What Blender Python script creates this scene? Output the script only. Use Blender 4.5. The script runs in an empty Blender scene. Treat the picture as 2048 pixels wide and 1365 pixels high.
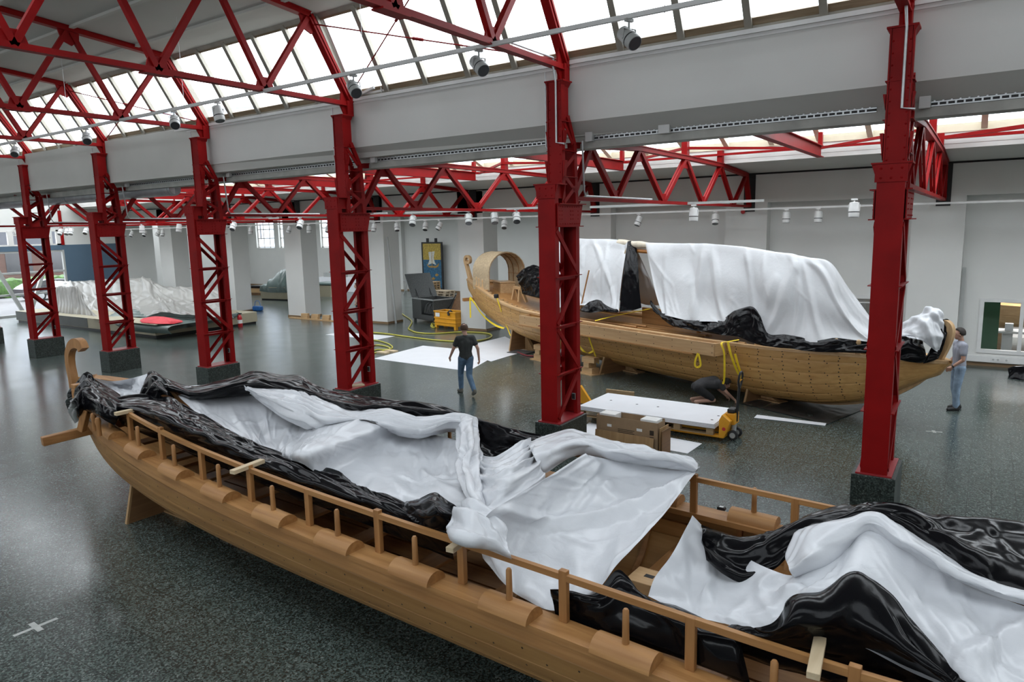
import bpy, bmesh, math, random
import numpy as np
from mathutils import Vector, Matrix, noise
C = bpy.context.scene.collection
SC = bpy.context.scene
random.seed(7)
PI = math.pi
# ---------------------------------------------------------------- camera
CAM_H = 4.125
F_PX = 1429.44
AX_R = Vector((0.8328, 0.5531, -0.0226)); AX_F = Vector((-0.5465, 0.8226, -0.1569))
AX_R = (AX_R - AX_F*AX_R.dot(AX_F)/AX_F.dot(AX_F)).normalized(); AX_F.normalize()
AX_U = AX_R.cross(AX_F)
_cd = bpy.data.cameras.new('camera'); CAM = bpy.data.objects.new('camera', _cd); C.objects.link(CAM)
_cd.sensor_width = 36; _cd.lens = F_PX*36/2048; _cd.clip_start = .1; _cd.clip_end = 400
CAM.matrix_world = Matrix(((AX_R.x, AX_U.x, -AX_F.x, 0), (AX_R.y, AX_U.y, -AX_F.y, 0), (AX_R.z, AX_U.z, -AX_F.z, CAM_H), (0, 0, 0, 1)))
SC.camera = CAM
# ---------------------------------------------------------------- daylight and exposure
SC.view_settings.view_transform = 'Standard'; SC.view_settings.look = 'None'
SC.view_settings.gamma = 1; SC.view_settings.exposure = 0.27; SC.view_settings.use_curve_mapping = False
SKY = 5.0
W = bpy.data.worlds.new('overcast_sky'); SC.world = W; W.use_nodes = True
_bg = W.node_tree.nodes['Background']; _bg.inputs[0].default_value = (0.90, 0.955, 1.0, 1); _bg.inputs[1].default_value = SKY
def portal(name, loc, rot, sx, sy):
    l = bpy.data.lights.new(name, 'AREA'); l.shape = 'RECTANGLE'; l.size = sx; l.size_y = sy
    l.cycles.is_portal = True
    o = bpy.data.objects.new(name, l); C.objects.link(o); o.location = loc; o.rotation_euler = rot
    return o
ROW_S = 0.02647
def yrow(x): return 10.52 + ROW_S*(-1.1 - x)
portal('skylight_portal', (-15.5, yrow(-15.5)+.36, 7.75), (math.radians(60)-PI/2-PI/2+PI/2, 0, 0), 56, 1.9)
portal('skylight_portal_near', (-15.5, -11.0, 7.75), (PI/2, 0, 0), 56, 1.9)
portal('added_ridge_portal', (-15.5, 2.4, 9.28), (0, 0, 0), 56, 4.4)  # guides sky light through the added roof opening
# ---------------------------------------------------------------- photo rays to points in the hall
def ray(px, py): return AX_F + AX_R*((px-1024)/F_PX) - AX_U*((py-682.5)/F_PX)
CO = Vector((0, 0, CAM_H))
def uz(px, py, z=0.0):
    d = ray(px, py); return CO + d*((z-CAM_H)/d.z)
def uy(px, py, y):
    d = ray(px, py); return CO + d*(y/d.y)
def ux(px, py, x):
    d = ray(px, py); return CO + d*(x/d.x)
def upl(px, py, p0, n):
    d = ray(px, py); return CO + d*((p0-CO).dot(n)/d.dot(n))
# ---------------------------------------------------------------- materials
def new_mat(name):
    m = bpy.data.materials.new(name); m.use_nodes = True
    nt = m.node_tree; return m, nt, nt.nodes['Principled BSDF']
def lk(nt, a, b): nt.links.new(a, b)
def ramp(nt, fac, stops):
    r = nt.nodes.new('ShaderNodeValToRGB'); lk(nt, fac, r.inputs[0])
    e = r.color_ramp.elements
    while len(e) < len(stops): e.new(.5)
    for k, (p, c) in enumerate(stops): e[k].position = p; e[k].color = (*c, 1)
    return r
def tex(nt, kind, scale, src=None, detail=None, stretch=None):
    n = nt.nodes.new(kind); n.inputs['Scale'].default_value = scale
    if detail is not None and 'Detail' in n.inputs: n.inputs['Detail'].default_value = detail
    co = nt.nodes.new('ShaderNodeTexCoord').outputs[src or 'Object']
    if stretch:
        mp = nt.nodes.new('ShaderNodeMapping'); mp.inputs['Scale'].default_value = stretch; lk(nt, co, mp.inputs[0]); co = mp.outputs[0]
    lk(nt, co, n.inputs['Vector']); return n
def bump(nt, b, h, strength, dist):
    n = nt.nodes.new('ShaderNodeBump'); n.inputs['Strength'].default_value = strength; n.inputs['Distance'].default_value = dist
    lk(nt, h, n.inputs['Height']); lk(nt, n.outputs[0], b.inputs['Normal'])
def paint(name, col, rough=.5, var=.12, scale=3.0, metal=0.0, bmp=0.0, bscale=60, spec=.5, detail=4):
    m, nt, b = new_mat(name)
    n = tex(nt, 'ShaderNodeTexNoise', scale, detail=detail)
    r = ramp(nt, n.outputs['Fac'], [(.3, [c*(1-var) for c in col]), (.7, [min(1, c*(1+var)) for c in col])])
    lk(nt, r.outputs[0], b.inputs['Base Color'])
    b.inputs['Roughness'].default_value = rough; b.inputs['Metallic'].default_value = metal; b.inputs['Specular IOR Level'].default_value = spec
    if bmp:
        n2 = tex(nt, 'ShaderNodeTexNoise', bscale, detail=3); bump(nt, b, n2.outputs['Fac'], bmp, .01)
    return m
def wood(name, c1, c2, axis='X', rough=.5, scale=1.0, knots=True):
    m, nt, b = new_mat(name)
    st = {'X': (1.2, 22, 22), 'Y': (22, 1.2, 22), 'Z': (22, 22, 1.2)}[axis]
    st = tuple(s*scale for s in st)
    n = tex(nt, 'ShaderNodeTexNoise', 1.0, detail=5, stretch=st); n.inputs['Distortion'].default_value = .6
    r = ramp(nt, n.outputs['Fac'], [(.28, c1), (.5, [(a+b_)/2 for a, b_ in zip(c1, c2)]), (.72, c2)])
    st2 = tuple(s*.18 for s in st)
    n2 = tex(nt, 'ShaderNodeTexNoise', 1.0, detail=2, stretch=st2)
    mx = nt.nodes.new('ShaderNodeMixRGB'); mx.blend_type = 'MULTIPLY'; mx.inputs[0].default_value = .35
    r2 = ramp(nt, n2.outputs['Fac'], [(.35, (.62, .55, .5)), (.6, (1, 1, 1))])
    lk(nt, r.outputs[0], mx.inputs[1]); lk(nt, r2.outputs[0], mx.inputs[2]); lk(nt, mx.outputs[0], b.inputs['Base Color'])
    b.inputs['Roughness'].default_value = rough
    bump(nt, b, n.outputs['Fac'], .15, .004)
    return m
def glassy(name, tint=(.95, .97, .98), gloss=.08):
    m, nt, b = new_mat(name); nt.nodes.remove(b)
    t = nt.nodes.new('ShaderNodeBsdfTransparent'); t.inputs[0].default_value = (*tint, 1)
    g = nt.nodes.new('ShaderNodeBsdfGlossy'); g.inputs['Roughness'].default_value = .05
    mx = nt.nodes.new('ShaderNodeMixShader'); mx.inputs[0].default_value = gloss
    lk(nt, t.outputs[0], mx.inputs[1]); lk(nt, g.outputs[0], mx.inputs[2]); lk(nt, mx.outputs[0], nt.nodes['Material Output'].inputs[0])
    return m
M = {}
M['wall'] = paint('white_wall_paint', (.62, .62, .60), .75, .03, .8, bmp=.05, bscale=120)
M['ceil'] = paint('ceiling_panel', (.50, .50, .47), .8, .05, .5)
M['soffit'] = paint('soffit_paint', (.52, .52, .49), .8, .06, .6)
M['concrete'] = paint('concrete_beam', (.40, .40, .37), .85, .18, 2.5, bmp=.3, bscale=40)
M['fascia'] = paint('white_boarded_fascia', (.66, .65, .63), .6, .08, 1.2)
M['blue'] = paint('blue_grey_wall_paint', (.075, .125, .18), .75, .04, .8)
M['skirt'] = wood('oak_skirting', (.16, .10, .05), (.26, .17, .09), 'X')
M['red'] = paint('dark_red_steel_paint', (.24, .004, .0045), .5, .14, 2.2, bmp=.05, bscale=30, spec=.14)
M['redplate'] = paint('red_base_plate_paint', (.32, .02, .025), .45, .1, 3)
M['alu'] = paint('anodised_bronze_mullion', (.33, .31, .265), .45, .1, 4, metal=.25)
M['cream'] = paint('cream_skylight_frame', (.60, .55, .42), .5, .06, 3)
M['woodsill'] = wood('weathered_timber_sill', (.20, .14, .08), (.34, .26, .17), 'X')
M['glass'] = glassy('skylight_glass', (.97, .975, .985), .05)
M['glassr'] = glassy('added_ridge_tint', (.52, .53, .54), .05)  # grey tint only dims daylight through the added roof opening
M['glassw'] = glassy('wired_lantern_glass', (.84, .85, .86), .05)
M['steel'] = paint('galvanised_steel', (.52, .54, .55), .38, .1, 5, metal=.6)
M['duct'] = paint('galvanised_duct_sheet', (.30, .32, .33), .4, .15, 3, metal=.5)
M['whitemetal'] = paint('white_powder_coat', (.62, .62, .61), .4, .05, 4)
M['greymetal'] = paint('grey_powder_coat', (.36, .37, .36), .4, .05, 4)
M['black'] = paint('matt_black', (.012, .012, .013), .6, .2, 5)
M['lens'] = paint('dark_lamp_lens', (.05, .05, .055), .2, .1, 5)
# floor: polished dark green terrazzo slabs
def terrazzo(name, base, chip1, chip2, rough, seams=True, scale=34):
    m, nt, b = new_mat(name)
    v = tex(nt, 'ShaderNodeTexVoronoi', scale); v.inputs['Randomness'].default_value = 1
    sep = nt.nodes.new('ShaderNodeSeparateColor'); lk(nt, v.outputs['Color'], sep.inputs[0])
    r = ramp(nt, sep.outputs[0], [(0, [c*.45 for c in base]), (.30, base), (.62, chip1), (.90, chip1), (.96, chip2)])
    r.color_ramp.interpolation = 'CONSTANT'
    v2 = tex(nt, 'ShaderNodeTexVoronoi', scale*2.3); sep2 = nt.nodes.new('ShaderNodeSeparateColor'); lk(nt, v2.outputs['Color'], sep2.inputs[0])
    r2 = ramp(nt, sep2.outputs[1], [(0, (.55, .58, .56)), (.5, (1, 1, 1)), (.93, (1.0, 1.0, 1.0))])
    mx = nt.nodes.new('ShaderNodeMixRGB'); mx.blend_type = 'MULTIPLY'; mx.inputs[0].default_value = .8
    lk(nt, r.outputs[0], mx.inputs[1]); lk(nt, r2.outputs[0], mx.inputs[2])
    out = mx.outputs[0]
    if seams:
        br = tex(nt, 'ShaderNodeTexBrick', 1.0); br.offset = .0
        br.inputs['Brick Width'].default_value = .30; br.inputs['Row Height'].default_value = .60
        br.inputs['Mortar Size'].default_value = .006; br.inputs['Mortar Smooth'].default_value = .6
        br.inputs['Color1'].default_value = (1, 1, 1, 1); br.inputs['Color2'].default_value = (.86, .88, .87, 1); br.inputs['Mortar'].default_value = (.34, .36, .35, 1)
        m2 = nt.nodes.new('ShaderNodeMixRGB'); m2.blend_type = 'MULTIPLY'; m2.inputs[0].default_value = 1
        lk(nt, out, m2.inputs[1]); lk(nt, br.outputs['Color'], m2.inputs[2]); out = m2.outputs[0]
    lk(nt, out, b.inputs['Base Color'])
    n = tex(nt, 'ShaderNodeTexNoise', 1.3, detail=4)
    mr = nt.nodes.new('ShaderNodeMapRange'); mr.inputs['To Min'].default_value = rough*.8; mr.inputs['To Max'].default_value = rough*1.25
    lk(nt, n.outputs['Fac'], mr.inputs[0]); lk(nt, mr.outputs[0], b.inputs['Roughness'])
    return m
M['floor'] = terrazzo('dark_green_terrazzo', (.058, .077, .070), (.116, .142, .131), (.20, .22, .21), .21, True, 60)
M['floor'].node_tree.nodes['Principled BSDF'].inputs['Specular IOR Level'].default_value = .8
M['plinth'] = terrazzo('polished_green_terrazzo_plinth', (.028, .037, .034), (.06, .078, .07), (.12, .145, .13), .3, False, 60)
# ---------------------------------------------------------------- mesh builder
class MB:
    def __init__(s): s.v = []; s.f = []; s.m = []
    def add(s, vs, fs, mi=0):
        o = len(s.v); s.v += [tuple(p) for p in vs]; s.f += [tuple(o+i for i in f) for f in fs]; s.m += [mi]*len(fs); return s
    def box(s, x0, x1, y0, y1, z0, z1, mi=0):
        return s.add([(x0,y0,z0),(x1,y0,z0),(x1,y1,z0),(x0,y1,z0),(x0,y0,z1),(x1,y0,z1),(x1,y1,z1),(x0,y1,z1)],
                     [(0,3,2,1),(4,5,6,7),(0,1,5,4),(1,2,6,5),(2,3,7,6),(3,0,4,7)], mi)
    def frame(s, p0, p1, up=(0,0,1)):
        p0 = Vector(p0); p1 = Vector(p1); d = (p1-p0).normalized(); up = Vector(up)
        if abs(d.dot(up)) > .98: up = Vector((1,0,0)) if abs(d.x) < .9 else Vector((0,1,0))
        a = d.cross(up).normalized(); b = a.cross(d).normalized(); return p0, p1, a, b
    def bar(s, p0, p1, w, h, up=(0,0,1), mi=0):           # rectangular section: w sideways, h along up
        p0, p1, a, b = s.frame(p0, p1, up); vs = []
        for p in (p0, p1):
            for i, j in ((-1,-1),(1,-1),(1,1),(-1,1)): vs.append(p + a*(i*w/2) + b*(j*h/2))
        return s.add(vs, [(0,1,2,3),(7,6,5,4),(0,4,5,1),(1,5,6,2),(2,6,7,3),(3,7,4,0)], mi)
    def ibeam(s, p0, p1, w, h, t=.015, up=(0,0,1), mi=0):  # flanges w wide, h high
        q0, q1, a, b = s.frame(p0, p1, up)
        for k in (-1, 1): s.bar(q0+b*(k*(h/2-t/2)), q1+b*(k*(h/2-t/2)), w, t, up, mi)
        return s.bar(q0, q1, t, h-t, up, mi)
    def angle(s, p0, p1, w, t=.012, up=(0,0,1), mi=0, sgn=1):
        q0, q1, a, b = s.frame(p0, p1, up)
        s.bar(q0, q1, w, t, up, mi)
        return s.bar(q0+a*(sgn*w/2)-b*(w/2), q1+a*(sgn*w/2)-b*(w/2), t, w, up, mi)
    def tube(s, pts, r, n=8, mi=0, cap=True, closed=False):
        pts = [Vector(p) for p in pts]; N = len(pts); rs = r if hasattr(r, '__len__') else [r]*N
        vs = []; prev = None
        for i in range(N):
            if closed: d = pts[(i+1) % N]-pts[i-1]
            else: d = pts[min(i+1, N-1)]-pts[max(i-1, 0)]
            if d.length < 1e-9: d = Vector((0,0,1))
            d.normalize()
            if prev is None:
                a = d.orthogonal().normalized()
            else:
                a = prev - d*prev.dot(d)
                a = a.normalized() if a.length > 1e-6 else d.orthogonal().normalized()
            prev = a; b = d.cross(a)
            for k in range(n):
                t = 2*PI*k/n; vs.append(pts[i] + (a*math.cos(t)+b*math.sin(t))*rs[i])
        fs = []
        for i in range(N if closed else N-1):
            j = (i+1) % N
            for k in range(n): fs.append((i*n+k, i*n+(k+1) % n, j*n+(k+1) % n, j*n+k))
        if cap and not closed: fs += [tuple(range(n-1, -1, -1)), tuple((N-1)*n+k for k in range(n))]
        return s.add(vs, fs, mi)
    def lathe(s, prof, c=(0,0,0), n=16, axis=(0,0,1), mi=0):   # prof = [(r, h)] along the axis
        ax = Vector(axis).normalized(); a = ax.orthogonal().normalized(); b = ax.cross(a); c = Vector(c); vs = []
        for r, h in prof:
            for k in range(n):
                t = 2*PI*k/n; vs.append(c + ax*h + (a*math.cos(t)+b*math.sin(t))*r)
        fs = []
        for i in range(len(prof)-1):
            for k in range(n): fs.append((i*n+k, i*n+(k+1) % n, (i+1)*n+(k+1) % n, (i+1)*n+k))
        fs += [tuple(range(n-1, -1, -1)), tuple((len(prof)-1)*n+k for k in range(n))]
        return s.add(vs, fs, mi)
    def prism(s, poly, d, mi=0):                          # planar polygon of 3D points pushed along vector d
        n = len(poly); d = Vector(d); p = [Vector(q) for q in poly]
        vs = p + [q+d for q in p]
        fs = [tuple(range(n-1, -1, -1)), tuple(range(n, 2*n))] + [(i, (i+1) % n, n+(i+1) % n, n+i) for i in range(n)]
        return s.add(vs, fs, mi)
    def grid(s, P, mi=0, closed_u=False):                 # P[i][j]
        n, m_ = len(P), len(P[0]); vs = [q for r in P for q in r]; fs = []
        for i in range(n if closed_u else n-1):
            for j in range(m_-1): fs.append((i*m_+j, i*m_+j+1, ((i+1) % n)*m_+j+1, ((i+1) % n)*m_+j))
        return s.add(vs, fs, mi)
    def ball(s, c, r, n=10, mi=0, sc=(1,1,1)):
        prof = []; vs = []; fs = []; c = Vector(c); k = n//2+1
        for i in range(k+1):
            a = PI*i/k
            for j in range(n):
                b = 2*PI*j/n; vs.append(c+Vector((math.sin(a)*math.cos(b)*r*sc[0], math.sin(a)*math.sin(b)*r*sc[1], -math.cos(a)*r*sc[2])))
        for i in range(k):
            for j in range(n): fs.append((i*n+j, i*n+(j+1) % n, (i+1)*n+(j+1) % n, (i+1)*n+j))
        return s.add(vs, fs, mi)
    def build(s, name, mats, parent=None, smooth=None, loc=None, rot=None, bevel=0):
        me = bpy.data.meshes.new(name); me.from_pydata(s.v, [], s.f)
        for m in (mats if isinstance(mats, (list, tuple)) else [mats]): me.materials.append(M[m] if isinstance(m, str) else m)
        me.polygons.foreach_set('material_index', s.m)
        bm = bmesh.new(); bm.from_mesh(me); bmesh.ops.recalc_face_normals(bm, faces=bm.faces); bm.to_mesh(me); bm.free()
        if smooth:
            me.polygons.foreach_set('use_smooth', [True]*len(me.polygons)); me.set_sharp_from_angle(angle=math.radians(smooth))
        me.update()
        o = bpy.data.objects.new(name, me); C.objects.link(o)
        if parent: o.parent = parent
        if loc: o.location = loc
        if rot: o.rotation_euler = rot
        if bevel:
            b = o.modifiers.new('edge_bevel', 'BEVEL'); b.width = bevel; b.segments = 2; b.limit_method = 'ANGLE'
        return o
def tag(o, label=None, cat=None, group=None, kind=None):
    if label: o['label'] = label
    if cat: o['category'] = cat
    if group: o['group'] = group
    if kind: o['kind'] = kind
    return o
def thing(name, label, cat, loc=(0,0,0), rz=0, group=None):
    o = bpy.data.objects.new(name, None); C.objects.link(o); o.empty_display_size = .2
    o.location = loc; o.rotation_euler = (0,0,rz); return tag(o, label, cat, group)
def struct(name, mb, mats, parent=None, **k):
    o = mb.build(name, mats, parent, **k)
    if parent is None: o['kind'] = 'structure'
    return o
def dup(root, loc=None, rz=None, label=None, group=None):
    def rec(o, par):
        c = o.copy(); C.objects.link(c)
        if par: c.parent = par
        for ch in kids.get(o, []): rec(ch, c)
        return c
    kids = {}
    for o in list(root.children_recursive): kids.setdefault(o.parent, []).append(o)
    r = rec(root, None)
    if loc is not None: r.location = loc
    if rz is not None: r.rotation_euler = (0,0,rz)
    if label: r['label'] = label
    if group: r['group'] = group
    return r
def single(mb, name, mats, label, cat, group=None, origin=None, **k):   # a thing that is one mesh; origin moved to its base
    if origin is None:
        a = np.array(mb.v); origin = (float(a[:,0].mean()), float(a[:,1].mean()), float(a[:,2].min()))
    mb.v = [(p[0]-origin[0], p[1]-origin[1], p[2]-origin[2]) for p in mb.v]
    o = mb.build(name, mats, None, loc=origin, **k); return tag(o, label, cat, group)
# ================================================================ the hall
XL, XR = -43.0, 11.0
COLX = [-1.1, -6.35, -11.76, -17.15, -22.38, -27.53, -32.8]
def rowsweep(mb, prof, x0, x1, mi=0):       # (distance behind the column fronts, z) profile swept along the row
    n = len(prof); vs = []
    for x in (x0, x1): vs += [(x, yrow(x)+y, z) for y, z in prof]
    mb.add(vs, [tuple(range(n)), tuple(range(2*n-1, n-1, -1))] + [(i, n+i, n+(i+1) % n, (i+1) % n) for i in range(n)], mi)
    return mb
struct('floor', MB().box(-43.26, 14, -14, 23.2, -.12, 0).box(-50.3, 14, 23.2, 37.6, -.12, 0), 'floor')
# --- main hall ceiling, band wall, soffit, beam
G0 = (.86, 6.98); G1 = (-.04, 8.50)          # glass foot and head, behind column front
mb = MB(); rowsweep(mb, [(-.02, 8.50), (-.02, 8.62), (-6.3, 9.14), (-6.3, 9.02)], XL, XR)
struct('ceiling', mb, 'ceil')
mb = MB(); rowsweep(mb, [(-10.9, 9.42), (-10.9, 9.55), (-21.2, 8.65), (-21.2, 8.53)], XL, XR)
struct('ceiling', mb, 'ceil')
mb = MB()
for k in range(4):                            # shallow ribs of the ceiling panels
    y = -.9-1.45*k; z = 8.50+(-y-.02)*.0838
    rowsweep(mb, [(y, z-.05), (y, z+.02), (y-.10, z+.02), (y-.10, z-.05)], XL, XR)
struct('trim_1', mb, 'ceil')
mb = MB(); rowsweep(mb, [(.80, 5.93), (.80, 6.95), (1.02, 6.95), (1.02, 5.93)], XL, XR)
struct('wall_clerestory', mb, 'wall')
mb = MB(); rowsweep(mb, [(.77, 6.90), (.77, 6.965), (.80, 6.965), (.80, 6.90)], XL, XR); rowsweep(mb, [(.785, 6.84), (.785, 6.87), (.80, 6.87), (.80, 6.84)], XL, XR)
struct('trim_2', mb, 'whitemetal')
mb = MB(); rowsweep(mb, [(.801, 5.93), (1.02, 5.95), (1.25, 5.72), (1.16, 5.70)], XL, XR)
struct('trim_3', mb, 'soffit')
mb = MB(); rowsweep(mb, [(1.16, 5.50), (1.16, 5.72), (1.5, 5.72), (1.5, 5.50)], XL, XR)
struct('trim_4', mb, 'concrete')
# --- sloped clerestory glazing, bay by bay
def gpt(x, t, off=0.0):                       # t=0 foot .. 1 head ; off = along the inward normal
    y = G0[0]+(G1[0]-G0[0])*t; z = G0[1]+(G1[1]-G0[1])*t
    L = math.hypot(G1[0]-G0[0], G1[1]-G0[1]); ny, nz = -(G1[1]-G0[1])/L, (G1[0]-G0[0])/L
    return Vector((x, yrow(x)+y+ny*off, z+nz*off))
edges = [XL] + [ -38.0] + COLX[::-1] + [4.2, XR]
wn = 1
for a, b in zip(edges[:-1], edges[1:]):
    root = tag(bpy.data.objects.new('window_%d' % wn, None), kind='structure'); C.objects.link(root); wn += 1
    fr = MB(); n = 5
    for k in range(n):
        x = a+(b-a)*k/n; w = .09 if 0 < k < n else .14
        fr.bar(gpt(x, 0, .02), gpt(x, 1, .02), w, .11, (0, -1, .6))
    for t, h in ((.0, .10), (1.0, .12)):
        fr.bar(gpt(a, t, .0), gpt(b, t, .0), .08, h, (0, -.5, .87))
    fr.build('mullion_frame', 'alu', root)
    sl = MB(); sl.bar(gpt(a+.05, .055, -.02), gpt(b-.05, .055, -.02), .05, .12, (0, -.5, .87)); sl.bar(gpt(a+.05, .965, -.02), gpt(b-.05, .965, -.02), .05, .10, (0, -.5, .87))
    sl.build('timber_sill', 'woodsill', root)
    for k in range(n):
        x0 = a+(b-a)*k/n+.03; x1 = a+(b-a)*(k+1)/n-.03
        if a == COLX[2] and k == 0: continue      # the open sash beside the middle column
        MB().add([gpt(x0, .02, -.03), gpt(x1, .02, -.03), gpt(x1, .98, -.03), gpt(x0, .98, -.03)], [(0, 1, 2, 3)]).build('pane', 'glass', root)
# the open sash with its frame and stay
a = COLX[2]; b = COLX[1]; x0 = a+.10; x1 = a+(b-a)/5-.06
sash = tag(bpy.data.objects.new('window_sash', None), 'white roof-light sash standing open beside the middle column', 'window'); C.objects.link(sash)
def spt(x, t):
    p0 = gpt(x, 1, -.05); d = Vector((0, .86, -1.55)).normalized(); return p0+d*(1.72*t)
fr = MB()
for x in (x0, x1): fr.bar(spt(x, 0), spt(x, 1), .05, .06)
for t in (0, 1): fr.bar(spt(x0, t), spt(x1, t), .05, .06)
fr.build('sash_frame', 'whitemetal', sash)
MB().add([spt(x0, .02), spt(x1, .02), spt(x1, .98), spt(x0, .98)], [(0, 1, 2, 3)]).build('pane', 'glass', sash)
MB().bar(gpt(x0+.1, .02, .04), spt(x0+.1, .95), .03, .02).bar(gpt(x1-.1, .02, .04), spt(x1-.1, .95), .03, .02).bar(gpt(x0+.2, .04, .06), gpt(x1-.2, .10, .10), .05, .05).build('stay', 'whitemetal', sash)
# --- near side of the hall (behind the photographer): same wall and roof light
mb = MB().box(XL, XR, -11.6, -11.4, 0, 6.9)
struct('wall_near', mb, 'wall')
root = tag(bpy.data.objects.new('window_30', None), kind='structure'); C.objects.link(root)
fr = MB()
for k in range(51):
    x = XL+(XR-XL)*k/50; fr.bar((x, -11.5, 6.9), (x, -10.7, 8.55), .09, .1, (0, 1, .5))
fr.build('mullion_frame', 'alu', root)
MB().add([(XL, -11.5, 6.9), (XR, -11.5, 6.9), (XR, -10.7, 8.6), (XL, -10.7, 8.6)], [(0, 1, 2, 3)]).build('pane', 'glass', root)
# --- unseen roof opening, added to light the hall from above
root = tag(bpy.data.objects.new('window_29', None), kind='structure'); C.objects.link(root)
fr = MB()
for k in range(41):
    x = XL+(XR-XL)*k/40; fr.bar((x, yrow(x)-6.3, 9.06), (x, yrow(x)-10.9, 9.46), .10, .12)
fr.build('glazing_bar_frame', 'alu', root)
MB().add([(XL, yrow(XL)-6.2, 9.10), (XR, yrow(XR)-6.2, 9.10), (XR, yrow(XR)-10.95, 9.5), (XL, yrow(XL)-10.95, 9.5)], [(0, 1, 2, 3)]).build('pane', 'glassr', root)
# --- far side aisle
FY = 23.25
mb = MB()
mb.box(XL, 14, FY, FY+.5, 4.72, 5.58)          # header band over the bays
struct('wall_header', mb, 'wall')
struct('trim_leak_stop', MB().box(XL, 14, FY+.02, FY+.5, 5.581, 6.6).box(XL, 14, 23.201, FY+.02, 5.70, 6.6), 'black')  # black strip added to close the gap where sky leaked in
pil = [(-1.84, -.56), (-7.11, -5.80), (-12.40, -11.15)]
mb = MB()
for k, (a, b) in enumerate(pil):
    struct('wall_pilaster', MB().box(a, b, FY, FY+.7, 0, 4.72), 'wall')
struct('wall_pilaster', MB().box(4.2, 5.5, FY, FY+.7, 0, 4.72), 'wall')
pillx = [-1.205+.624-i*5.372 for i in range(3, 8)] + [XL]
for k, x in enumerate(pillx):
    struct('wall_pillar', MB().box(x-1.25, x, FY, FY+(1.75 if x == XL else .97), 0, 5.6), 'wall')
    bb = MB()
    bb.box(x-1.30, x+.05, FY-.02, FY, 0, .09).box(x, x+.02, FY, FY+1.0, 0, .09)
    struct('baseboard_pillar', bb, 'skirt')
BY = FY+.42                                     # recessed bay walls
bw = MB().box(-11.3, -7.0, BY, BY+.25, 0, 4.75)
# bay with the small workshop window, then bay with the big one
bw.box(-5.85, -3.28, BY, BY+.25, 0, 4.75).box(-3.28, -1.80, BY, BY+.25, 0, .45).box(-3.28, -1.80, BY, BY+.25, 1.83, 4.75).box(-2.35, -1.80, BY, BY+.25, .45, 1.83)
bw.box(-.60, -.02, BY, BY+.25, 0, 4.75).box(-.02, 4.3, BY, BY+.25, 0, .42).box(-.02, 4.3, BY, BY+.25, 1.85, 4.75).box(2.0, 4.3, BY, BY+.25, .42, 1.85)
bw.box(5.4, 14, BY, BY+.25, 0, 4.75)
struct('wall_far', bw, 'wall')
# baseboards and trunking of the far wall
bb = MB()
for a, b, y in ((-11.2, -7.1, BY), (-7.13, -5.78, FY), (-5.8, -1.84, BY), (-1.86, -.54, FY), (-.56, 4.2, BY)): bb.box(a, b, y-.02, y, 0, .10)
struct('baseboard_far', bb, 'skirt')
tr = MB().box(-.54, 4.2, BY-.09, BY-.001, .12, .30).box(-5.78, -1.86, BY-.09, BY-.001, .12, .30)
struct('trim_5', tr, 'whitemetal', bevel=.01)
# black wall pockets that carry the truss ends
for x in COLX:
    MBx = MB().box(x-.18, x+.17, FY-.02, FY+.02, 4.45, 5.60)
    struct('trim_pocket', MBx, 'black')
# aisle roof: soffits, fascia, lantern
struct('ceiling_aisle', MB().prism([(XL, 12.0, 5.78), (XL, 14.7, 5.88), (XL, 14.7, 6.02), (XL, 12.0, 5.92)], (14-XL, 0, 0)), 'soffit')
struct('ceiling_aisle', MB().prism([(XL, 20.43, 5.75), (XL, 23.20, 5.63), (XL, 23.20, 5.75), (XL, 20.43, 5.87)], (14-XL, 0, 0)), 'ceil')
fa = MB()
fa.box(XL, 14, 20.30, 20.42, 5.745, 6.14); fa.box(XL, 14, 14.58, 14.70, 5.9, 6.14)
for z in (5.86, 5.98): fa.box(XL, 14, 20.293, 20.30, z, z+.006)
struct('wall_lantern', fa, 'fascia')
root = tag(bpy.data.objects.new('window_20', None), kind='structure'); C.objects.link(root)
RZ = 7.35
fr = MB()
nb = 48
for k in range(nb+1):
    x = XL+(14-XL)*k/nb
    fr.bar((x, 20.36, 6.2), (x, 17.5, RZ), .13, .16); fr.bar((x, 14.64, 6.2), (x, 17.5, RZ), .13, .16)
for y in (20.36, 14.64): fr.box(XL, 14, y-.09, y+.09, 6.12, 6.31)
fr.box(XL, 14, 17.4, 17.6, RZ-.05, RZ+.1)
fr.build('glazing_bar_frame', 'cream', root)
MB().add([(XL, 20.36, 6.24), (14, 20.36, 6.24), (14, 17.5, RZ+.04), (XL, 17.5, RZ+.04)], [(0, 1, 2, 3)]).build('pane', 'glassw', root)
MB().add([(XL, 14.64, 6.24), (14, 14.64, 6.24), (14, 17.5, RZ+.04), (XL, 17.5, RZ+.04)], [(0, 1, 2, 3)]).build('pane', 'glassw', root)
portal('lantern_portal', (-14.5, 18.95, 6.85), (math.radians(22), 0, 0), 57, 3.2)
portal('lantern_portal_near', (-14.5, 16.05, 6.85), (-math.radians(22), 0, 0), 57, 3.2)
struct('wall_roof_edge', MB().box(XL, 14, yrow(-10)+1.0, 12.02, 5.72, 6.95), 'soffit')
# right end of the hall and aisle (outside the picture)
struct('wall_right', MB().box(XR, XR+.2, -11.5, 12.2, 0, 9.5).box(13.8, 14, 12, 24, 0, 7.4).box(11, 14, 12, 12.2, 0, 7.4), 'wall')
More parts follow.
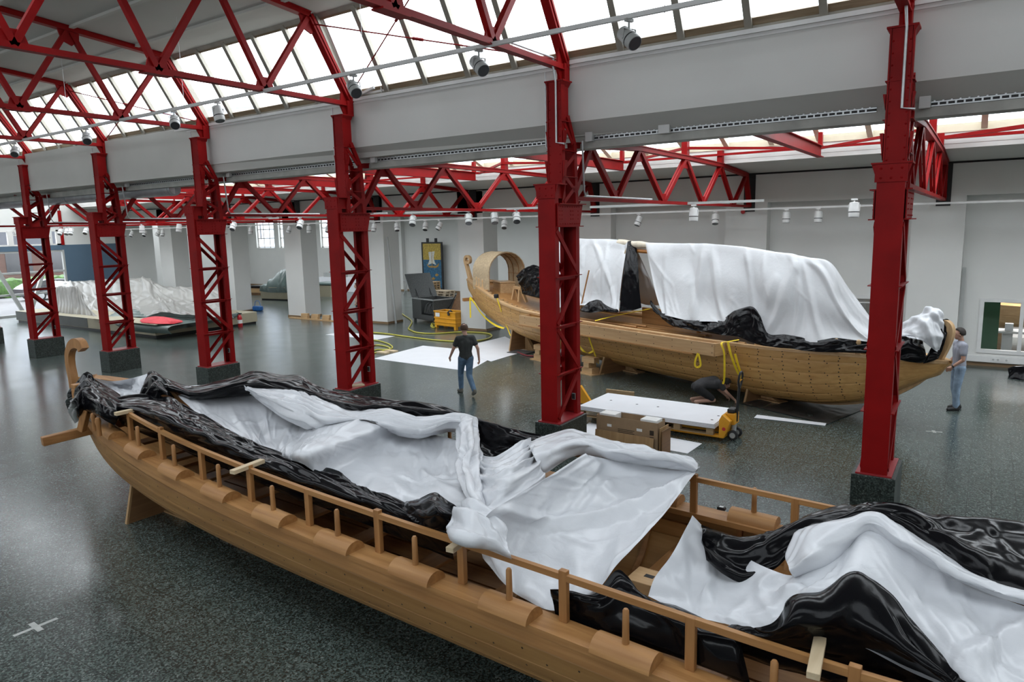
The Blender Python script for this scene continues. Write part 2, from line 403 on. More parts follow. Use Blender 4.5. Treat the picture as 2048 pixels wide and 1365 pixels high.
# left end: street glazing and blue wall
lw = MB()
lw.box(XL-.25, XL, 19.75, 23.25, 3.72, 5.7)
lw.box(XL-.25, XL, -11.5, 10, 0, 9.5).box(XL-.25, XL, 10, 19.8, 4.55, 9.5).box(XL-.25, XL, 19.7, 23.25, 5.7, 7.4)
struct('wall_left', lw, 'wall')
struct('wall_blue', MB().box(XL-.25, XL, 19.75, 23.25, 0, 3.72).box(XL-.25, XL+.02, 10, 19.75, 3.45, 3.72), 'blue')
root = tag(bpy.data.objects.new('window_21', None), kind='structure'); C.objects.link(root)
fr = MB()
for y in (10.05, 13.0, 16.05, 19.72): fr.box(XL-.14, XL+.02, y-.05, y+.05, 0, 3.45)
for z in (.06, 1.16, 2.3, 3.40): fr.box(XL-.12, XL, 10, 19.75, z-.05, z+.05)
for y0, y1 in ((16.0, 17.4), (19.0, 17.6), (12.8, 14.4)): fr.bar((XL+.1, y0, 3.45), (XL+.1, y1, 0), .16, .16)
fr.build('window_frame', 'greymetal', root)
MB().add([(XL-.06, 10, 0), (XL-.06, 19.7, 0), (XL-.06, 19.7, 3.45), (XL-.06, 10, 3.45)], [(0, 1, 2, 3)]).build('pane', 'glass', root)
root = tag(bpy.data.objects.new('window_22', None), kind='structure'); C.objects.link(root)
fr = MB()
for y in (11.5, 13.4, 15.3, 17.2, 19.1): fr.box(XL-.11, XL+.035, y-.13, y+.13, 3.73, 4.54)
fr.box(XL-.12, XL+.02, 10, 19.75, 3.72, 3.80).box(XL-.12, XL+.02, 10, 19.75, 4.47, 4.55).box(XL-.12, XL+.02, 19.45, 19.75, 3.72, 4.55)
fr.build('window_frame', 'fascia', root)
MB().add([(XL-.06, 10, 3.72), (XL-.06, 19.7, 3.72), (XL-.06, 19.7, 4.55), (XL-.06, 10, 4.55)], [(0, 1, 2, 3)]).build('pane', 'glass', root)
struct('trim_6', MB().box(XL, XL+.06, 19.66, 19.82, 3.72, 5.6), 'red')
# --- room behind the pillars
BK = 37.0
mb = MB()
wins = [(-48.95, -46.75), (-46.22, -44.0), (-41.5, -39.3)]
xs = -50
for a, b in sorted(wins):
    a = max(a, -50); mb.box(xs, a, BK, BK+.4, 0, 6.2); mb.box(a, b, BK, BK+.4, 0, 2.95); mb.box(a, b, BK, BK+.4, 5.2, 6.2); xs = b
mb.box(xs, -10, BK, BK+.4, 0, 6.2)
mb.box(-33.16, -31.0, BK-.0, BK, 0, 0.001)
struct('wall_back', mb, 'wall')
struct('wall_back_pier', MB().box(-35.2, -33.16, BK-.35, BK, 0, 6.2), 'wall')
struct('baseboard_back', MB().box(-50, -33.1, BK-.37, BK-.35, 0, .1).box(-33.1, -10, BK-.02, BK, 0, .1), 'skirt')
struct('wall_back_right', MB().box(-12.3, -12.05, FY+.6, BK, 0, 6.2), 'wall')
struct('wall_back_left', MB().box(-50.25, -50, FY, BK+.4, 0, 6.2).box(-50, XL-1.2, FY+.2, FY+.4, 0, 6.2), 'wall')
k = 0
for i, (a, b) in enumerate(sorted(wins)):
    root = tag(bpy.data.objects.new('window_%d' % (23+i), None), kind='structure'); C.objects.link(root)
    fr = MB(); c = (a+b)/2
    for x in (a+.05, a+(b-a)*.33, a+(b-a)*.66, b-.05): fr.box(x-.035, x+.035, BK+.18, BK+.24, 2.95, 5.2)
    for z in (3.0, 3.7, 4.4, 5.15): fr.box(a, b, BK+.18, BK+.24, z-.03, z+.03)
    fr.build('window_frame', 'whitemetal', root)
    MB().add([(a, BK+.21, 2.95), (b, BK+.21, 2.95), (b, BK+.21, 5.2), (a, BK+.21, 5.2)], [(0, 1, 2, 3)]).build('pane', 'glass', root)
mb = MB().box(-50, -10, FY+.97, 29, 5.6, 5.8).box(-50, -10, 32, BK+.4, 5.6, 5.8)
struct('ceiling_back', mb, 'ceil')
root = tag(bpy.data.objects.new('window_28', None), kind='structure'); C.objects.link(root)
MB().add([(-50, 29, 5.7), (-10, 29, 5.7), (-10, 32, 5.7), (-50, 32, 5.7)], [(0, 1, 2, 3)]).build('pane', 'glass', root)
fr = MB()
for k in range(21): fr.box(-50+2*k-.05, -50+2*k+.05, 29, 32, 5.6, 5.8)
fr.build('glazing_bar_frame', 'cream', root)
portal('back_room_portal', (-30, 30.5, 5.85), (0, 0, 0), 40, 3)
struct('wall_back_top', MB().box(-50, -10, FY+.5, FY+.97, 5.58, 6.0).box(-50, -10, BK+.2, BK+.4, 5.8, 6.4), 'wall')
# ================================================================ red riveted steelwork
# lattice column: local x across the row's length, y away from the hall, origin at the front middle of the plinth
ORD = ['nearest', 'second nearest', 'third nearest', 'fourth nearest', 'fifth nearest', 'sixth nearest', 'farthest']
def rivets(mb, pts, nrm, r=.014):
    nrm = Vector(nrm)
    a = nrm.orthogonal().normalized(); b = nrm.cross(a)
    for p in pts:
        p = Vector(p); vs = [p+(a*math.cos(PI*k/3)+b*math.sin(PI*k/3))*r for k in range(6)]+[p+nrm*.012]
        mb.add(vs, [(k, (k+1) % 6, 6) for k in range(6)])
def make_column():
    root = thing('lattice_column', 'x', 'steel column')
    MB().box(-.2735, .2735, 0, .971, 0, .642).build('plinth', 'plinth', root, bevel=.008)
    MB().box(-.225, .225, .03, .95, .6425, .664).build('base_plate', 'redplate', root)
    # lower legs
    def leg(y0, y1, z0, z1, w=.33, front=True):
        m = MB(); h = w/2
        yw = y0 if front else y1-.014
        m.box(-h+.02, h-.02, yw, yw+.014, z0, z1)
        for s in (-1, 1):
            m.box(min(s*h, s*(h-.02)), max(s*h, s*(h-.02)), y0, y1, z0, z1)
            m.box(min(s*(h-.02), s*(h-.075)), max(s*(h-.02), s*(h-.075)), (y1-.014) if front else y0, y1 if front else y0+.014, z0, z1)
        return m
    m = leg(.055, .185, .664, 4.83); m.build('front_leg', 'red', root)
    m = leg(.80, .93, .664, 4.20, front=False); m.build('rear_leg', 'red', root)
    zs = [.70, 1.53, 2.39, 3.25, 4.11]
    for s in (-1, 1):
        x = s*.172
        for k in range(1, 4):
            m = MB(); m.bar((x, .05, zs[k]), (x, .95, zs[k]), .07, .012); m.bar((x-s*.03, .05, zs[k]-.03), (x-s*.03, .95, zs[k]-.03), .012, .06)
            m.build('lacing_strut', 'red', root)
        for k in range(4):
            a, b = (.10, .88) if k % 2 == 0 else (.88, .10)
            m = MB(); m.bar((x, a, zs[k]+.03), (x, b, zs[k+1]-.05), .012, .085, (0, 1, .2)); m.bar((x-s*.03, a, zs[k]+.03), (x-s*.03, b, zs[k+1]-.05), .06, .012, (0, 1, .2))
            m.build('lacing_diagonal', 'red', root)
    # crane bracket box
    m = MB()
    for s in (-1, 1):
        x = s*.19
        m.prism([(x-.008, .10, 4.13), (x-.008, .90, 4.13), (x-.008, 1.0, 4.50), (x-.008, .10, 4.50)], (.016, 0, 0))
        rivets(m, [(x+s*.01, .18+.085*k, z) for k in range(10) for z in (4.17, 4.46) if .18+.085*k < .93], (s, 0, 0))
        rivets(m, [(x+s*.01, y, 4.25+.07*k) for k in range(3) for y in (.16, .24, .55, .63, .82)], (s, 0, 0))
    m.prism([(-.19, .90, 4.13), (-.19, 1.0, 4.5), (-.19, .985, 4.5), (-.19, .885, 4.13)], (.38, 0, 0))
    m.box(-.25, .25, .10, .94, 4.114, 4.13).box(-.25, .25, .10, 1.05, 4.50, 4.516)
    m.build('bracket_box', 'red', root)
    m = MB().box(-.24, .24, .02, .36, 4.83, 4.85); m.box(-.19, .19, .035, .052, 4.60, 4.83)
    for s in (-1, 1): m.prism([(s*.165, .05, 4.62), (s*.235, .05, 4.83), (s*.165, .05, 4.83)], (0, .012, 0)); m.prism([(s*.165, .30, 4.52), (s*.235, .30, 4.83), (s*.165, .30, 4.83)], (0, .012, 0)); m.box(min(s*.155, s*.17), max(s*.155, s*.17), .05, .36, 4.60, 4.83)
    rivets(m, [(-.12+.12*k, .035, z) for k in range(3) for z in (4.65, 4.77)], (0, -1, 0), .018)
    m.build('shoulder_plate', 'red', root)
    # upper shaft, leaning a little narrower to the top
    m = MB()
    def taper(y0, y1, wb, wt, zb, zt, yb=0):
        m.add([(-wb, y0+yb, zb), (wb, y0+yb, zb), (wb, y1+yb, zb), (-wb, y1+yb, zb), (-wt, y0, zt), (wt, y0, zt), (wt, y1, zt), (-wt, y1, zt)],
              [(0,3,2,1),(4,5,6,7),(0,1,5,4),(1,2,6,5),(2,3,7,6),(3,0,4,7)])
    taper(.37, .385, .125, .115, 4.52, 6.56)
    for s in (-1, 1):
        m.box(min(s*.125, s*.145), max(s*.125, s*.145), .36, .47, 4.52, 6.56)
        rivets(m, [(s*.10, .37, 4.75+.15*k) for k in range(12)], (0, -1, 0), .015)
    m.build('upper_front_leg', 'red', root)
    m = MB()
    for s in (-1, 1):
        m.bar((s*.13, .88, 4.52), (s*.13, .82, 5.55), .05, .10, (0, 1, 0)); m.bar((s*.13, .82, 5.55), (s*.13, .58, 6.0), .05, .09, (0, 1, .5))
    m.box(-.12, .12, .86, .875, 4.52, 5.5)
    m.build('upper_rear_leg', 'red', root)
    m = MB()
    for s in (-1, 1):
        m.box(min(s*.118, s*.132), max(s*.118, s*.132), .38, .62, 5.93, 6.56)
        rivets(m, [(s*.135, .43, 5.98+.09*k) for k in range(7)], (s, 0, 0))
    m.box(-.12, .12, .605, .62, 5.93, 6.56).box(-.17, .17, .36, .66, 5.90, 5.915)
    m.build('upper_box', 'red', root)
    for s in (-1, 1):
        x = s*.148
        for z in (5.42, 4.98): MB().bar((x, .38, z), (x, .88, z), .06, .012).build('lacing_strut', 'red', root)
        for p, q in (((x, .42, 5.10), (x, .84, 5.38)), ((x, .42, 5.0), (x, .86, 4.72)), ((x, .88, 4.85), (x, .42, 4.54)), ((x, .45, 5.88), (x, .74, 5.55))):
            MB().bar(p, q, .012, .07, (0, 1, .2)).build('lacing_diagonal', 'red', root)
    for s in (-1, 1): MB().prism([(s*.155, .38, 5.55), (s*.19, .38, 5.75), (s*.155, .38, 5.75)], (0, .10, 0)).prism([(s*.155, .36, 4.9), (s*.20, .36, 5.25), (s*.155, .36, 5.25)], (0, .10, 0)).build('stiffener_fin', 'red', root)
    m = MB().box(-.185, .185, .35, .668, 6.56, 6.585)
    for s in (-1, 1): m.prism([(s*.13, .36, 6.48), (s*.18, .36, 6.56), (s*.13, .36, 6.56)], (0, .28, 0))
    m.build('cap_plate', 'red', root)
    # socket box inside the rear leg foot
    m = MB().box(.06, .13, .785, .80, .93, 1.05).box(.065, .093, .780, .785, .94, 1.04, 1).box(.097, .125, .780, .785, .94, 1.04, 1)
    m.build('socket_box', ['greymetal', 'black'], root)
    return root
col0 = make_column()
COLS = []
whatn = ['in front of the bow of the timber boat with knobbed bollards', 'in front of the white drape beside the pallet with white panels', 'behind the walking man with a wooden offcut on its plinth',
         'beside the fire extinguisher and draped plinth', 'in front of the red folded cloth', 'nearest the street glazing and parked cars', 'cut off by the left edge of the view']
for i, x in enumerate(COLX):
    lab = 'red riveted lattice column on terrazzo plinth, ' + (['rightmost, ', 'second from the right, ', 'third from the right, ', 'fourth from the right, ', 'fifth from the right, ', 'sixth from the right, ', 'leftmost, '][i] + whatn[i])
    lab = ' '.join(lab.split()[:16])
    lab = ['red steel column on terrazzo plinth at far right, before the bow of the timber boat', 'red steel column on terrazzo plinth, second from right, beside the white panel stack', 'red steel column on terrazzo plinth, third from right, left of the walking man',
           'red steel column on terrazzo plinth, left of the fire extinguisher, fourth from right', 'red steel column on terrazzo plinth, standing before the red folded cloth, fifth from right', 'red steel column on terrazzo plinth before the street glazing, sixth from right', 'red steel column at the left picture edge, mostly cut off'][i]
    if i == 0: o = col0; o['label'] = lab; o['group'] = 'columns of the hall row'; o.location = (x, 10.52, 0)
    else: o = dup(col0, (x, 10.52+.14*i, 0), None, lab, 'columns of the hall row')
    COLS.append(o)
# ---------------------------------------------------------------- main roof trusses (from the column heads over the hall)
NT = [11.30, 9.13, 6.98, 4.84, 2.69, .54, -1.61]
def roof_truss(i, x, dy):
    o = thing('roof_truss', ['red roof truss above the hall springing from the rightmost column', 'red roof truss above the hall from the second column from right', 'red roof truss above the hall from the third column from right', 'red roof truss above the hall from the fourth column from right', 'red roof truss above the hall from the fifth column from right', 'red roof truss above the hall from the sixth column from right', 'red roof truss above the hall at the far left end'][i], 'roof truss', (x, 11.3+dy, 6.85), 0, 'roof trusses over the main hall')
    zb = 0.0
    bn = [Vector((0, y-11.3, zb)) for y in NT]
    tn = [Vector((0, -.98, 1.60)), Vector((0, -3.15, 1.80)), Vector((0, -5.3, 1.98)), Vector((0, -7.45, 2.16)), Vector((0, -9.6, 2.34)), Vector((0, -11.8, 2.52))]
    MB().bar(bn[0], bn[-1], .10, .07).bar(bn[0]+Vector((0, 0, -.05)), bn[-1]+Vector((0, 0, -.05)), .14, .02).build('bottom_chord', 'red', o)
    m = MB().bar(bn[0]+Vector((0, .05, .02)), tn[0], .16, .13, (0, 1, .5)); m.bar(bn[0]+Vector((0, .0, .1)), tn[0], .20, .02, (0, 1, .5)); m.build('rafter', 'red', o)
    m = MB().bar(tn[0], tn[-1], .16, .10); m.bar(tn[0]+Vector((0, 0, .05)), tn[-1]+Vector((0, 0, .05)), .20, .02); m.build('top_chord', 'red', o)
    for k in range(6):
        if k < 5 or True:
            MB().bar(tn[k], bn[k+1], .10, .10, (0, 1, 0)).build('diagonal_strut', 'red', o)
        if k+1 < 6: MB().bar(bn[k+1], tn[k+1], .10, .10, (0, 1, 0)).build('diagonal_strut', 'red', o)
    for k in range(1, 6):
        b = bn[k]; MB().prism([b+Vector((-.015, -.22, -.03)), b+Vector((-.015, .22, -.03)), b+Vector((-.015, .14, .22)), b+Vector((-.015, -.14, .22))], (.03, 0, 0)).build('gusset_plate', 'red', o)
    for k in range(0, 5):
        b = tn[k]; m = MB().prism([b+Vector((-.018, -.26, .04)), b+Vector((-.018, .22, .0)), b+Vector((-.018, .20, -.22)), b+Vector((-.018, .04, -.36)), b+Vector((-.018, -.16, -.28))], (.036, 0, 0)); m.build('gusset_plate', 'red', o)
    b = bn[0]; m = MB().prism([b+Vector((-.02, -.26, -.06)), b+Vector((-.02, -.20, .30)), b+Vector((-.02, .12, .30)), b+Vector((-.02, .14, -.05)), b+Vector((-.02, .04, -.27)), b+Vector((-.02, -.14, -.27))], (.04, 0, 0))
    m.box(-.075, .075, -.11, .06, -.265, .05); m.build('heel_plate', 'red', o)
    m = MB()      # plates joining the chord
    m.box(-.10, .10, -4.6, -4.1, -.085, -.06); m.build('splice_plate', 'red', o)
    return o
for i, x in enumerate(COLX): roof_truss(i, x, .14*i-.06)
# thin bracing rods in two bays of the roof
def single_rod(name, p, q, r, label, cat, mt='red', group=None):
    m = MB().tube([p, q], r, 6); d = (Vector(q)-Vector(p)); m.tube([Vector(p)+d*.44, Vector(p)+d*.48], r*2.2, 6)
    return single(m, name, mt, label, cat, group, origin=tuple(p))
rp = lambda i, k: Vector((COLX[i], NT[k]+.14*i-.06, 6.90))
tp = lambda i, y, z: Vector((COLX[i], 11.3+y+.14*i-.06, 6.85+z))
single_rod('bracing_rod', tp(2, -.9, 1.45), tp(1, .0, .12), .014, 'thin red bracing rod falling to the second column head from right', 'bracing rod', group='bracing rods of the roof')
single_rod('bracing_rod', tp(2, .0, .12), tp(1, -2.2, 2.3), .014, 'thin red bracing rod rising from the third column head from right', 'bracing rod', group='bracing rods of the roof')
single_rod('bracing_rod', tp(4, -.9, 1.45), tp(3, .0, .12), .014, 'thin red bracing rod falling to the fourth column head from right', 'bracing rod', group='bracing rods of the roof')
single_rod('bracing_rod', tp(4, .0, .12), tp(3, -.95, 1.55), .014, 'thin red bracing rod rising from the fifth column head from right', 'bracing rod', group='bracing rods of the roof')
# ---------------------------------------------------------------- aisle trusses
def aisle_truss(i, x):
    y0 = 10.52+.14*i+.95; L = FY-y0; s = L/(FY-11.47)
    o = thing('aisle_truss', ['red aisle truss behind the rightmost column, seen nearly end on', 'red aisle truss above the boat drape, second from right', 'red aisle truss above the boat stern canopy, third from right', 'red aisle truss behind the fourth column from right', 'red aisle truss behind the fifth column from right', 'red aisle truss behind the sixth column from right', 'red aisle truss at the far left end'][i], 'aisle truss', (x, y0, 4.62), 0, 'trusses over the side aisle')
    T = [(0.0, .92), (.75, .98), (3.05, 1.10), (5.9, 1.10), (8.7, 1.08), (11.3, .93)]
    B = [(0.0, 0), (1.9, 0), (4.45, 0), (7.25, 0), (10.0, 0), (11.75, 0)]
    t = [Vector((0, y*s, z)) for y, z in T]; b = [Vector((0, y*s, z)) for y, z in B]
    m = MB()
    for p, q in zip(t[:-1], t[1:]): m.bar(p, q, .15, .09); m.bar(p+Vector((0, 0, .05)), q+Vector((0, 0, .05)), .20, .02)
    m.build('top_chord', 'red', o)
    MB().bar(b[0], b[-1], .12, .07).build('bottom_chord', 'red', o)
    seq = [(b[0], t[1]), (t[1], b[1]), (b[1], t[2]), (t[2], b[2]), (b[2], t[3]), (t[3], b[3]), (b[3], t[4]), (t[4], b[4]), (b[4], t[5]), (t[5], b[5])]
    for p, q in seq:
        m = MB()
        for sx in (-.03, .03): m.bar(p+Vector((sx, 0, 0)), q+Vector((sx, 0, 0)), .045, .10, (0, 1, 0))
        m.build('diagonal_strut', 'red', o)
    for p in b[1:5]: MB().prism([p+Vector((-.012, -.24, -.03)), p+Vector((-.012, .24, -.03)), p+Vector((-.012, .16, .2)), p+Vector((-.012, -.16, .2))], (.024, 0, 0)).build('gusset_plate', 'red', o)
    for p in t[1:5]: MB().prism([p+Vector((-.014, -.24, .04)), p+Vector((-.014, .24, .04)), p+Vector((-.014, .15, -.25)), p+Vector((-.014, -.15, -.25))], (.028, 0, 0)).build('gusset_plate', 'red', o)
    for k in (3, 4):
        p = t[k]; MB().box(-.07, .07, p.y-.09, p.y+.09, p.z+.05, p.z+(.52 if k == 3 else .40)).build('post', 'red', o)
    MB().bar(t[5], b[5], .14, .12, (0, 1, 0)).build('end_post', 'red', o)
    return o
for i, x in enumerate(COLX): aisle_truss(i, x)
# mid-bay roof beams that stop short at the lantern
mids = [(-3.66, 'hanging red roof beam left of the rightmost column', 1), (-9.05, 'hanging red roof beam between the second and third columns from right', 2), (-14.4, 'hanging red roof beam left of the third column from right', 3), (-19.7, 'hanging red roof beam left of the fourth column from right', 4), (-25.0, 'hanging red roof beam left of the fifth column from right', 5), (-30.2, 'hanging red roof beam at the far left of the aisle', 6), (1.75, 'hanging red roof beam right of the rightmost column', 0)]
for x, lab, k in mids:
    o = thing('roof_beam', lab, 'roof beam', (x, 12.4, 5.68), 0, 'mid-bay roof beams of the aisle')
    MB().ibeam((0, 0, .15), (0, 7.3, .15), .16, .28, .018).build('beam', 'red', o)
    MB().box(-.05, .05, 7.16, 7.28, .28, .62).build('hanger_post', 'red', o)
# flat bracing of the lantern
for k, (i, j, lab) in enumerate([(0, 1, 'thin red lantern brace crossing left of the rightmost column'), (1, 2, 'thin red lantern brace crossing left of the second column from right'), (2, 3, 'thin red lantern brace left of the third column from right'), (3, 4, 'thin red lantern brace left of the fourth column from right'), (4, 5, 'thin red lantern brace left of the fifth column from right')]):
    xa, xb = COLX[i], COLX[j]; xm = (xa+xb)/2
    m = MB().bar((xa, 20.1, 5.98), (xb, 20.1, 5.98), .07, .06)
    single(m, 'lantern_tie', 'red', lab.replace('brace crossing', 'tie running').replace('brace', 'tie'), 'roof tie', 'ties along the lantern', origin=(xa, 20.1, 5.98))
    m = MB().bar((xa, 17.4, 5.95), (xm, 20.0, 5.95), .07, .06).bar((xb, 17.4, 5.95), (xm, 20.0, 5.95), .07, .06)
    single(m, 'lantern_brace', 'red', lab, 'roof brace', 'braces of the lantern', origin=(xm, 20.0, 5.95))
m = MB().bar((COLX[0]+.1, 20.1, 5.98), (4.2, 20.1, 5.98), .08, .07)
single(m, 'lantern_tie', 'red', 'thin red lantern tie running right of the rightmost column', 'roof tie', 'ties along the lantern', origin=(0, 20.1, 5.98))
m = MB().bar((COLX[0]+.1, 20.0, 5.98), (3.2, 17.4, 6.05), .10, .08)
single(m, 'lantern_brace', 'red', 'thin red lantern brace rising right of the rightmost column', 'roof brace', 'braces of the lantern', origin=(0, 20.0, 5.98))
# ================================================================ wooden boats: shared hull builder
M['larch'] = wood('oiled_larch', (.31, .142, .043), (.46, .24, .085), 'X', .55, .8)
M['larchz'] = wood('oiled_larch_upright', (.29, .13, .040), (.43, .215, .076), 'Z', .5, .8)
M['larchy'] = wood('oiled_larch_cross', (.29, .13, .040), (.43, .215, .076), 'Y', .5, .8)
M['hull1'] = wood('larch_planking', (.29, .138, .038), (.43, .235, .078), 'X', .6, .5)
M['hull2'] = wood('pale_fir_planking', (.42, .222, .066), (.58, .345, .125), 'X', .5, .5)
M['fir'] = wood('pale_fir', (.46, .28, .13), (.60, .40, .21), 'X', .5, .8)
M['firz'] = wood('pale_fir_upright', (.46, .28, .13), (.60, .40, .21), 'Z', .5, .8)
M['firy'] = wood('pale_fir_cross', (.46, .28, .13), (.60, .40, .21), 'Y', .5, .8)
M['pine'] = wood('raw_pine', (.55, .43, .27), (.68, .56, .38), 'Y', .6, .8)
M['ply'] = wood('brown_plywood', (.17, .085, .035), (.25, .135, .06), 'Y', .55, .5)
M['plyedge'] = wood('plywood_edge', (.34, .2, .09), (.45, .29, .14), 'Z', .6, .8)
M['nail'] = paint('dark_nail_plug', (.03, .018, .01), .6)
def interp(x, tab):
    return float(np.interp(x, [t[0] for t in tab], [t[1] for t in tab]))
def smoothtab(tab, n=200):
    xs = np.linspace(tab[0][0], tab[-1][0], n); ys = np.interp(xs, [t[0] for t in tab], [t[1] for t in tab])
    w = 9
    yp = np.pad(ys, w, mode='edge'); ys = np.convolve(yp, np.ones(2*w+1)/(2*w+1), 'same')[w:-w]
    ys[0] = tab[0][1]; ys[-1] = tab[-1][1]
    return list(zip(xs, ys))
class Hull:
    def __init__(s, bt, gt, kt, ev=.5, ez=1.0):
        s.bt = smoothtab(bt); s.gt = smoothtab(gt); s.kt = smoothtab(kt); s.ev = ev; s.ez = ez; s.u0 = bt[0][0]; s.u1 = bt[-1][0]
    def b(s, u): return interp(u, s.bt)
    def g(s, u): return interp(u, s.gt)
    def k(s, u): return interp(u, s.kt)
    def pt(s, u, t, side=-1, th=0.0, ins=0.0):           # t 0 gunwale .. 1 keel ; side -1 near
        a = t*PI/2; b = max(s.b(u)-th, .004); g = s.g(u); k = s.k(u)+th
        v = b*max(math.cos(a), 0)**s.ev; z = g-(g-k)*math.sin(a)**s.ez
        if ins:
            v -= ins*math.cos(a*.9); z += ins*math.sin(a)
        return Vector((u, side*max(v, 0), z))
    def planking(s, edges, us, th=.045, groove=.007, gw=.012):
        m = MB(); rows = []
        for e0, e1 in zip(edges[:-1], edges[1:]):
            rows += [(e0, groove), (e0+gw*.5, 0)]
            for q in np.linspace(e0, e1, 5)[1:-1]: rows.append((float(q), 0))
            rows += [(e1-gw*.5, 0)]
        rows.append((1.0, 0))
        for side in (-1, 1):
            m.grid([[s.pt(u, t, side, 0, ins) for t, ins in rows] for u in us])
            m.grid([[s.pt(u, t, side, th) for t in np.linspace(0, 1, 12)] for u in us])
            m.grid([[s.pt(u, 0, side, 0), s.pt(u, 0, side, th)] for u in us])
        return m
    def nails(s, m, edges, us, per=((.25, 0), (.75, .06)), r=.011, mi=1, side=-1):
        for u in us:
            for e0, e1 in zip(edges[:-1], edges[1:]):
                for f, du in per:
                    t = e0+(e1-e0)*f; p = s.pt(u+du, t, side); q1 = s.pt(u+du+.02, t, side)-p; q2 = s.pt(u+du, min(t+.02, 1), side)-p
                    if q1.length < 1e-6 or q2.length < 1e-6: continue
                    q1.normalize(); n = q1.cross(q2).normalized()
                    if n.y*side < 0: n = -n
                    q2 = n.cross(q1)
                    m.add([p+n*.003+(q1*math.cos(PI*k/3)+q2*math.sin(PI*k/3))*r for k in range(6)], [tuple(range(6))], mi)
    def strip(s, us, side, v0, v1, z0, z1):              # a longitudinal timber along the gunwale (offsets from gunwale edge)
        P = [[Vector((u, side*(s.b(u)+a), s.g(u)+z)) for a, z in ((v0, z0), (v1, z0), (v1, z1), (v0, z1), (v0, z0))] for u in us]
        return P
# ================================================================ near boat
B1M = Matrix.Translation((-2, 5.69, 0)) @ Matrix.Rotation(-.05, 4, 'Z'); B1I = B1M.inverted()
def l1(px, py, z): return B1I @ uz(px, py, z)
h1 = Hull([(-11.3, .05), (-10.75, .36), (-10.2, .62), (-9.3, .95), (-8.4, 1.12), (-7.4, 1.26), (-6, 1.38), (-4, 1.44), (2, 1.45), (4.5, 1.2), (6.5, .7), (7.8, .05)],
          [(u, 1.10+(.0051*(u+1)**2 if u < -1 else -.02*min(u+1, 2.5)+.012*max(0, u-1.5)**2)) for u in np.linspace(-11.3, 7.8, 60)],
          [(-11.3, 1.50), (-10.9, 1.12), (-10.2, .76), (-9.2, .48), (-8, .34), (-6, .27), (0, .25), (4, .32), (6, .6), (7.8, 1.4)], .45, 1.0)
boat1 = thing('rowing_boat', 'near open timber rowing boat with rail posts, oar rests and sheets heaped over it', 'boat', (-2, 5.69, 0), -.05)
us1 = list(np.linspace(-11.3, 7.8, 96))
ed1 = [0, .13, .27, .42, .58, .74, .9]
m = h1.planking(ed1, us1)
for s in (-1, 1): h1.nails(m, ed1[:5], list(np.arange(-9.6, 6, .52)), ((.3, 0), (.72, .22)), .010, 1, s)
m.build('hull', ['hull1', 'nail'], boat1, smooth=40)
for s, nm in ((-1, 'gunwale'), (1, 'gunwale')):
    m = MB(); m.grid(h1.strip(us1, s, .035, -.21, -.02, .035)); m.build(nm, 'larch', boat1, smooth=35)
    m = MB(); m.grid(h1.strip(us1, s, .03, -.002, -.13, -.02)); m.build('rubbing_strake', 'larch', boat1, smooth=35)
    m = MB(); m.grid(h1.strip([u for u in us1 if -9.5 < u < 6.5], s, -.06, -.11, -.32, -.16)); m.build('inner_stringer', 'larch', boat1, smooth=35)
POSTU = [.56-1.02*k for k in range(9)] + [1.58, 2.60, 3.62]
def gun(u, s, ins=.0): return Vector((u, s*(h1.b(u)-ins), h1.g(u)+.035))
for s in (-1, 1):
    for i, u in enumerate(sorted(POSTU)):
        g = gun(u, s, .17); tall = .02 if i % 2 else -.01
        MB().box(u-.035, u+.035, g.y-.025, g.y+.025, g.z, g.z+.40+tall).build('rail_post', 'larchz', boat1, bevel=.004)
    us = list(np.linspace(min(POSTU)-.05, 3.7, 50))
    m = MB(); m.grid([[Vector((u, s*(h1.b(u)-.17-a), h1.g(u)+.035+z)) for a, z in ((-.022, .34), (.022, .34), (.022, .39), (-.022, .39), (-.022, .34))] for u in us])
    for u in (us[0], us[-1]):
        g = gun(u, s, .17); m.box(u-.01, u+.01, g.y-.022, g.y+.022, g.z+.34, g.z+.39)
    m.build('hand_rail', 'larch', boat1, smooth=35)
    for u in sorted(POSTU):
        uc = u-.43; w = .235; g = gun(uc, s, .045); sl = Vector((1, s*(h1.b(uc+.1)-h1.b(uc-.1))/.2, (h1.g(uc+.1)-h1.g(uc-.1))/.2)).normalized()
        n = 12; A = [PI*k/n for k in range(n+1)]
        rr = .118; side_v = Vector((0, 0, 1)).cross(sl).normalized(); up = sl.cross(side_v)
        ring = lambda c: [c+side_v*(math.cos(a)*rr)+up*(math.sin(a)*rr*.85) for a in A]
        p0, p1 = g-sl*w, g+sl*w; m = MB(); R0, R1 = ring(p0), ring(p1)
        m.add(R0+R1, [(k, k+1, n+2+k, n+1+k) for k in range(n)]+[tuple(range(n, -1, -1)), tuple(range(n+1, 2*n+2))])
        m.build('oar_rest', 'larch', boat1, smooth=40)
        m = MB().lathe([(.028, 0), (.026, .10), (.024, .26), (.015, .275)], g+Vector((0, 0, .085)), 10); m.build('thole_pin', 'larchz', boat1, smooth=40)
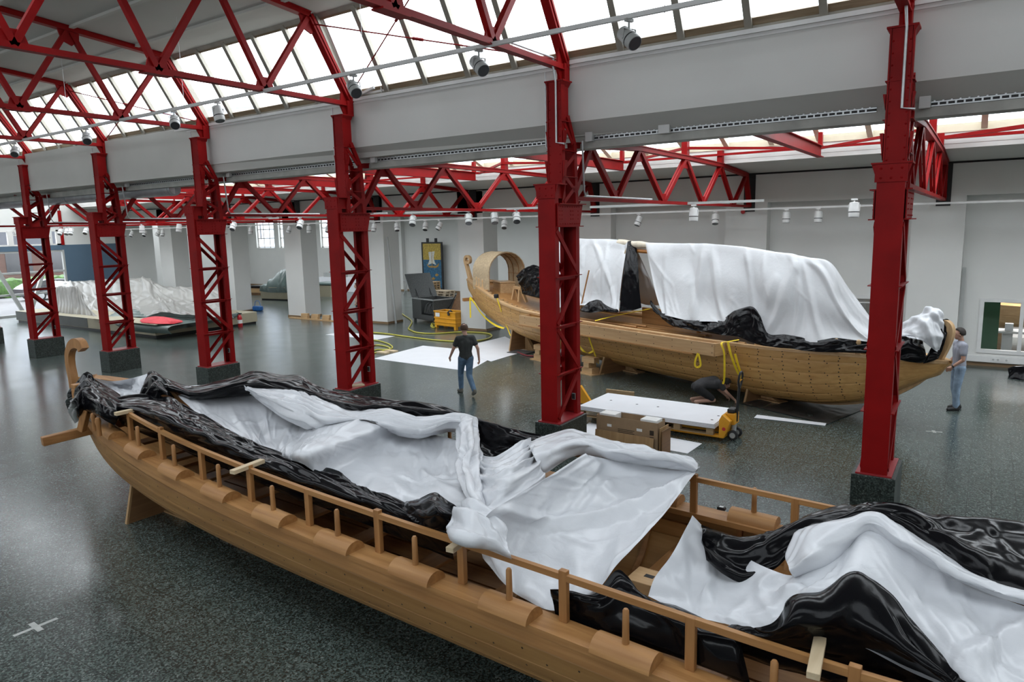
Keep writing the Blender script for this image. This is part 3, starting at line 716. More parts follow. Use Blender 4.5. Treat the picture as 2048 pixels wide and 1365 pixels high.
# frames, thwarts and floor boards
for u in np.arange(-9.0, 6.2, .5):
    P = []
    for t in np.linspace(.04, 1, 10): P.append(h1.pt(u, t, -1, .05))
    P += [Vector((q.x, -q.y, q.z)) for q in P[::-1]]
    m = MB()
    for a, b in zip(P[:-1], P[1:]):
        if (b-a).length > .004: m.bar(a, b, .07, .06, (1, 0, 0))
    m.build('rib', 'larchz', boat1)
for u in np.arange(-8.5, 5.6, 1.0):
    z = h1.g(u)-.34; b = h1.pt(u, .22, -1, .05).y
    MB().box(u-.12, u+.12, b, -b, z-.04, z).build('thwart', 'larchy', boat1, bevel=.006)
m = MB()
for k in range(5): m.box(-8.5, 5.5, -.75+.31*k, -.75+.31*k+.28, h1.k(0)+.13, h1.k(0)+.16)
m.build('floor_board', 'larch', boat1)
# stern: sternpost with curled head, bitt, steering beam
def curve_plank(mb, pts, w, hs):                     # plank of thickness w (across v) with varying depth hs along a path in the u-z plane
    n = len(pts); R = []
    for i in range(n):
        d = Vector(pts[min(i+1, n-1)])-Vector(pts[max(i-1, 0)]); d.normalize(); nn = Vector((d.z, 0, -d.x)); p = Vector(pts[i]); h = hs[i]/2
        R.append([p+nn*h+Vector((0, -w/2, 0)), p+nn*h+Vector((0, w/2, 0)), p-nn*h+Vector((0, w/2, 0)), p-nn*h+Vector((0, -w/2, 0)), p+nn*h+Vector((0, -w/2, 0))])
    mb.grid(R); mb.add([R[0][k] for k in range(4)], [(0, 1, 2, 3)]); mb.add([R[-1][k] for k in range(4)], [(3, 2, 1, 0)])
    return mb
def c1(px, py): # point on the near boat's centre plane
    n = B1M.to_3x3() @ Vector((0, 1, 0)); return B1I @ upl(px, py, B1M.translation, n)
path = [c1(*p) for p in ((153, 800), (149, 775), (146, 755), (141, 730), (140, 708), (145, 692), (154, 686), (163, 690), (167, 700))]
P = [Vector((p.x, 0, p.z)) for p in path]
def resample(P, n=40):
    P = [Vector(p) for p in P]; out = []
    for i in range(n):
        t = i/(n-1)*(len(P)-1); k = min(int(t), len(P)-2); f = t-k
        p0 = P[max(k-1, 0)]; p1 = P[k]; p2 = P[k+1]; p3 = P[min(k+2, len(P)-1)]
        out.append(.5*((2*p1)+(p2-p0)*f+(2*p0-5*p1+4*p2-p3)*f*f+(3*p1-p0-3*p2+p3)*f**3))
    return out
R = resample(P, 36)
curve_plank(MB(), R, .12, [.15+.06*max(0, (i-20)/16) for i in range(36)]).build('stern_post', 'larchz', boat1, smooth=50)
kp = [Vector((u, 0, h1.k(u)-.02)) for u in np.linspace(-11.28, 7.7, 60)]
curve_plank(MB(), kp, .14, [.12]*60).build('keel', 'larch', boat1, smooth=50)
p = B1I @ uz(161, 832, 1.47)
m = MB().box(-.07, .07, -.06, .06, -.05, .42).prism([(-.07, -.06, .42), (.07, -.06, .42), (.07, .06, .42), (-.07, .06, .42)], (.0, 0, .07)); m.build('stern_bitt', 'larchz', boat1, loc=p, bevel=.012)
for q in ((190, 862), (199, 872)):
    p = B1I @ uz(*q, 1.43); MB().lathe([(.035, 0), (.03, .14), (.042, .2), (.03, .25), (.01, .26)], p, 10).build('stern_peg', 'larchz', boat1, smooth=40)
a = B1I @ uz(84, 884, 1.22); b = Vector((a.x+.05, 1.6, 1.28))
a2 = Vector((-8.95, -.2, 1.30))
d = (a2-a); m = MB().bar(a, a+d*1.35, .12, .13); m.build('steering_beam', 'larchy', boat1, bevel=.01)
p = B1I @ uz(163, 862, 1.36); MB().bar(p, p+Vector((.12, .05, .32)), .09, .10).build('stern_bracket', 'larchz', boat1, bevel=.01)
# pale battens laid across the rails
def batten(px, py, label, out=.22, length=2.3, skew=0.0):
    p = B1I @ uz(px, py, 1.60 if px > 400 else 1.72)
    u = p.x; z = h1.g(u)+.035+.40+.0
    v0 = -(h1.b(u)-.17)-out
    w0 = B1M @ Vector((u, v0, z)); w1 = B1M @ Vector((u+skew, v0+length, z))
    m = MB().bar(w0, w1, .075, .045)
    return single(m, 'timber_batten', 'pine', label, 'batten', 'battens across the near boat', origin=tuple(w0), bevel=.004)
batten(497, 935, 'pale timber batten on the near rail, left of the large flat white sheet', skew=-.06, length=.42)
batten(905, 1083, 'pale timber batten on the near rail where the white sheet is gathered', skew=-.06, length=.45)
batten(1635, 1306, 'short-ended pale batten on the near rail at the lower right', skew=-.06, length=.42)
batten(242, 832, 'pale timber batten crossing the rail end at the stern of the near boat', out=.18, length=.32)
p = B1I @ uz(1772, 998, 1.56); v1_ = h1.b(p.x)-.17
w0 = B1M @ Vector((p.x, v1_-.15, h1.g(p.x)+.435)); w1 = B1M @ Vector((p.x+.03, v1_+.24, h1.g(p.x)+.435))
single(MB().bar(w0, w1, .075, .05), 'timber_batten', 'pine', 'pale batten end sticking out over the far rail in front of the rightmost plinth', 'batten', 'battens across the near boat', origin=tuple(w0), bevel=.004)
# ---- supports under the near boat
def trestle(name, label, wpos, rz, hw, ht, hwt, mats=('ply', 'plyedge')):
    o = thing(name, label, 'boat support', wpos, rz, 'plywood boat cradles')
    m = MB().prism([(-.02, -hw, 0), (-.02, hw, 0), (-.02, hwt, ht), (-.02, .25, ht*.45), (-.02, -.25, ht*.45), (-.02, -hwt, ht)], (.04, 0, 0)); m.build('board', mats[0], o)
    for s in (-1, 1): MB().bar((0, s*hw, 0), (0, s*hwt, ht), .05, .03, (0, 1, .3)).build('edge_batten', mats[1], o)
    for s in (-1, 1):
        m = MB().prism([(.02, s*.35-.05, 0), (.50, s*.35-.05, 0), (.02, s*.35-.05, ht*.55)], (0, .1, 0)); m.box(.02, .6, s*.35-.16, s*.35+.16, 0, .025); m.build('buttress', mats[1], o)
    return o
w = uz(247, 1053)
trestle('boat_cradle', 'plywood cradle with raked edge under the stern of the near boat', (w.x+.02, 6.12, 0), -.05, 1.05, .80, .86)
for i, (px, py, lab) in enumerate([(496, 1098, 'keel block on a floor plate under the near boat, next to its stern cradle'), (650, 1152, 'keel block on a floor plate under the near boat, middle one of three'), (850, 1229, 'keel block on a floor plate under the near boat, rightmost in view')]):
    w = uz(px, py); o = thing('keel_block', lab, 'keel block', (w.x-.25, w.y+.38, 0), -.05, 'keel blocks of the near boat')
    MB().box(-.33, .33, -.40, .40, 0, .03).build('floor_plate', 'ply', o); MB().box(-.2, .2, -.25, .25, .03, .17).build('block', 'plyedge', o, bevel=.008); MB().box(-.10, .10, -.13, .13, .17, .225).build('wedge', 'nail', o)
# ================================================================ plastic sheeting
def sheet_mat(name, c, rough, bmp, spec=.5, coat=0.0):
    m, nt, b = new_mat(name)
    n = tex(nt, 'ShaderNodeTexNoise', 2.5, detail=5)
    r = ramp(nt, n.outputs['Fac'], [(.3, [x*.93 for x in c]), (.7, c)]); lk(nt, r.outputs[0], b.inputs['Base Color'])
    b.inputs['Roughness'].default_value = rough; b.inputs['Specular IOR Level'].default_value = spec
    v = tex(nt, 'ShaderNodeTexNoise', 9, detail=6); v.inputs['Distortion'].default_value = 1.2
    bump(nt, b, v.outputs['Fac'], bmp, .02)
    return m
M['sheetw'] = sheet_mat('white_plastic_sheet', (.65, .665, .695), .27, .16)
M['sheetk'] = sheet_mat('black_plastic_sheet', (.0045, .0045, .0055), .17, .05, .15)
M['sheetw2'] = sheet_mat('white_plastic_drape', (.54, .55, .565), .42, .15)
def crs(p0, p1, p2, p3, f):
    return .5*((2*p1)+(p2-p0)*f+(2*p0-5*p1+4*p2-p3)*f*f+(3*p1-p0-3*p2+p3)*f**3)
def dense(A, n, axis):
    A = np.moveaxis(A, axis, 0); K = A.shape[0]; out = []
    seg = np.linalg.norm(np.diff(A, axis=0), axis=2).mean(axis=1); cum = np.concatenate([[0], np.cumsum(seg)])
    for d in np.linspace(0, cum[-1], n):
        k = min(max(int(np.searchsorted(cum, d, 'right'))-1, 0), K-2); f = (d-cum[k])/max(cum[k+1]-cum[k], 1e-9)
        out.append(crs(A[max(k-1, 0)], A[k], A[k+1], A[min(k+2, K-1)], f))
    return np.moveaxis(np.array(out), 0, axis)
def normals(P):
    du = np.gradient(P, axis=0); dv = np.gradient(P, axis=1); n = np.cross(du, dv)
    n /= np.linalg.norm(n, axis=2, keepdims=True)+1e-9
    return n
class Sheet:
    """control rows of 3D points -> dense grid with folds and creases"""
    def __init__(s, ctrl, res=.028, seed=1, toward=(0, 0, 1)):
        A = np.array([[tuple(p) for p in r] for r in ctrl], float)
        L0 = np.linalg.norm(np.diff(A, axis=0), axis=2).sum(axis=0).mean(); L1 = np.linalg.norm(np.diff(A, axis=1), axis=2).sum(axis=1).mean()
        n0 = int(min(max(L0/res, 10), 260)); n1 = int(min(max(L1/res, 10), 420))
        s.P = dense(dense(A, n0, 0), n1, 1); s.L0 = L0; s.L1 = L1
        s.S = np.linspace(0, L0, n0)[:, None]*np.ones((1, n1)); s.T = np.linspace(0, L1, n1)[None, :]*np.ones((n0, 1))
        s.rng = np.random.default_rng(seed); s.D = np.zeros((n0, n1)); s.tw = np.array(toward, float)
    def crease(s, n, amp, wid, length, ang=None, spread=180, sharp=1.0, bias=.35):
        R = s.rng
        for _ in range(n):
            c0, c1 = R.uniform(-.05, s.L0+.05), R.uniform(-.05, s.L1+.05)
            a = math.radians(R.uniform(0, 180) if ang is None else R.normal(ang, spread))
            x0, x1 = s.S-c0, s.T-c1
            al = x0*math.sin(a)+x1*math.cos(a); ac = x0*math.cos(a)-x1*math.sin(a)
            L = length*R.uniform(.5, 1.4); w = wid*R.uniform(.5, 1.5); ac = ac+.12*w*np.sin(al/w*.7+R.uniform(0, 6))
            f = np.clip(1-np.abs(ac)/w, 0, 1)**sharp*np.clip(1-(2*al/L)**2, 0, 1)
            s.D += f*amp*R.uniform(.35, 1)*(1 if R.uniform() > bias else -1)
        return s
    def line(s, p, q, amp, w, sharp=1.0):                  # one crease between two places given as fractions (row, column)
        p0 = np.array([p[0]*s.L0, p[1]*s.L1]); q0 = np.array([q[0]*s.L0, q[1]*s.L1]); d = q0-p0; L = np.linalg.norm(d); d /= L
        x0, x1 = s.S-p0[0], s.T-p0[1]; al = (x0*d[0]+x1*d[1])/L; ac = x0*d[1]-x1*d[0]
        s.D += amp*np.clip(1-np.abs(ac)/w, 0, 1)**sharp*np.clip(np.minimum(al, 1-al)*5+.25, 0, 1)*((al > -.05) & (al < 1.05))
        return s
    def waves(s, amp, freq, along=1, phase=0.0, warp=.5, power=1.0):   # folds that run along one direction; freq = folds per metre across
        X, Y = (s.S, s.T) if along == 1 else (s.T, s.S)
        R = s.rng; ph = phase+R.uniform(0, 6)
        w = warp*(np.sin(Y*2.1+ph)+.6*np.sin(Y*4.7+1.3*ph)+.4*np.sin(Y*9.1+ph*2))
        a = np.abs(np.sin(X*freq*PI+w))**power
        s.D += amp*(a-.5)*(.65+.35*np.sin(Y*3.3+ph*1.7))
        return s
    def tri(s, amp, freq, seed=0):                        # angular folds running along the second direction
        R = s.rng; ph = R.uniform(0, 6)
        x = s.S*freq + .35*np.sin(s.T*1.3+ph) + .22*np.sin(s.T*3.1+ph*1.7) + .12*np.sin(s.T*7.3+ph*.6)
        s.D += amp*(2*np.abs(x-np.floor(x)-.5)-.5)*(.6+.4*np.sin(s.T*2.7+ph*2)); return s
    def facet(s, amp, ws, wt, warp=.35):                  # flat crumpled facets: random heights on a skewed lattice, linear between
        R = s.rng; ph = R.uniform(0, 6, 4)
        x = s.S/ws + warp*np.sin(s.T/wt*1.1+ph[0]) + .3*warp*np.sin(s.T/wt*2.9+ph[1]); y = s.T/wt + warp*np.sin(s.S/ws*1.2+ph[2]) + .5*x
        x = x-x.min(); y = y-y.min(); H = R.uniform(-1, 1, (int(x.max())+3, int(y.max())+3))
        i = x.astype(int); j = y.astype(int); f = x-i; g = y-j
        a, b, c, d = H[i, j], H[i+1, j], H[i, j+1], H[i+1, j+1]
        s.D += amp*np.where(f+g < 1, a+(b-a)*f+(c-a)*g, d+(c-d)*(1-f)+(b-d)*(1-g)); return s
    def roll(s, amp, freq, seed=0):
        return s.waves(amp, freq, 1, seed, .8, .7)
    def swell(s, amp, size):
        R = s.rng
        for _ in range(5):
            a = R.uniform(0, 2*PI); k = 2*PI/(size*R.uniform(.7, 1.5))
            s.D += amp/3*np.sin((s.S*math.cos(a)+s.T*math.sin(a))*k+R.uniform(0, 6))
        return s
    def mesh(s, edge=.0):
        n = normals(s.P); sg = np.sign((n*s.tw).sum(axis=2).mean()); n = n*sg
        D = s.D
        if edge:
            e = np.minimum(np.minimum(s.S, s.L0-s.S)/edge, np.minimum(s.T, s.L1-s.T)/edge); D = D*np.clip(e*.8+.2, 0, 1)
        s.Q = s.P+n*D[..., None]
        return s
    def build(s, name, mat, parent=None, base=None):
        if not hasattr(s, 'Q'): s.mesh()
        Q = s.Q; n0, n1 = Q.shape[:2]
        off = np.array(base if base is not None else (0, 0, 0), float)
        me = bpy.data.meshes.new(name); V = (Q.reshape(-1, 3)-off)
        idx = np.arange(n0*n1).reshape(n0, n1)
        F = np.stack([idx[:-1, :-1], idx[:-1, 1:], idx[1:, 1:], idx[1:, :-1]], axis=-1).reshape(-1, 4)
        me.vertices.add(len(V)); me.vertices.foreach_set('co', V.astype(np.float32).ravel())
        me.loops.add(F.size); me.loops.foreach_set('vertex_index', F.ravel().astype(np.int32))
        me.polygons.add(len(F)); me.polygons.foreach_set('loop_start', np.arange(0, F.size, 4, dtype=np.int32)); me.polygons.foreach_set('loop_total', np.full(len(F), 4, dtype=np.int32))
        me.polygons.foreach_set('use_smooth', [True]*len(F)); me.update(); me.validate()
        me.materials.append(M[mat]); o = bpy.data.objects.new(name, me); C.objects.link(o)
        if parent: o.parent = parent
        elif base is not None: o.location = base
        return o
EXT = [0.0]                                              # metres a patch carries on along the boat past its last control point
def ctl(rows):
    R_ = [[uz(*p) for p in r] for r in rows]
    if EXT[0]:
        d = B1M.to_3x3() @ Vector((1, 0, 0))
        for r in R_: z = r[-1].z; r += [r[-1]+d*(EXT[0]*.5), r[-1]+d*EXT[0]]
    return R_
def white(rows, seed, res=.026, heavy=1.0):
    s = Sheet(ctl(rows), res, seed)
    s.facet(.018*heavy, .35, .5).swell(.03*heavy, 1.1).crease(int(22*heavy), .05*heavy, .13, 1.5, 70, 30).crease(int(60*heavy), .022*heavy, .05, .9, 70, 45).crease(60, .013, .030, 1.5, 62, 14).crease(70, .005, .018, .4)
    s.D = .07*np.tanh(s.D/.07)
    return s.mesh(.12)
def folded(rows, seed, freq=7, amp=.07, res=.02):
    s = Sheet(ctl(rows), res, seed); s.tri(amp*1.3, freq*.55, seed).facet(.018, .09, .30).crease(14, .04, .09, .8, 0, 35).crease(30, .018, .035, .7, 0, 30).crease(40, .008, .018, .4, 0, 50); s.D = .09*np.tanh(s.D/.09)
    return s.mesh(.05)
def black(rows, seed, amp=.06, freq=5, res=.02, n=1.0):
    s = Sheet(ctl(rows), res, seed); A = max(s.L0*s.L1, .15)
    s.facet(.034, .17, .50).tri(.020, 2.2, seed).crease(int(5*A*n)+2, .045, .13, 1.4, 0, 20).crease(int(7*A*n)+3, .018, .06, .9, 0, 30).facet(.007*n, .10, .28).crease(int(12*A*n)+4, .009, .035, .8, 0, 30).crease(int(8*A*n)+4, .005, .02, .4, 0, 60)
    s.D = .09*np.tanh(s.D/.09)
    return s.mesh(.05)
def sheet_thing(label, parts, group=None, cat='plastic sheet', name='plastic_sheet'):
    """parts = [(name, Sheet, material)]"""
    if len(parts) == 1:
        n, s, mt = parts[0]; Q = s.Q.reshape(-1, 3); b = (float(Q[:, 0].mean()), float(Q[:, 1].mean()), float(Q[:, 2].min()))
        return tag(s.build(name, mt, None, b), label, cat, group)
    Q = np.concatenate([s.Q.reshape(-1, 3) for _, s, _ in parts]); b = (float(Q[:, 0].mean()), float(Q[:, 1].mean()), float(Q[:, 2].min()))
    o = thing(name, label, cat, b, 0, group)
    for n, s, mt in parts: s.build(n, mt, o, b)
    return o
# ---- large white sheet left of the gather
panel = white([
 [(345,775,1.75),(430,770,1.72),(520,774,1.70),(640,812,1.66),(744,847,1.78),(800,860,1.62),(850,866,1.58),(900,878,1.58),(940,893,1.6)],
 [(360,797,1.70),(430,794,1.60),(520,802,1.56),(620,832,1.56),(702,863,1.77),(765,886,1.54),(820,900,1.50),(880,915,1.5),(938,930,1.55)],
 [(380,815,1.65),(440,830,1.52),(510,846,1.46),(585,868,1.48),(652,884,1.76),(715,914,1.48),(780,940,1.42),(850,960,1.42),(942,975,1.5)],
 [(395,832,1.60),(455,864,1.48),(515,888,1.43),(560,903,1.45),(604,907,1.75),(668,944,1.44),(745,984,1.38),(830,1012,1.38),(946,1018,1.5)],
 [(400,845,1.52),(462,880,1.40),(515,905,1.36),(560,920,1.38),(600,926,1.62),(662,968,1.36),(740,1012,1.28),(830,1040,1.28),(944,1038,1.42)]], 11)
roll1 = folded([
 [(478,772,1.58),(534,779,1.62),(582,779,1.62),(640,797,1.62),(703,824,1.60),(771,819,1.62),(840,838,1.62),(915,828,1.68),(955,838,1.62)],
 [(484,771,1.74),(540,783,1.80),(590,788,1.80),(645,806,1.80),(706,828,1.76),(772,825,1.80),(840,843,1.78),(912,832,1.80),(956,842,1.72)],
 [(490,777,1.78),(545,800,1.86),(598,816,1.86),(652,830,1.85),(712,837,1.80),(778,844,1.84),(842,855,1.82),(908,842,1.82),(956,852,1.75)],
 [(497,783,1.72),(550,815,1.78),(603,838,1.76),(660,848,1.76),(722,842,1.76),(786,858,1.76),(842,866,1.74),(902,853,1.74),(954,862,1.70)],
 [(502,788,1.62),(552,828,1.62),(606,854,1.60),(666,861,1.60),(735,848,1.66),(791,868,1.60),(841,876,1.60),(898,862,1.62),(950,872,1.60)]], 12, 9, .06)
gath = folded([
 [(910,835,1.72),(914,870,1.68),(916,905,1.64),(917,940,1.60),(926,985,1.58),(950,1018,1.58)],
 [(925,832,1.84),(928,870,1.78),(930,905,1.74),(932,940,1.70),(940,985,1.68),(958,1016,1.66)],
 [(940,834,1.82),(943,870,1.80),(944,905,1.74),(950,945,1.70),(955,985,1.70),(966,1012,1.66)],
 [(954,838,1.68),(958,870,1.66),(960,905,1.60),(968,950,1.58),(972,985,1.58),(975,1008,1.58)]], 13, 9, .08)
gath2 = folded([
 [(944,905,1.50),(985,915,1.60),(1010,905,1.66),(1040,888,1.70),(1060,880,1.66)],
 [(955,935,1.62),(990,935,1.76),(1014,925,1.80),(1042,912,1.82),(1068,900,1.74)],
 [(962,965,1.66),(996,960,1.80),(1018,950,1.84),(1044,935,1.82),(1075,918,1.74)],
 [(964,998,1.64),(1000,985,1.74),(1022,974,1.76),(1048,958,1.74),(1082,935,1.70)],
 [(964,1030,1.64),(1003,1014,1.66),(1031,998,1.66),(1058,981,1.66),(1091,960,1.66)]], 14, 7, .11)
sheet_thing('large white plastic sheet over the left half of the near boat, with rolled far edge', [('panel', panel, 'sheetw'), ('rolled_edge', roll1, 'sheetw'), ('gathered_fold', gath, 'sheetw')], 'white sheets on the near boat')
# ---- white sheet amidships
p3 = white([
 [(1168,909,1.77),(1230,922,1.66),(1300,932,1.62),(1360,938,1.62),(1400,934,1.66)],
 [(1110,945,1.77),(1175,964,1.54),(1240,978,1.48),(1312,990,1.50),(1362,986,1.60)],
 [(1040,988,1.76),(1110,1014,1.48),(1182,1040,1.38),(1262,1052,1.40),(1312,1050,1.52)],
 [(975,1030,1.76),(1040,1062,1.42),(1112,1090,1.30),(1192,1112,1.28),(1246,1120,1.40)],
 [(958,1075,1.55),(1005,1112,1.32),(1070,1146,1.20),(1150,1164,1.18),(1210,1163,1.28)],
 [(965,1117,1.30),(1005,1165,1.18),(1050,1200,1.12),(1110,1222,1.10),(1190,1192,1.15)]], 21, .024)
p3.D[:] = 0
p3.swell(.02, 1.3).crease(22, .035, .10, 1.2, 60, 25).crease(40, .012, .045, .6).crease(60, .005, .02, .3).line((.12, .98), (.62, .42), .09, .16).line((.62, .42), (.66, .02), .07, .14).line((.05, .0), (.55, .0), .05, .09).line((.18, .45), (.5, .5), .045, .10).line((.06, .22), (.40, .36), .04, .09).line((.02, .99), (.9, .99), .03, .07)
p3.mesh(.05)
roll2 = folded([
 [(1055,888,1.62),(1078,878,1.64),(1134,860,1.66),(1165,866,1.63),(1229,885,1.63),(1300,899,1.63),(1372,916,1.63),(1396,933,1.62)],
 [(1058,893,1.76),(1082,886,1.78),(1136,870,1.80),(1170,873,1.80),(1232,892,1.78),(1303,905,1.76),(1371,920,1.74),(1396,936,1.68)],
 [(1066,910,1.80),(1087,903,1.82),(1138,885,1.84),(1175,885,1.84),(1235,902,1.82),(1305,914,1.79),(1368,926,1.75),(1394,939,1.69)],
 [(1076,930,1.72),(1092,922,1.74),(1137,902,1.76),(1173,898,1.78),(1230,914,1.75),(1302,924,1.72),(1360,933,1.70),(1391,943,1.66)],
 [(1084,948,1.62),(1097,944,1.62),(1136,918,1.66),(1170,911,1.67),(1226,924,1.63),(1300,933,1.62),(1355,941,1.62),(1388,947,1.61)]], 22, 5, .05)
bund = folded([
 [(925,1012,1.63),(945,1010,1.69),(965,1022,1.67),(990,1040,1.63),(1012,1070,1.55)],
 [(905,1032,1.70),(935,1032,1.80),(960,1044,1.76),(990,1064,1.70),(1016,1090,1.58)],
 [(893,1056,1.69),(920,1064,1.79),(950,1076,1.77),(984,1090,1.67),(1021,1108,1.57)],
 [(898,1064,1.64),(918,1078,1.68),(946,1092,1.66),(980,1102,1.62),(1024,1120,1.50)]], 23, 6, .09)
sheet_thing('white plastic sheet amidships on the near boat, one free edge hanging into the hull', [('panel', p3, 'sheetw'), ('rolled_edge', roll2, 'sheetw'), ('gathered_fold', gath2, 'sheetw'), ('hem_bundle', bund, 'sheetw')], 'white sheets on the near boat')
# ---- white sheet at the right
EXT[0] = 2.2
p4 = white([
 [(1384,1031,1.76),(1450,1090,1.46),(1570,1150,1.50),(1640,1128,1.62),(1741,1055,1.80),(1860,1130,1.68),(1960,1175,1.62),(2080,1222,1.6)],
 [(1365,1070,1.62),(1440,1130,1.38),(1530,1180,1.40),(1625,1160,1.58),(1725,1096,1.77),(1850,1175,1.60),(1960,1225,1.55),(2080,1272,1.52)],
 [(1340,1115,1.48),(1420,1170,1.30),(1505,1210,1.36),(1600,1195,1.55),(1707,1146,1.72),(1840,1222,1.55),(1960,1280,1.50),(2080,1334,1.48)],
 [(1310,1155,1.34),(1390,1200,1.26),(1480,1235,1.32),(1580,1235,1.48),(1690,1210,1.60),(1830,1282,1.48),(1960,1342,1.45),(2090,1402,1.42)],
 [(1296,1192,1.26),(1380,1230,1.26),(1470,1254,1.30),(1560,1274,1.40),(1670,1272,1.48),(1830,1347,1.40),(1960,1402,1.40),(2090,1452,1.38)]], 31, .024, .8)
p4.line((.02, .57), (.85, .47), .07, .10).line((.02, .57), (.9, .72), .05, .12).line((.05, .02), (.8, .10), .06, .10).line((.3, .2), (.9, .36), .05, .09).line((.25, .62), (.55, .9), .03, .06).crease(14, .03, .07, .8, 70, 30).mesh(.1)
roll4 = folded([
 [(1572,1118,1.55),(1590,1075,1.62),(1618,1045,1.66),(1707,1032,1.74),(1752,1030,1.76),(1796,1050,1.72),(1861,1092,1.68),(1964,1153,1.60),(2080,1190,1.58)],
 [(1574,1128,1.62),(1600,1090,1.74),(1635,1062,1.80),(1708,1042,1.86),(1752,1038,1.88),(1796,1062,1.84),(1861,1104,1.80),(1962,1163,1.72),(2080,1200,1.68)],
 [(1577,1138,1.64),(1612,1112,1.76),(1650,1085,1.80),(1706,1056,1.86),(1748,1046,1.88),(1796,1078,1.84),(1860,1118,1.80),(1955,1172,1.72),(2080,1208,1.68)],
 [(1582,1148,1.60),(1625,1128,1.68),(1668,1106,1.72),(1702,1078,1.80),(1743,1054,1.84),(1794,1092,1.76),(1860,1130,1.72),(1945,1176,1.66),(2080,1214,1.62)],
 [(1588,1155,1.54),(1639,1138,1.60),(1690,1110,1.66),(1712,1085,1.74),(1741,1062,1.80),(1793,1102,1.70),(1861,1139,1.66),(1930,1170,1.62),(2080,1220,1.60)]], 32, 4, .05)
EXT[0] = 0.0
sheet_thing('white plastic sheet at the lower right of the near boat, tented over a ridge', [('panel', p4, 'sheetw'), ('rolled_edge', roll4, 'sheetw')], 'white sheets on the near boat')
p1 = white([[(188,757,1.78),(222,762,1.74),(260,757,1.74),(300,748,1.78)],[(212,775,1.62),(238,778,1.56),(265,775,1.56),(290,770,1.66)],[(232,797,1.58),(250,800,1.5),(268,798,1.5),(284,792,1.54)]], 41, .02)
sheet_thing('small white plastic sheet between black folds at the stern of the near boat', [('panel', p1, 'sheetw')], 'white sheets on the near boat')
# ---- black sheeting
k1 = black([
 [(140,790,1.72),(155,762,1.95),(174,744,2.06),(192,761,1.96),(215,773,1.82),(242,793,1.70)],
 [(133,805,1.58),(150,790,1.86),(172,772,1.98),(195,783,1.92),(218,797,1.82),(242,812,1.72)],
 [(137,826,1.40),(150,820,1.70),(170,803,1.82),(195,811,1.86),(215,822,1.78),(238,832,1.68)],
 [(150,848,1.20),(158,842,1.48),(176,828,1.62),(196,833,1.70),(212,843,1.64),(230,852,1.56)]], 51, .06, 4, .016, .6)
sheet_thing('black plastic wrapped round the curled stern post of the near boat', [('wrap', k1, 'sheetk')], 'black sheets on the near boat')
k2 = black([
 [(287,775,1.45),(301,744,1.86),(330,757,1.76),(380,772,1.72),(430,765,1.72),(479,754,1.76),(513,744,1.82),(560,750,1.78),(602,752,1.76),(640,777,1.66),(713,794,1.66),(771,801,1.66),(839,804,1.70),(908,822,1.66),(925,830,1.6)],
 [(284,782,1.50),(303,756,1.88),(332,767,1.84),(382,782,1.80),(432,775,1.80),(481,764,1.84),(515,756,1.88),(562,762,1.86),(604,766,1.84),(642,788,1.76),(715,806,1.76),(773,810,1.76),(841,815,1.80),(908,828,1.72),(925,835,1.62)],
 [(281,788,1.50),(308,774,1.80),(338,781,1.78),(385,792,1.76),(435,785,1.76),(484,776,1.78),(520,772,1.82),(565,778,1.80),(608,784,1.78),(648,802,1.70),(718,820,1.70),(776,820,1.70),(842,828,1.72),(908,834,1.68),(925,840,1.6)],
 [(278,794,1.45),(312,790,1.60),(342,793,1.60),(388,801,1.60),(438,796,1.62),(488,792,1.62),(525,792,1.60),(570,800,1.58),(612,808,1.58),(655,820,1.55),(722,838,1.55),(780,834,1.56),(845,845,1.56),(908,845,1.58),(925,848,1.55)]], 52, .07, 5, .02, .4)
k2t = black([[(275,800,1.55),(290,770,1.75),(303,746,1.90),(316,752,1.88),(330,770,1.78)],[(285,805,1.6),(302,785,1.8),(312,770,1.92),(325,772,1.88),(340,785,1.76)],[(300,808,1.6),(315,800,1.7),(325,790,1.78),(338,792,1.76),(352,798,1.66)]], 57, .04, 4, .016)
sheet_thing('black plastic folds heaped along the far rail of the near boat, left part', [('heap', k2, 'sheetk'), ('peak', k2t, 'sheetk')], 'black sheets on the near boat')
k3 = black([
 [(230,798,1.70),(285,795,1.70),(335,798,1.70),(375,818,1.66),(430,843,1.60),(470,870,1.55),(515,889,1.50),(560,904,1.48),(609,931,1.48),(667,944,1.46),(706,973,1.42),(764,990,1.40),(835,1020,1.40)],
 [(226,812,1.74),(278,815,1.80),(328,828,1.82),(382,850,1.78),(440,876,1.70),(490,898,1.62),(545,918,1.58),(600,940,1.56),(655,962,1.56),(715,985,1.52),(775,1005,1.50),(835,1035,1.48),(880,1052,1.48)],
 [(228,822,1.66),(276,832,1.70),(325,850,1.70),(386,872,1.68),(446,898,1.62),(505,922,1.56),(560,944,1.54),(620,966,1.52),(680,990,1.52),(740,1012,1.48),(800,1034,1.47),(858,1056,1.44),(900,1070,1.47)],
 [(236,836,1.42),(280,849,1.40),(325,868,1.39),(390,892,1.38),(450,914,1.38),(510,938,1.37),(570,961,1.36),(630,983,1.36),(690,1004,1.35),(745,1026,1.35),(800,1046,1.34),(860,1066,1.32),(902,1080,1.32)],
 [(242,850,1.20),(286,868,1.15),(332,886,1.12),(396,916,1.10),(456,941,1.08),(516,966,1.05),(576,991,1.05),(636,1013,1.02),(696,1036,1.00),(752,1059,1.00),(808,1081,0.98),(868,1104,0.96),(908,1121,0.96)]], 53, .07, 4, .022, .4)
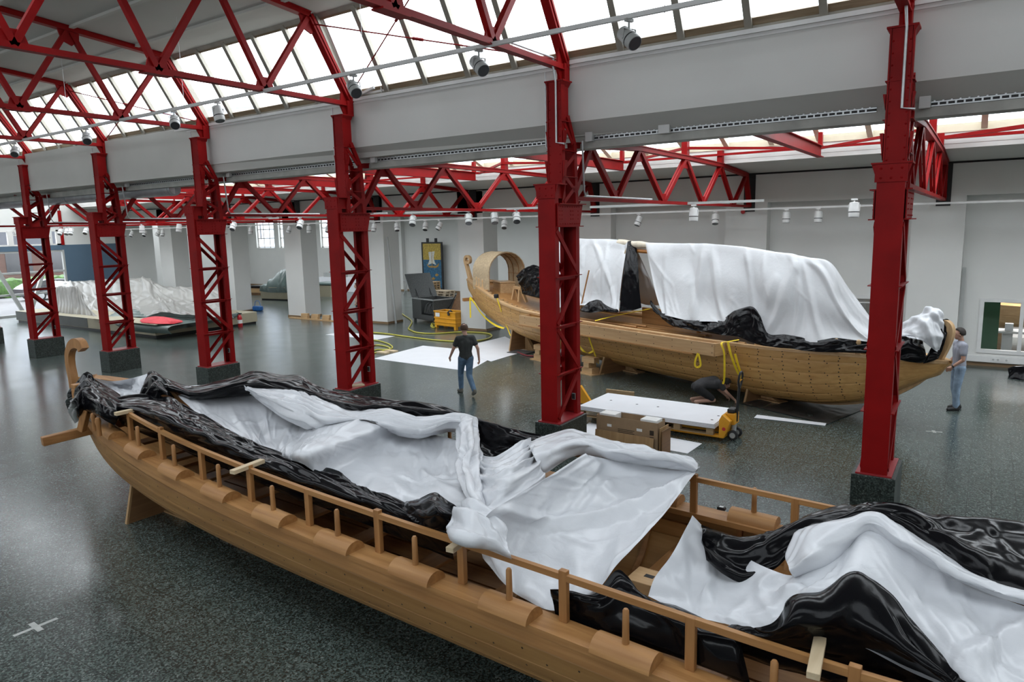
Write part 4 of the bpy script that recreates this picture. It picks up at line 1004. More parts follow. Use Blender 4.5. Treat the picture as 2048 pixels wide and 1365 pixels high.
k4 = black([[(795,1016,1.41),(835,998,1.53),(868,984,1.67),(890,999,1.63),(916,1015,1.53)],[(812,1030,1.51),(845,1018,1.67),(870,1008,1.77),(893,1020,1.71),(913,1034,1.59)],[(826,1046,1.49),(852,1042,1.63),(875,1036,1.69),(896,1044,1.63),(910,1054,1.55)],[(840,1062,1.43),(860,1060,1.49),(880,1058,1.53),(898,1060,1.51),(908,1064,1.47)]], 54, .05, 3, .016, 1.6)
sheet_thing('black plastic folds along the near rail of the near boat, from its stern to amidships', [('heap', k3, 'sheetk'), ('peak', k4, 'sheetk')], 'black sheets on the near boat')
k5 = black([[(953,835,1.70),(993,848,1.74),(1038,861,1.72),(1084,870,1.66)],[(958,868,1.60),(995,876,1.62),(1036,882,1.64),(1080,888,1.60)],[(960,915,1.42),(985,922,1.40),(1012,916,1.44),(1048,905,1.50)],[(968,968,1.28),(982,962,1.28),(1002,946,1.33),(1032,926,1.38)]], 55, .05, 3, .02, 1.6)
sheet_thing('black plastic in the gap between the two white sheets at the far rail', [('fold', k5, 'sheetk')], 'black sheets on the near boat')
EXT[0] = 2.2
k6 = black([
 [(1403,1050,1.72),(1437,1062,1.56),(1485,1076,1.50),(1540,1066,1.55),(1581,1052,1.60),(1622,1035,1.66),(1690,1018,1.72),(1740,1004,1.76),(1800,1006,1.76),(1861,1028,1.72),(1930,1042,1.70),(2080,1058,1.65)],
 [(1404,1070,1.70),(1438,1085,1.56),(1487,1097,1.50),(1542,1084,1.56),(1585,1066,1.64),(1626,1047,1.72),(1692,1027,1.79),(1742,1013,1.84),(1803,1018,1.82),(1863,1044,1.78),(1935,1068,1.75),(2080,1086,1.70)],
 [(1407,1095,1.60),(1441,1118,1.48),(1489,1130,1.42),(1546,1110,1.50),(1588,1086,1.60),(1632,1060,1.70),(1696,1036,1.78),(1746,1024,1.83),(1806,1034,1.80),(1866,1066,1.76),(1945,1105,1.72),(2080,1130,1.66)],
 [(1412,1120,1.50),(1446,1150,1.38),(1490,1168,1.33),(1550,1140,1.44),(1584,1108,1.54),(1622,1076,1.60),(1700,1050,1.68),(1750,1041,1.72),(1810,1066,1.70),(1870,1106,1.64),(1966,1162,1.58),(2080,1196,1.55)]], 56, .05, 4, .022, 1.9)
EXT[0] = 0.0
sheet_thing('black plastic folds along the far rail at the right of the near boat', [('heap', k6, 'sheetk')], 'black sheets on the near boat')
EXT[0] = 2.4
k7 = black([
 [(1500,1256,1.46),(1545,1245,1.54),(1587,1197,1.68),(1649,1188,1.68),(1704,1148,1.80),(1735,1157,1.79),(1779,1189,1.72),(1817,1233,1.64),(1882,1308,1.53),(1912,1345,1.50),(1990,1385,1.48)],
 [(1480,1262,1.48),(1545,1260,1.58),(1597,1225,1.72),(1652,1216,1.72),(1705,1185,1.78),(1742,1195,1.76),(1785,1226,1.71),(1825,1268,1.64),(1878,1324,1.56),(1912,1362,1.51),(1985,1405,1.48)],
 [(1455,1262,1.41),(1525,1274,1.49),(1585,1266,1.59),(1645,1264,1.61),(1700,1258,1.63),(1742,1270,1.61),(1790,1296,1.57),(1835,1326,1.52),(1882,1362,1.47),(1925,1398,1.43),(1990,1432,1.39)],
 [(1430,1264,1.28),(1505,1284,1.33),(1570,1300,1.36),(1635,1310,1.38),(1690,1318,1.38),(1735,1330,1.36),(1790,1350,1.35),(1840,1370,1.34),(1890,1392,1.33),(1940,1422,1.31),(2000,1450,1.28)],
 [(1405,1290,1.04),(1480,1312,1.06),(1550,1337,1.07),(1610,1352,1.08),(1670,1368,1.08),(1720,1384,1.08),(1780,1404,1.08),(1830,1424,1.08),(1890,1444,1.08),(1940,1464,1.08),(2000,1484,1.08)]], 58, .06, 3, .022, 1.9)
EXT[0] = 0.0
sheet_thing('black plastic heap on the near rail at the lower right, spilling over the white sheet', [('heap', k7, 'sheetk')], 'black sheets on the near boat')
k8 = black([
 [(1100,1180,1.36),(1141,1182,1.34),(1188,1188,1.36),(1230,1141,1.50),(1256,1152,1.48),(1290,1193,1.36),(1340,1210,1.31),(1400,1236,1.31),(1470,1262,1.31)],
 [(1103,1195,1.24),(1148,1203,1.28),(1198,1208,1.33),(1236,1178,1.44),(1266,1186,1.42),(1305,1214,1.36),(1355,1236,1.36),(1415,1260,1.36),(1480,1282,1.36)],
 [(1107,1212,1.14),(1153,1224,1.19),(1203,1234,1.24),(1246,1222,1.31),(1284,1232,1.31),(1325,1250,1.30),(1375,1270,1.30),(1430,1292,1.30),(1488,1310,1.30)],
 [(1112,1238,1.04),(1160,1253,1.07),(1210,1266,1.08),(1260,1282,1.09),(1310,1300,1.09),(1352,1314,1.09),(1402,1332,1.09),(1452,1352,1.09),(1502,1372,1.09)]], 59, .05, 3, .018, 1.8)
sheet_thing('black plastic hanging inside the near rail beside the small open wooden box', [('fold', k8, 'sheetk')], 'black sheets on the near boat')
# stain on the white sheet and things in the open hull
M['stain'] = paint('brown_stain', (.42, .33, .22), .6, .3, 20)
b = thing('wooden_box', 'small reddish wooden box with a slot, between black plastic and white sheet', 'box', tuple(uz(1300, 1200, 1.05)), -.05)
MB().box(-.16, .16, -.13, .13, 0, .20).build('body', 'fir', b, bevel=.005); MB().box(-.05, .03, -.02, .03, .2005, .203).build('slot', 'black', b)
w = uz(1443, 1020, 1.205)
single(MB().box(w.x-.04, w.x+.04, w.y-.025, w.y+.025, w.z, w.z+.03).box(w.x-.02, w.x+.02, w.y-.015, w.y+.015, w.z+.03, w.z+.034, 1), 'plug_adapter', ['black', 'whitemetal'], 'small black plug lying on the far gunwale beside an oar rest', 'plug')
# ================================================================ far boat with the covered mast
RZ2 = -.3714
B2M = Matrix.Translation((-4.1, 17.3, 0)) @ Matrix.Rotation(RZ2, 4, 'Z'); B2I = B2M.inverted()
V2 = (B2M.to_3x3() @ Vector((0, 1, 0)))
def w2(px, py, n): return upl(px, py, B2M @ Vector((0, -n, 0)), V2)       # n = distance in front of the centre line
def l2(px, py, n): return B2I @ w2(px, py, n)
h2 = Hull([(-13.5, .04), (-13, .34), (-12.2, .70), (-11.2, .98), (-9.8, 1.18), (-7.5, 1.28), (-4, 1.30), (0, 1.28), (1.2, 1.15), (2.2, .88), (3.0, .55), (3.6, .24), (3.92, .04)],
          [(-13.5, 2.20), (-12.4, 2.14), (-11.4, 2.02), (-10.2, 1.74), (-8.8, 1.50), (-7, 1.42), (-3, 1.38), (0, 1.38), (2, 1.41), (3.2, 1.40), (3.92, 1.38)],
          [(-13.5, 2.02), (-13.2, 1.62), (-12.7, 1.26), (-12, 1.0), (-11, .76), (-9.5, .48), (-8, .30), (-5, .14), (-1, .07), (1, .09), (2.2, .24), (3.0, .60), (3.6, 1.05), (3.92, 1.36)], .6, 1.0)
boat2 = thing('cargo_boat', 'far pale timber boat with curled stern ornament, its yard covered by white drapes', 'boat', (-4.1, 17.3, 0), RZ2)
us2 = list(np.linspace(-13.5, 3.92, 90)); ed2 = [0, .10, .25, .40, .56, .72, .88]
m = h2.planking(ed2, us2, .05, .008, .016)
for s in (-1, 1): h2.nails(m, ed2, list(np.arange(-12.4, 2.5, .56)), ((.2, 0), (.5, .02), (.8, 0)), .016, 1, s)
h2.nails(m, ed2, list(np.arange(-12.1, 3.0, .56)), ((.9, .0), (.1, .05)), .014, 1, -1)
m.build('hull', ['hull2', 'nail'], boat2, smooth=40)
for s in (-1, 1):
    m = MB(); m.grid(h2.strip(us2, s, .03, -.13, -.03, .03)); m.build('gunwale', 'fir', boat2, smooth=35)
# deck
m = MB()
uu = np.linspace(-12.6, 3.3, 60)
m.grid([[Vector((u, (h2.b(u)-.08)*f, h2.g(u)-.10)) for f in np.linspace(-1, 1, 9)] for u in uu])
m.build('deck', 'larch', boat2, smooth=40)
m = MB()
for k in range(5):
    v = -.95+.14*k
    m.box(-7.6, -1.5, v-.05, v+.05, 1.31+.03*(k % 2), 1.35+.03*(k % 2))
m.tube([(-6.8, -.78, 1.40), (-3.6, -.86, 1.39)], .035, 8).tube([(-5.2, -.62, 1.42), (-3.4, -.70, 1.41)], .03, 8)
m.build('deck_plank', 'larch', boat2)
kp = [Vector((u, 0, h2.k(u)-.02)) for u in np.linspace(-13.45, 3.2, 60)]
curve_plank(MB(), kp, .12, [.10]*60).build('keel', 'fir', boat2, smooth=50)
# stern ornament
c2 = lambda px, py: Vector((l2(px, py, 0).x, 0, l2(px, py, 0).z))
P = [c2(*p) for p in ((944, 572), (941, 560), (938, 548), (934, 533), (931, 522), (932, 515), (936, 513), (940, 517), (940, 524), (936, 526), (934, 522))]
R = resample(P, 50)
curve_plank(MB(), R, .11, [.20-.11*min(1, i/30) for i in range(50)]).build('stern_ornament', 'firz', boat2, smooth=50)
# stem
P = [c2(*p) for p in ((1738, 806), (1762, 797), (1800, 777), (1838, 752), (1863, 728), (1879, 702), (1890, 678), (1894, 660), (1890, 651), (1883, 653), (1881, 662))]
R = resample(P, 60)
curve_plank(MB(), R, .13, [.10+.16*min(1, i/16) - .12*max(0, (i-40)/20) for i in range(60)]).build('stem', 'firz', boat2, smooth=50)
# side boxes (near and far)
for s in (-1, 1):
    y0 = s*1.33; y1 = s*1.66; a, b = -7.9, -.35
    m = MB(); yy = sorted((y1-.02, y1+.02)); m.box(a, b, yy[0], yy[1], 1.12, 1.42); m.build('box_side', 'fir', boat2, bevel=.004)
    m = MB()
    for u in (a, b):
        yy = sorted((s*1.25, y1)); m.box(u-.02, u+.02, yy[0], yy[1], 1.12, 1.415)
    m.build('box_end', 'firy', boat2)
    m = MB(); yy = sorted((s*1.2, y1)); m.box(a, b, yy[0], yy[1], 1.12, 1.14); yy = sorted((y1+s*.0, y1+s*.05)); m.box(a, b-.6, yy[0], yy[1], 1.09, 1.12); m.build('box_floor', 'larch', boat2)
    m = MB()
    for k in range(9):
        u = a+.75+k*.82; yy = sorted((s*1.28, y1)); m.box(u-.05, u+.05, yy[0], yy[1], 1.25, 1.36)
    m.build('box_divider', 'firy', boat2)
    m = MB()
    for k in range(13): 
        for z in (1.2, 1.36): m.lathe([(.012, 0), (.012, .004)], (a+.3+k*.6, y1+s*.021, z), 6, (0, s, 0))
    m.build('nail_head', 'nail', boat2)
# small fittings
def knob(px, py, n, h=.26, label=None):
    p = l2(px, py, n); MB().lathe([(.055, 0), (.035, h*.45), (.032, h*.6), (.052, h*.8), (.04, h*.95), (.01, h)], p, 12).build('bollard', 'firz', boat2, smooth=40)
for px, py in ((954, 571), (959, 574), (966, 577)): knob(px, py, .78, .32)
for px, py in ((1672, 706), (1716, 709)): knob(px, py, h2.b(1.9)-.1 if px < 1700 else h2.b(2.3)-.1, .30)
for k in range(16):
    u = -11.0+k*.30
    if u > -6.5: break
    p = Vector((u, -(h2.b(u)-.14), h2.g(u)+.0)); MB().box(-.05, .05, -.04, .05, 0, .06).build('cleat', 'fir', boat2, loc=p)
for k in range(8):
    u = .0+k*.42
    p = Vector((u, -(h2.b(u)-.12), h2.g(u)+.0)); MB().box(-.09, .09, -.03, .05, 0, .055).build('cleat', 'fir', boat2, loc=p)
a = l2(926, 600, .95); d = l2(975, 596, .55)
MB().bar(a, a+Vector((.25, 2.3, .0)), .14, .12).build('steering_beam', 'larchy', boat2, bevel=.01)
p = l2(955, 592, .6); MB().bar(p, p+Vector((.22, .02, .14)), .06, .08).build('stern_bracket', 'larchz', boat2)
# rolled sail and spar
top = [(1095, 481), (1150, 481), (1210, 482), (1262, 487), (1300, 490), (1370, 491), (1440, 493), (1500, 500), (1560, 509), (1610, 519), (1652, 529)]
RL = resample([l2(x, y, 0) for x, y in top], 60)
M['canvas'] = paint('cream_canvas', (.56, .50, .40), .8, .12, 6, bmp=.4, bscale=30)
M['spar'] = wood('varnished_spar', (.36, .14, .03), (.50, .22, .06), 'X', .35)
MB().tube([p+Vector((0, 0, -.02 if p.x < -3.9 and p.x > -5.2 else -.11)) for p in RL], [.10+.012*math.sin(i*1.3) for i in range(60)], 12).build('rolled_sail', 'canvas', boat2, smooth=50)
MB().tube([p+Vector((0, 0, -.19 if -5.2 < p.x < -3.9 else -.26)) for p in RL], .055, 10).build('yard', 'spar', boat2, smooth=50)
p = l2(1256, 492, .12)
M['rope'] = paint('hemp_rope', (.36, .28, .17), .9, .25, 40)
MB().tube(resample([p, p+Vector((-.06, -.05, -.2)), p+Vector((-.10, -.05, -.42)), p+Vector((-.02, -.06, -.50)), p+Vector((.06, -.05, -.40)), p+Vector((.02, -.04, -.2)), p+Vector((.06, 0, .02))], 24), .028, 8).build('rope_loop', 'rope', boat2, smooth=60)
for u in (-7.2, -2.2, .9):
    MB().tube([(u, 0, 1.3), (u, 0, interp(u, [(q.x, q.z) for q in RL])-.2)], .06, 10).build('yard_prop', 'spar', boat2, smooth=50)
# mast stump board seen through the gap
MB().box(-4.6, -3.4, .35, .42, 1.3, 1.75).build('bulwark', 'larch', boat2)
MB().tube([l2(1160, 622, .85), l2(1178, 541, .80)], .022, 8).build('leaning_pole', 'larchz', boat2, smooth=50)
# stern canopy: an open arched shelter
cab = MB(); n = 22; uA, uB = -11.95, -10.9; zf = 1.95
def arch(u, i, off=0.0):
    t = i/n
    w, hh = .80-off, 1.33-off
    if t < .22: return Vector((u, -w, zf+(t/.22)*.62))
    if t > .78: return Vector((u, w, zf+((1-t)/.22)*.62))
    a = PI*(t-.22)/.56; return Vector((u, -w*math.cos(a), zf+.62+(hh-.62)*math.sin(a)))
cols = np.linspace(uA, uB, 9)
def wob(p, k): return p+Vector((0, 0, .012*math.sin(k*1.9+p.y*5)))
M['mat'] = paint('woven_straw_matting', (.42, .32, .20), .9, .16, 14, bmp=.5, bscale=70)
cab.grid([[wob(arch(u, i), k) for i in range(n+1)] for k, u in enumerate(cols)]); cab.grid([[wob(arch(u, i, .03), k) for i in range(n+1)] for k, u in enumerate(cols)])
for u in (uA, uB): cab.grid([[arch(u, i), arch(u, i, .03)] for i in range(n+1)])
canopy = cab.build('stern_canopy', 'mat', boat2, smooth=60)
for u in (-11.9, -11.6, -11.25, -10.93):
    MB().tube([arch(u, i, .045) for i in range(n+1)], .014, 6).build('canopy_hoop', 'larchz', canopy, smooth=60)
m = MB()
for i in (4, 8, 11, 14, 18): m.tube([arch(uA+.02, i, .05), arch(uB-.02, i, .05)], .010, 5)
m.build('canopy_batten', 'larch', canopy)
# ---- things standing on the far boat
def b2pos(u, v, z): return tuple(B2M @ Vector((u, v, z)))
p = B2I @ uz(1003, 584, 1.86)
o = thing('sea_chest', 'pale wooden chest standing in the mouth of the stern canopy', 'chest', b2pos(p.x-.30, p.y+.32, 1.66), RZ2-.25)
MB().box(-.38, .38, -.28, .28, 0, .50).build('body', 'fir', o, bevel=.004); MB().box(-.40, .40, -.30, .30, .505, .545).build('lid', 'fir', o, bevel=.006); MB().box(-.34, -.28, -.26, .26, -.04, 0).box(.28, .34, -.26, .26, -.04, 0).build('runner', 'larchy', o)
p = B2I @ uz(1030, 603, 1.62)
o = thing('trestle_stand', 'small pale timber A-frame stand on the gunwale in front of the chest', 'stand', b2pos(p.x, p.y+.15, 1.60), RZ2-.1)
MB().box(-.28, .24, -.05, .05, .42, .52).build('top_bar', 'fir', o, bevel=.004)
for x0, x1, y in ((-.34, -.24, -.05), (-.16, -.20, .14), (.12, .12, -.05), (.38, .20, .1)): MB().bar((x0, y, 0), (x1, 0, .46), .07, .09, (0, 1, 0)).build('leg', 'firz', o)
M['yellow'] = paint('yellow_webbing', (.80, .58, .015), .6, .08, 10)
def strap(pts, label, cat='strap', w=.05, name='lashing_strap', group='yellow straps on the far boat', t=.006, origin=None):
    R = resample(pts, max(12, len(pts)*5)); m = MB()
    side = Vector((.93, -.36, 0))
    G = []
    for i, p in enumerate(R):
        d = (R[min(i+1, len(R)-1)]-R[max(i-1, 0)]).normalized(); s = side-d*side.dot(d)
        s = s.normalized() if s.length > .2 else d.orthogonal().normalized(); nn = d.cross(s)*t/2
        G.append([p-s*w/2-nn, p+s*w/2-nn, p+s*w/2+nn, p-s*w/2+nn, p-s*w/2-nn])
    m.grid(G); return single(m, name, 'yellow', label, cat, group)
strap([w2(940, 597, 1.02), w2(940.5, 615, 1.02), w2(941, 636, 1.02)], 'yellow strap end hanging from the beam at the stern of the far boat', w=.09)
strap([w2(940, 595, 1.03), w2(950, 608, 1.05), w2(960, 624, 1.0), w2(975, 640, .95), w2(993, 652, .95), w2(1008, 657, 1.0)], 'yellow strap sagging from the stern beam towards the first cradle', w=.07)
strap([w2(994, 597, 1.22), w2(1000, 615, 1.20), w2(1006, 635, 1.05), w2(1013, 652, .95), w2(1021, 672, .95)], 'yellow ratchet strap running down the stern planking to the first cradle', w=.05)
strap([w2(1190, 642, 1.25), w2(1230, 632, .9), w2(1270, 624, .5), w2(1300, 618, .2)], 'yellow strap laid across the deck of the far boat', w=.05)
strap([w2(1174, 664, 1.66), w2(1180, 682, 1.35), w2(1188, 705, 1.25), w2(1197, 728, 1.2)], 'yellow strap slanting down the hull to the second cradle', w=.055)
strap([w2(1154, 676, 1.40), w2(1160, 694, 1.38), w2(1168, 703, 1.40), w2(1178, 706, 1.35), w2(1186, 703, 1.32)], 'yellow strap hanging in a slack bow beside the second column', w=.06)
strap([w2(1396, 707, 1.70), w2(1391, 720, 1.70), w2(1390, 731, 1.70), w2(1395, 735, 1.70), w2(1401, 731, 1.70), w2(1400, 720, 1.70), w2(1397, 708, 1.70)], 'yellow strap loop hanging below the side box of the far boat', w=.05)
strap([w2(1478, 680, 1.25), w2(1456, 684, 1.45), w2(1443, 687, 1.68), w2(1448, 705, 1.70), w2(1449, 735, 1.62), w2(1448, 762, 1.55), w2(1445, 768, 1.55)], 'yellow strap over the end of the side box, its tail hanging', w=.05)
strap([w2(1456, 685, 1.69), w2(1462, 710, 1.68), w2(1472, 738, 1.50), w2(1482, 758, 1.30)], 'left one of the paired yellow straps beside the pallet truck handle', w=.06)
strap([w2(1470, 708, 1.42), w2(1476, 730, 1.38), w2(1486, 758, 1.22)], 'right one of the paired yellow straps beside the pallet truck handle', w=.06)
# black strap pad on the gunwale
p = w2(993, 592, 1.15)
single(MB().box(p.x-.07, p.x+.07, p.y-.08, p.y+.05, p.z-.08, p.z+.06), 'strap_pad', 'black', 'black edge pad under a strap on the stern gunwale of the far boat', 'edge pad', bevel=.03)
# ---- drapes
def drape(rows, seed, mirror=True, res=.03, lines=(), k=1.0):
    A = [[l2(*p) for p in r] for r in rows]
    if mirror: A = [[Vector((p.x, -p.y, p.z)) for p in r] for r in A[:0:-1]] + A
    ctrl = [[B2M @ p for p in r] for r in A]
    s = Sheet(ctrl, res, seed, tuple(-V2)); s.tw = np.array((0, 0, .2)) - np.array(V2)
    s.swell(.05*k, 1.2).crease(int(40*k), .06, .16, 1.2, 90, 16, 1.1, .5).crease(40, .02, .06, .7, 90, 35).crease(60, .008, .03, .4)
    for p, q, a, w in lines: s.line(p, q, a, w, 1.2)
    s.D = .10*np.tanh(s.D/.10)
    if mirror: s.D *= .12+.88*np.clip(np.abs(s.S-s.L0/2)/.45, 0, 1)
    # outward normal flips on the far flank, so use a horizontal push that follows the side
    return s
def drape_mesh(s):
    n = normals(s.P); sg = np.sign((n*np.array((0, 0, 1.0))).sum(axis=2).mean()); s.Q = s.P+n*sg*(s.D*np.clip(np.minimum(s.T, s.L1-s.T)/.1*.8+.2, 0, 1))[..., None]; return s
T = 0.5
d1 = drape_mesh(drape([
 [(1085,478,.02),(1125,477,.02),(1180,478,.02),(1225,479,.02),(1258,484,.02)],
 [(1085,488,.14),(1125,487,.14),(1180,488,.15),(1226,488,.15),(1254,492,.15)],
 [(1085,545,.42),(1128,545,.46),(1180,545,.46),(1225,545,.44),(1245,550,.50)],
 [(1090,590,.66),(1135,592,.70),(1180,592,.70),(1222,600,.70),(1240,600,.75)],
 [(1100,618,.90),(1140,612,.90),(1175,612,.90),(1212,622,.90),(1238,626,.95)]], 61, lines=[((T, .62), (.98, .95), .06, .14), ((T, .62), (.9, .25), .05, .16), ((T+.02, .8), (.97, .72), .04, .1)]))
d1k = Sheet([[w2(*p) for p in r] for r in [[(1255,483,.08),(1262,482,.04),(1272,485,-.06)],[(1249,530,.5),(1262,530,.46),(1276,530,.33)],[(1243,580,.72),(1262,582,.64),(1279,580,.5)],[(1239,624,.93),(1262,622,.80),(1283,616,.6)]]], .03, 62, tuple(-V2)).crease(14, .03, .08, 1.0, 90, 14).crease(20, .01, .03, .4).mesh(.05)
sheet_thing('white plastic drape left of the gap over the far boat, black lining folded back', [('drape', d1, 'sheetw2'), ('lining', d1k, 'sheetk')], 'drapes over the yard of the far boat', 'plastic drape', 'mast_drape')
d2 = drape_mesh(drape([
 [(1292,486,.02),(1370,487,.02),(1440,489,.02),(1500,496,.02),(1560,505,.02),(1610,515,.02),(1657,525,.02),(1690,575,.0),(1720,620,.0),(1765,662,.0)],
 [(1293,496,.15),(1370,497,.15),(1440,500,.15),(1500,507,.15),(1560,515,.15),(1610,525,.15),(1656,536,.12),(1690,592,.12),(1722,636,.10),(1766,672,.08)],
 [(1302,545,.40),(1372,548,.42),(1440,553,.42),(1500,560,.42),(1560,570,.45),(1610,580,.45),(1650,595,.40),(1690,628,.35),(1725,660,.30),(1768,682,.22)],
 [(1312,590,.62),(1375,598,.65),(1440,603,.65),(1500,612,.65),(1560,624,.68),(1610,632,.68),(1650,642,.62),(1692,660,.50),(1728,678,.42),(1770,693,.32)],
 [(1325,630,.90),(1378,642,.94),(1440,646,.94),(1500,662,.92),(1540,684,.94),(1610,686,.92),(1655,688,.86),(1700,690,.70),(1735,696,.58),(1775,702,.42)]], 63,
 lines=[((T, .30), (.99, .20), .07, .18), ((T, .30), (.99, .36), .07, .18), ((T, .46), (.98, .50), .06, .12), ((T, .685), (.98, .56), .08, .17), ((T, .685), (.98, .66), .07, .13), ((T, .685), (.96, .75), .08, .14), ((T, .685), (.80, .90), .07, .12), ((T, .12), (.98, .05), .05, .13), ((T, .685), (.93, .985), .06, .12)]))
sheet_thing('long white plastic drape right of the gap over the far boat, falling towards its bow', [('drape', d2, 'sheetw2')], 'drapes over the yard of the far boat', 'plastic drape', 'mast_drape')
def black2(rows, seed, amp=.05, freq=4, res=.022, n=1.0):
    s = Sheet([[w2(*p) for p in r] for r in rows], res, seed, (-V2.x*.7, -V2.y*.7, .7)); A = max(s.L0*s.L1, .15)
    s.facet(.045, .16, .36).facet(.02, .08, .17).crease(int(8*A*n)+4, .05, .12, .8, 0, 45).crease(int(10*A*n)+4, .02, .05, .5)
    s.D = .08*np.tanh(s.D/.08); return s.mesh(.05)
e1 = black2([
 [(1301,600,.72),(1325,626,.84),(1360,636,.88),(1400,640,.88),(1440,640,.88),(1468,624,.84),(1502,613,.80),(1520,632,.84),(1536,667,.88),(1575,670,.88),(1630,681,.90),(1670,676,.85),(1705,680,.74),(1765,688,.60)],
 [(1300,608,.82),(1326,632,.95),(1361,643,1.0),(1402,648,1.02),(1440,649,1.02),(1471,640,1.0),(1503,634,.98),(1522,655,1.0),(1540,677,1.02),(1577,681,1.02),(1632,689,1.0),(1672,687,.95),(1706,690,.83),(1765,696,.64)],
 [(1304,616,.88),(1332,642,1.0),(1365,651,1.06),(1403,656,1.08),(1440,660,1.08),(1473,658,1.06),(1500,660,1.06),(1522,674,1.07),(1542,686,1.09),(1579,690,1.08),(1633,696,1.05),(1673,696,.99),(1707,698,.87),(1765,702,.68)],
 [(1312,624,.90),(1340,650,1.02),(1369,658,1.09),(1404,664,1.12),(1440,670,1.12),(1475,674,1.12),(1500,684,1.14),(1522,691,1.14),(1545,695,1.14),(1580,699,1.11),(1633,704,1.08),(1674,705,1.0),(1708,706,.90),(1765,709,.70)]], 64, .05)
sheet_thing('black plastic hem heaped along the deck below the long white drape', [('hem', e1, 'sheetk')], 'black sheets on the far boat')
e2 = black2([[(1162,618,.95),(1180,605,.92),(1196,600,.9),(1215,612,.92),(1238,624,.95)],[(1160,622,1.05),(1180,614,1.06),(1198,612,1.06),(1216,618,1.04),(1236,624,1.0)],[(1164,624,1.1),(1182,626,1.12),(1200,624,1.12),(1217,624,1.1),(1234,626,1.05)]], 65, .04, 4, .02)
sheet_thing('small black plastic clump on the deck below the left drape', [('clump', e2, 'sheetk')], 'black sheets on the far boat')
e3 = black2([[(1034,552,.1),(1044,540,.1),(1062,532,.0),(1082,534,.0),(1105,540,.1)],[(1036,562,.35),(1050,552,.45),(1066,548,.5),(1086,550,.5),(1108,556,.45)],[(1042,574,.40),(1055,568,.55),(1070,566,.62),(1090,568,.62),(1110,574,.5)],[(1044,588,.45),(1058,592,.60),(1074,596,.66),(1094,600,.66),(1112,604,.6)]], 66, .06, 4, .02)
sheet_thing('heaped black plastic bundle between the chest and the left drape', [('bundle', e3, 'sheetk')], 'black sheets on the far boat')
e4 = black2([[(1795,672,.35),(1812,668,.3),(1830,670,.2),(1846,684,.15)],[(1796,690,.55),(1814,686,.55),(1832,690,.48),(1850,700,.35)],[(1798,708,.62),(1816,708,.60),(1836,712,.52),(1852,714,.36)],[(1800,720,.62),(1818,724,.58),(1838,726,.48),(1853,724,.32)]], 67, .05, 4, .018)
e5 = black2([[(1884,640,.08),(1893,638,-.02),(1900,642,-.1)],[(1874,672,.2),(1884,674,.16),(1892,676,.12)],[(1858,704,.30),(1872,704,.26),(1884,702,.20)],[(1846,728,.42),(1862,724,.34),(1876,718,.24)]], 68, .03, 3, .018)
e6 = black2([[(1894,690,-.25),(1892,706,-.2),(1886,722,-.2)],[(1886,716,-.25),(1880,728,-.2),(1872,740,-.2)],[(1878,742,-.2),(1868,752,-.2),(1856,754,-.2)]], 69, .02, 3, .018)
sheet_thing('black plastic wrapped around the curled bow post of the far boat', [('bundle', e4, 'sheetk'), ('wrap', e5, 'sheetk'), ('flap', e6, 'sheetk')], 'black sheets on the far boat')
f1 = Sheet([[w2(*p) for p in r] for r in [[(1798,652,.15),(1830,634,.1),(1860,618,.0),(1878,618,0),(1886,630,0)],[(1798,664,.32),(1834,650,.32),(1862,636,.25),(1882,644,.16),(1888,655,.1)],[(1800,672,.42),(1836,668,.45),(1860,666,.38),(1878,678,.25),(1884,684,.18)],[(1826,674,.46),(1844,682,.46),(1860,694,.38),(1872,703,.28),(1878,704,.22)]]], .022, 70, (-.3, -.7, .6)).crease(24, .06, .09, .8, 40, 50).crease(30, .02, .04, .4).mesh(.05)
sheet_thing('small white plastic sheet bunched at the bow of the far boat', [('sheet', f1, 'sheetw')], None)
# ---- supports
def support2(px, py, hw, ht, hwt, label):
    w = uz(px, py); q = B2I @ w
    return trestle('boat_cradle', label, tuple(B2M @ Vector((q.x+.03, 0, 0))), RZ2, hw, ht, hwt)
support2(1018, 703, 1.05, .98, .86, 'plywood cradle with raked edge under the stern of the far boat')
support2(1197, 750, 1.38, .48, 1.20, 'plywood cradle under the middle of the far boat, beside the second column')
support2(1487, 805, .98, .40, .85, 'plywood cradle under the far boat next to the pallet truck')
M['steelplate'] = paint('dark_steel_plate', (.06, .06, .06), .5, .2, 6)
w = uz(1032, 707)
single(MB().box(w.x-.3, w.x+.45, w.y-.1, w.y+.5, .004, .03), 'steel_plate', 'steelplate', 'dark steel plate on the floor under the stern cradle of the far boat', 'plate')
for i, (px, py, lab) in enumerate([(1078, 722, 'stacked timber blocks on a base board, left of the second column'), (1176, 750, 'stacked timber blocks on a base board, right of the second column')]):
    w = uz(px, py)
    o = thing('block_base', lab.replace('stacked timber blocks on a base board', 'pale base board under stacked timber blocks'), 'board', (w.x, w.y+.15, 0), RZ2, 'base boards of the block stacks'); MB().box(-.32, .30, -.22, .25, 0.0, .03).build('board', 'firy', o)
    for k, (dx, dy, z, sx, sy, hh, wh) in enumerate([(0, 0, .031, .22, .14, .16, 'lowest'), (-.02, 0, .193, .10, .16, .14, 'middle'), (.0, .0, .335, .22, .12, .15, 'topmost')]):
        m = MB().box(-sx, sx, -sy, sy, 0, hh); t = m.build('timber_block', 'fir', None, loc=(w.x+dx, w.y+.15+dy, z), rot=(0, 0, RZ2+.1*k), bevel=.006)
        tag(t, 'timber block, %s of the three stacked %s of the second column' % (wh, 'left' if i == 0 else 'right'), 'timber block', 'stacked timber blocks')
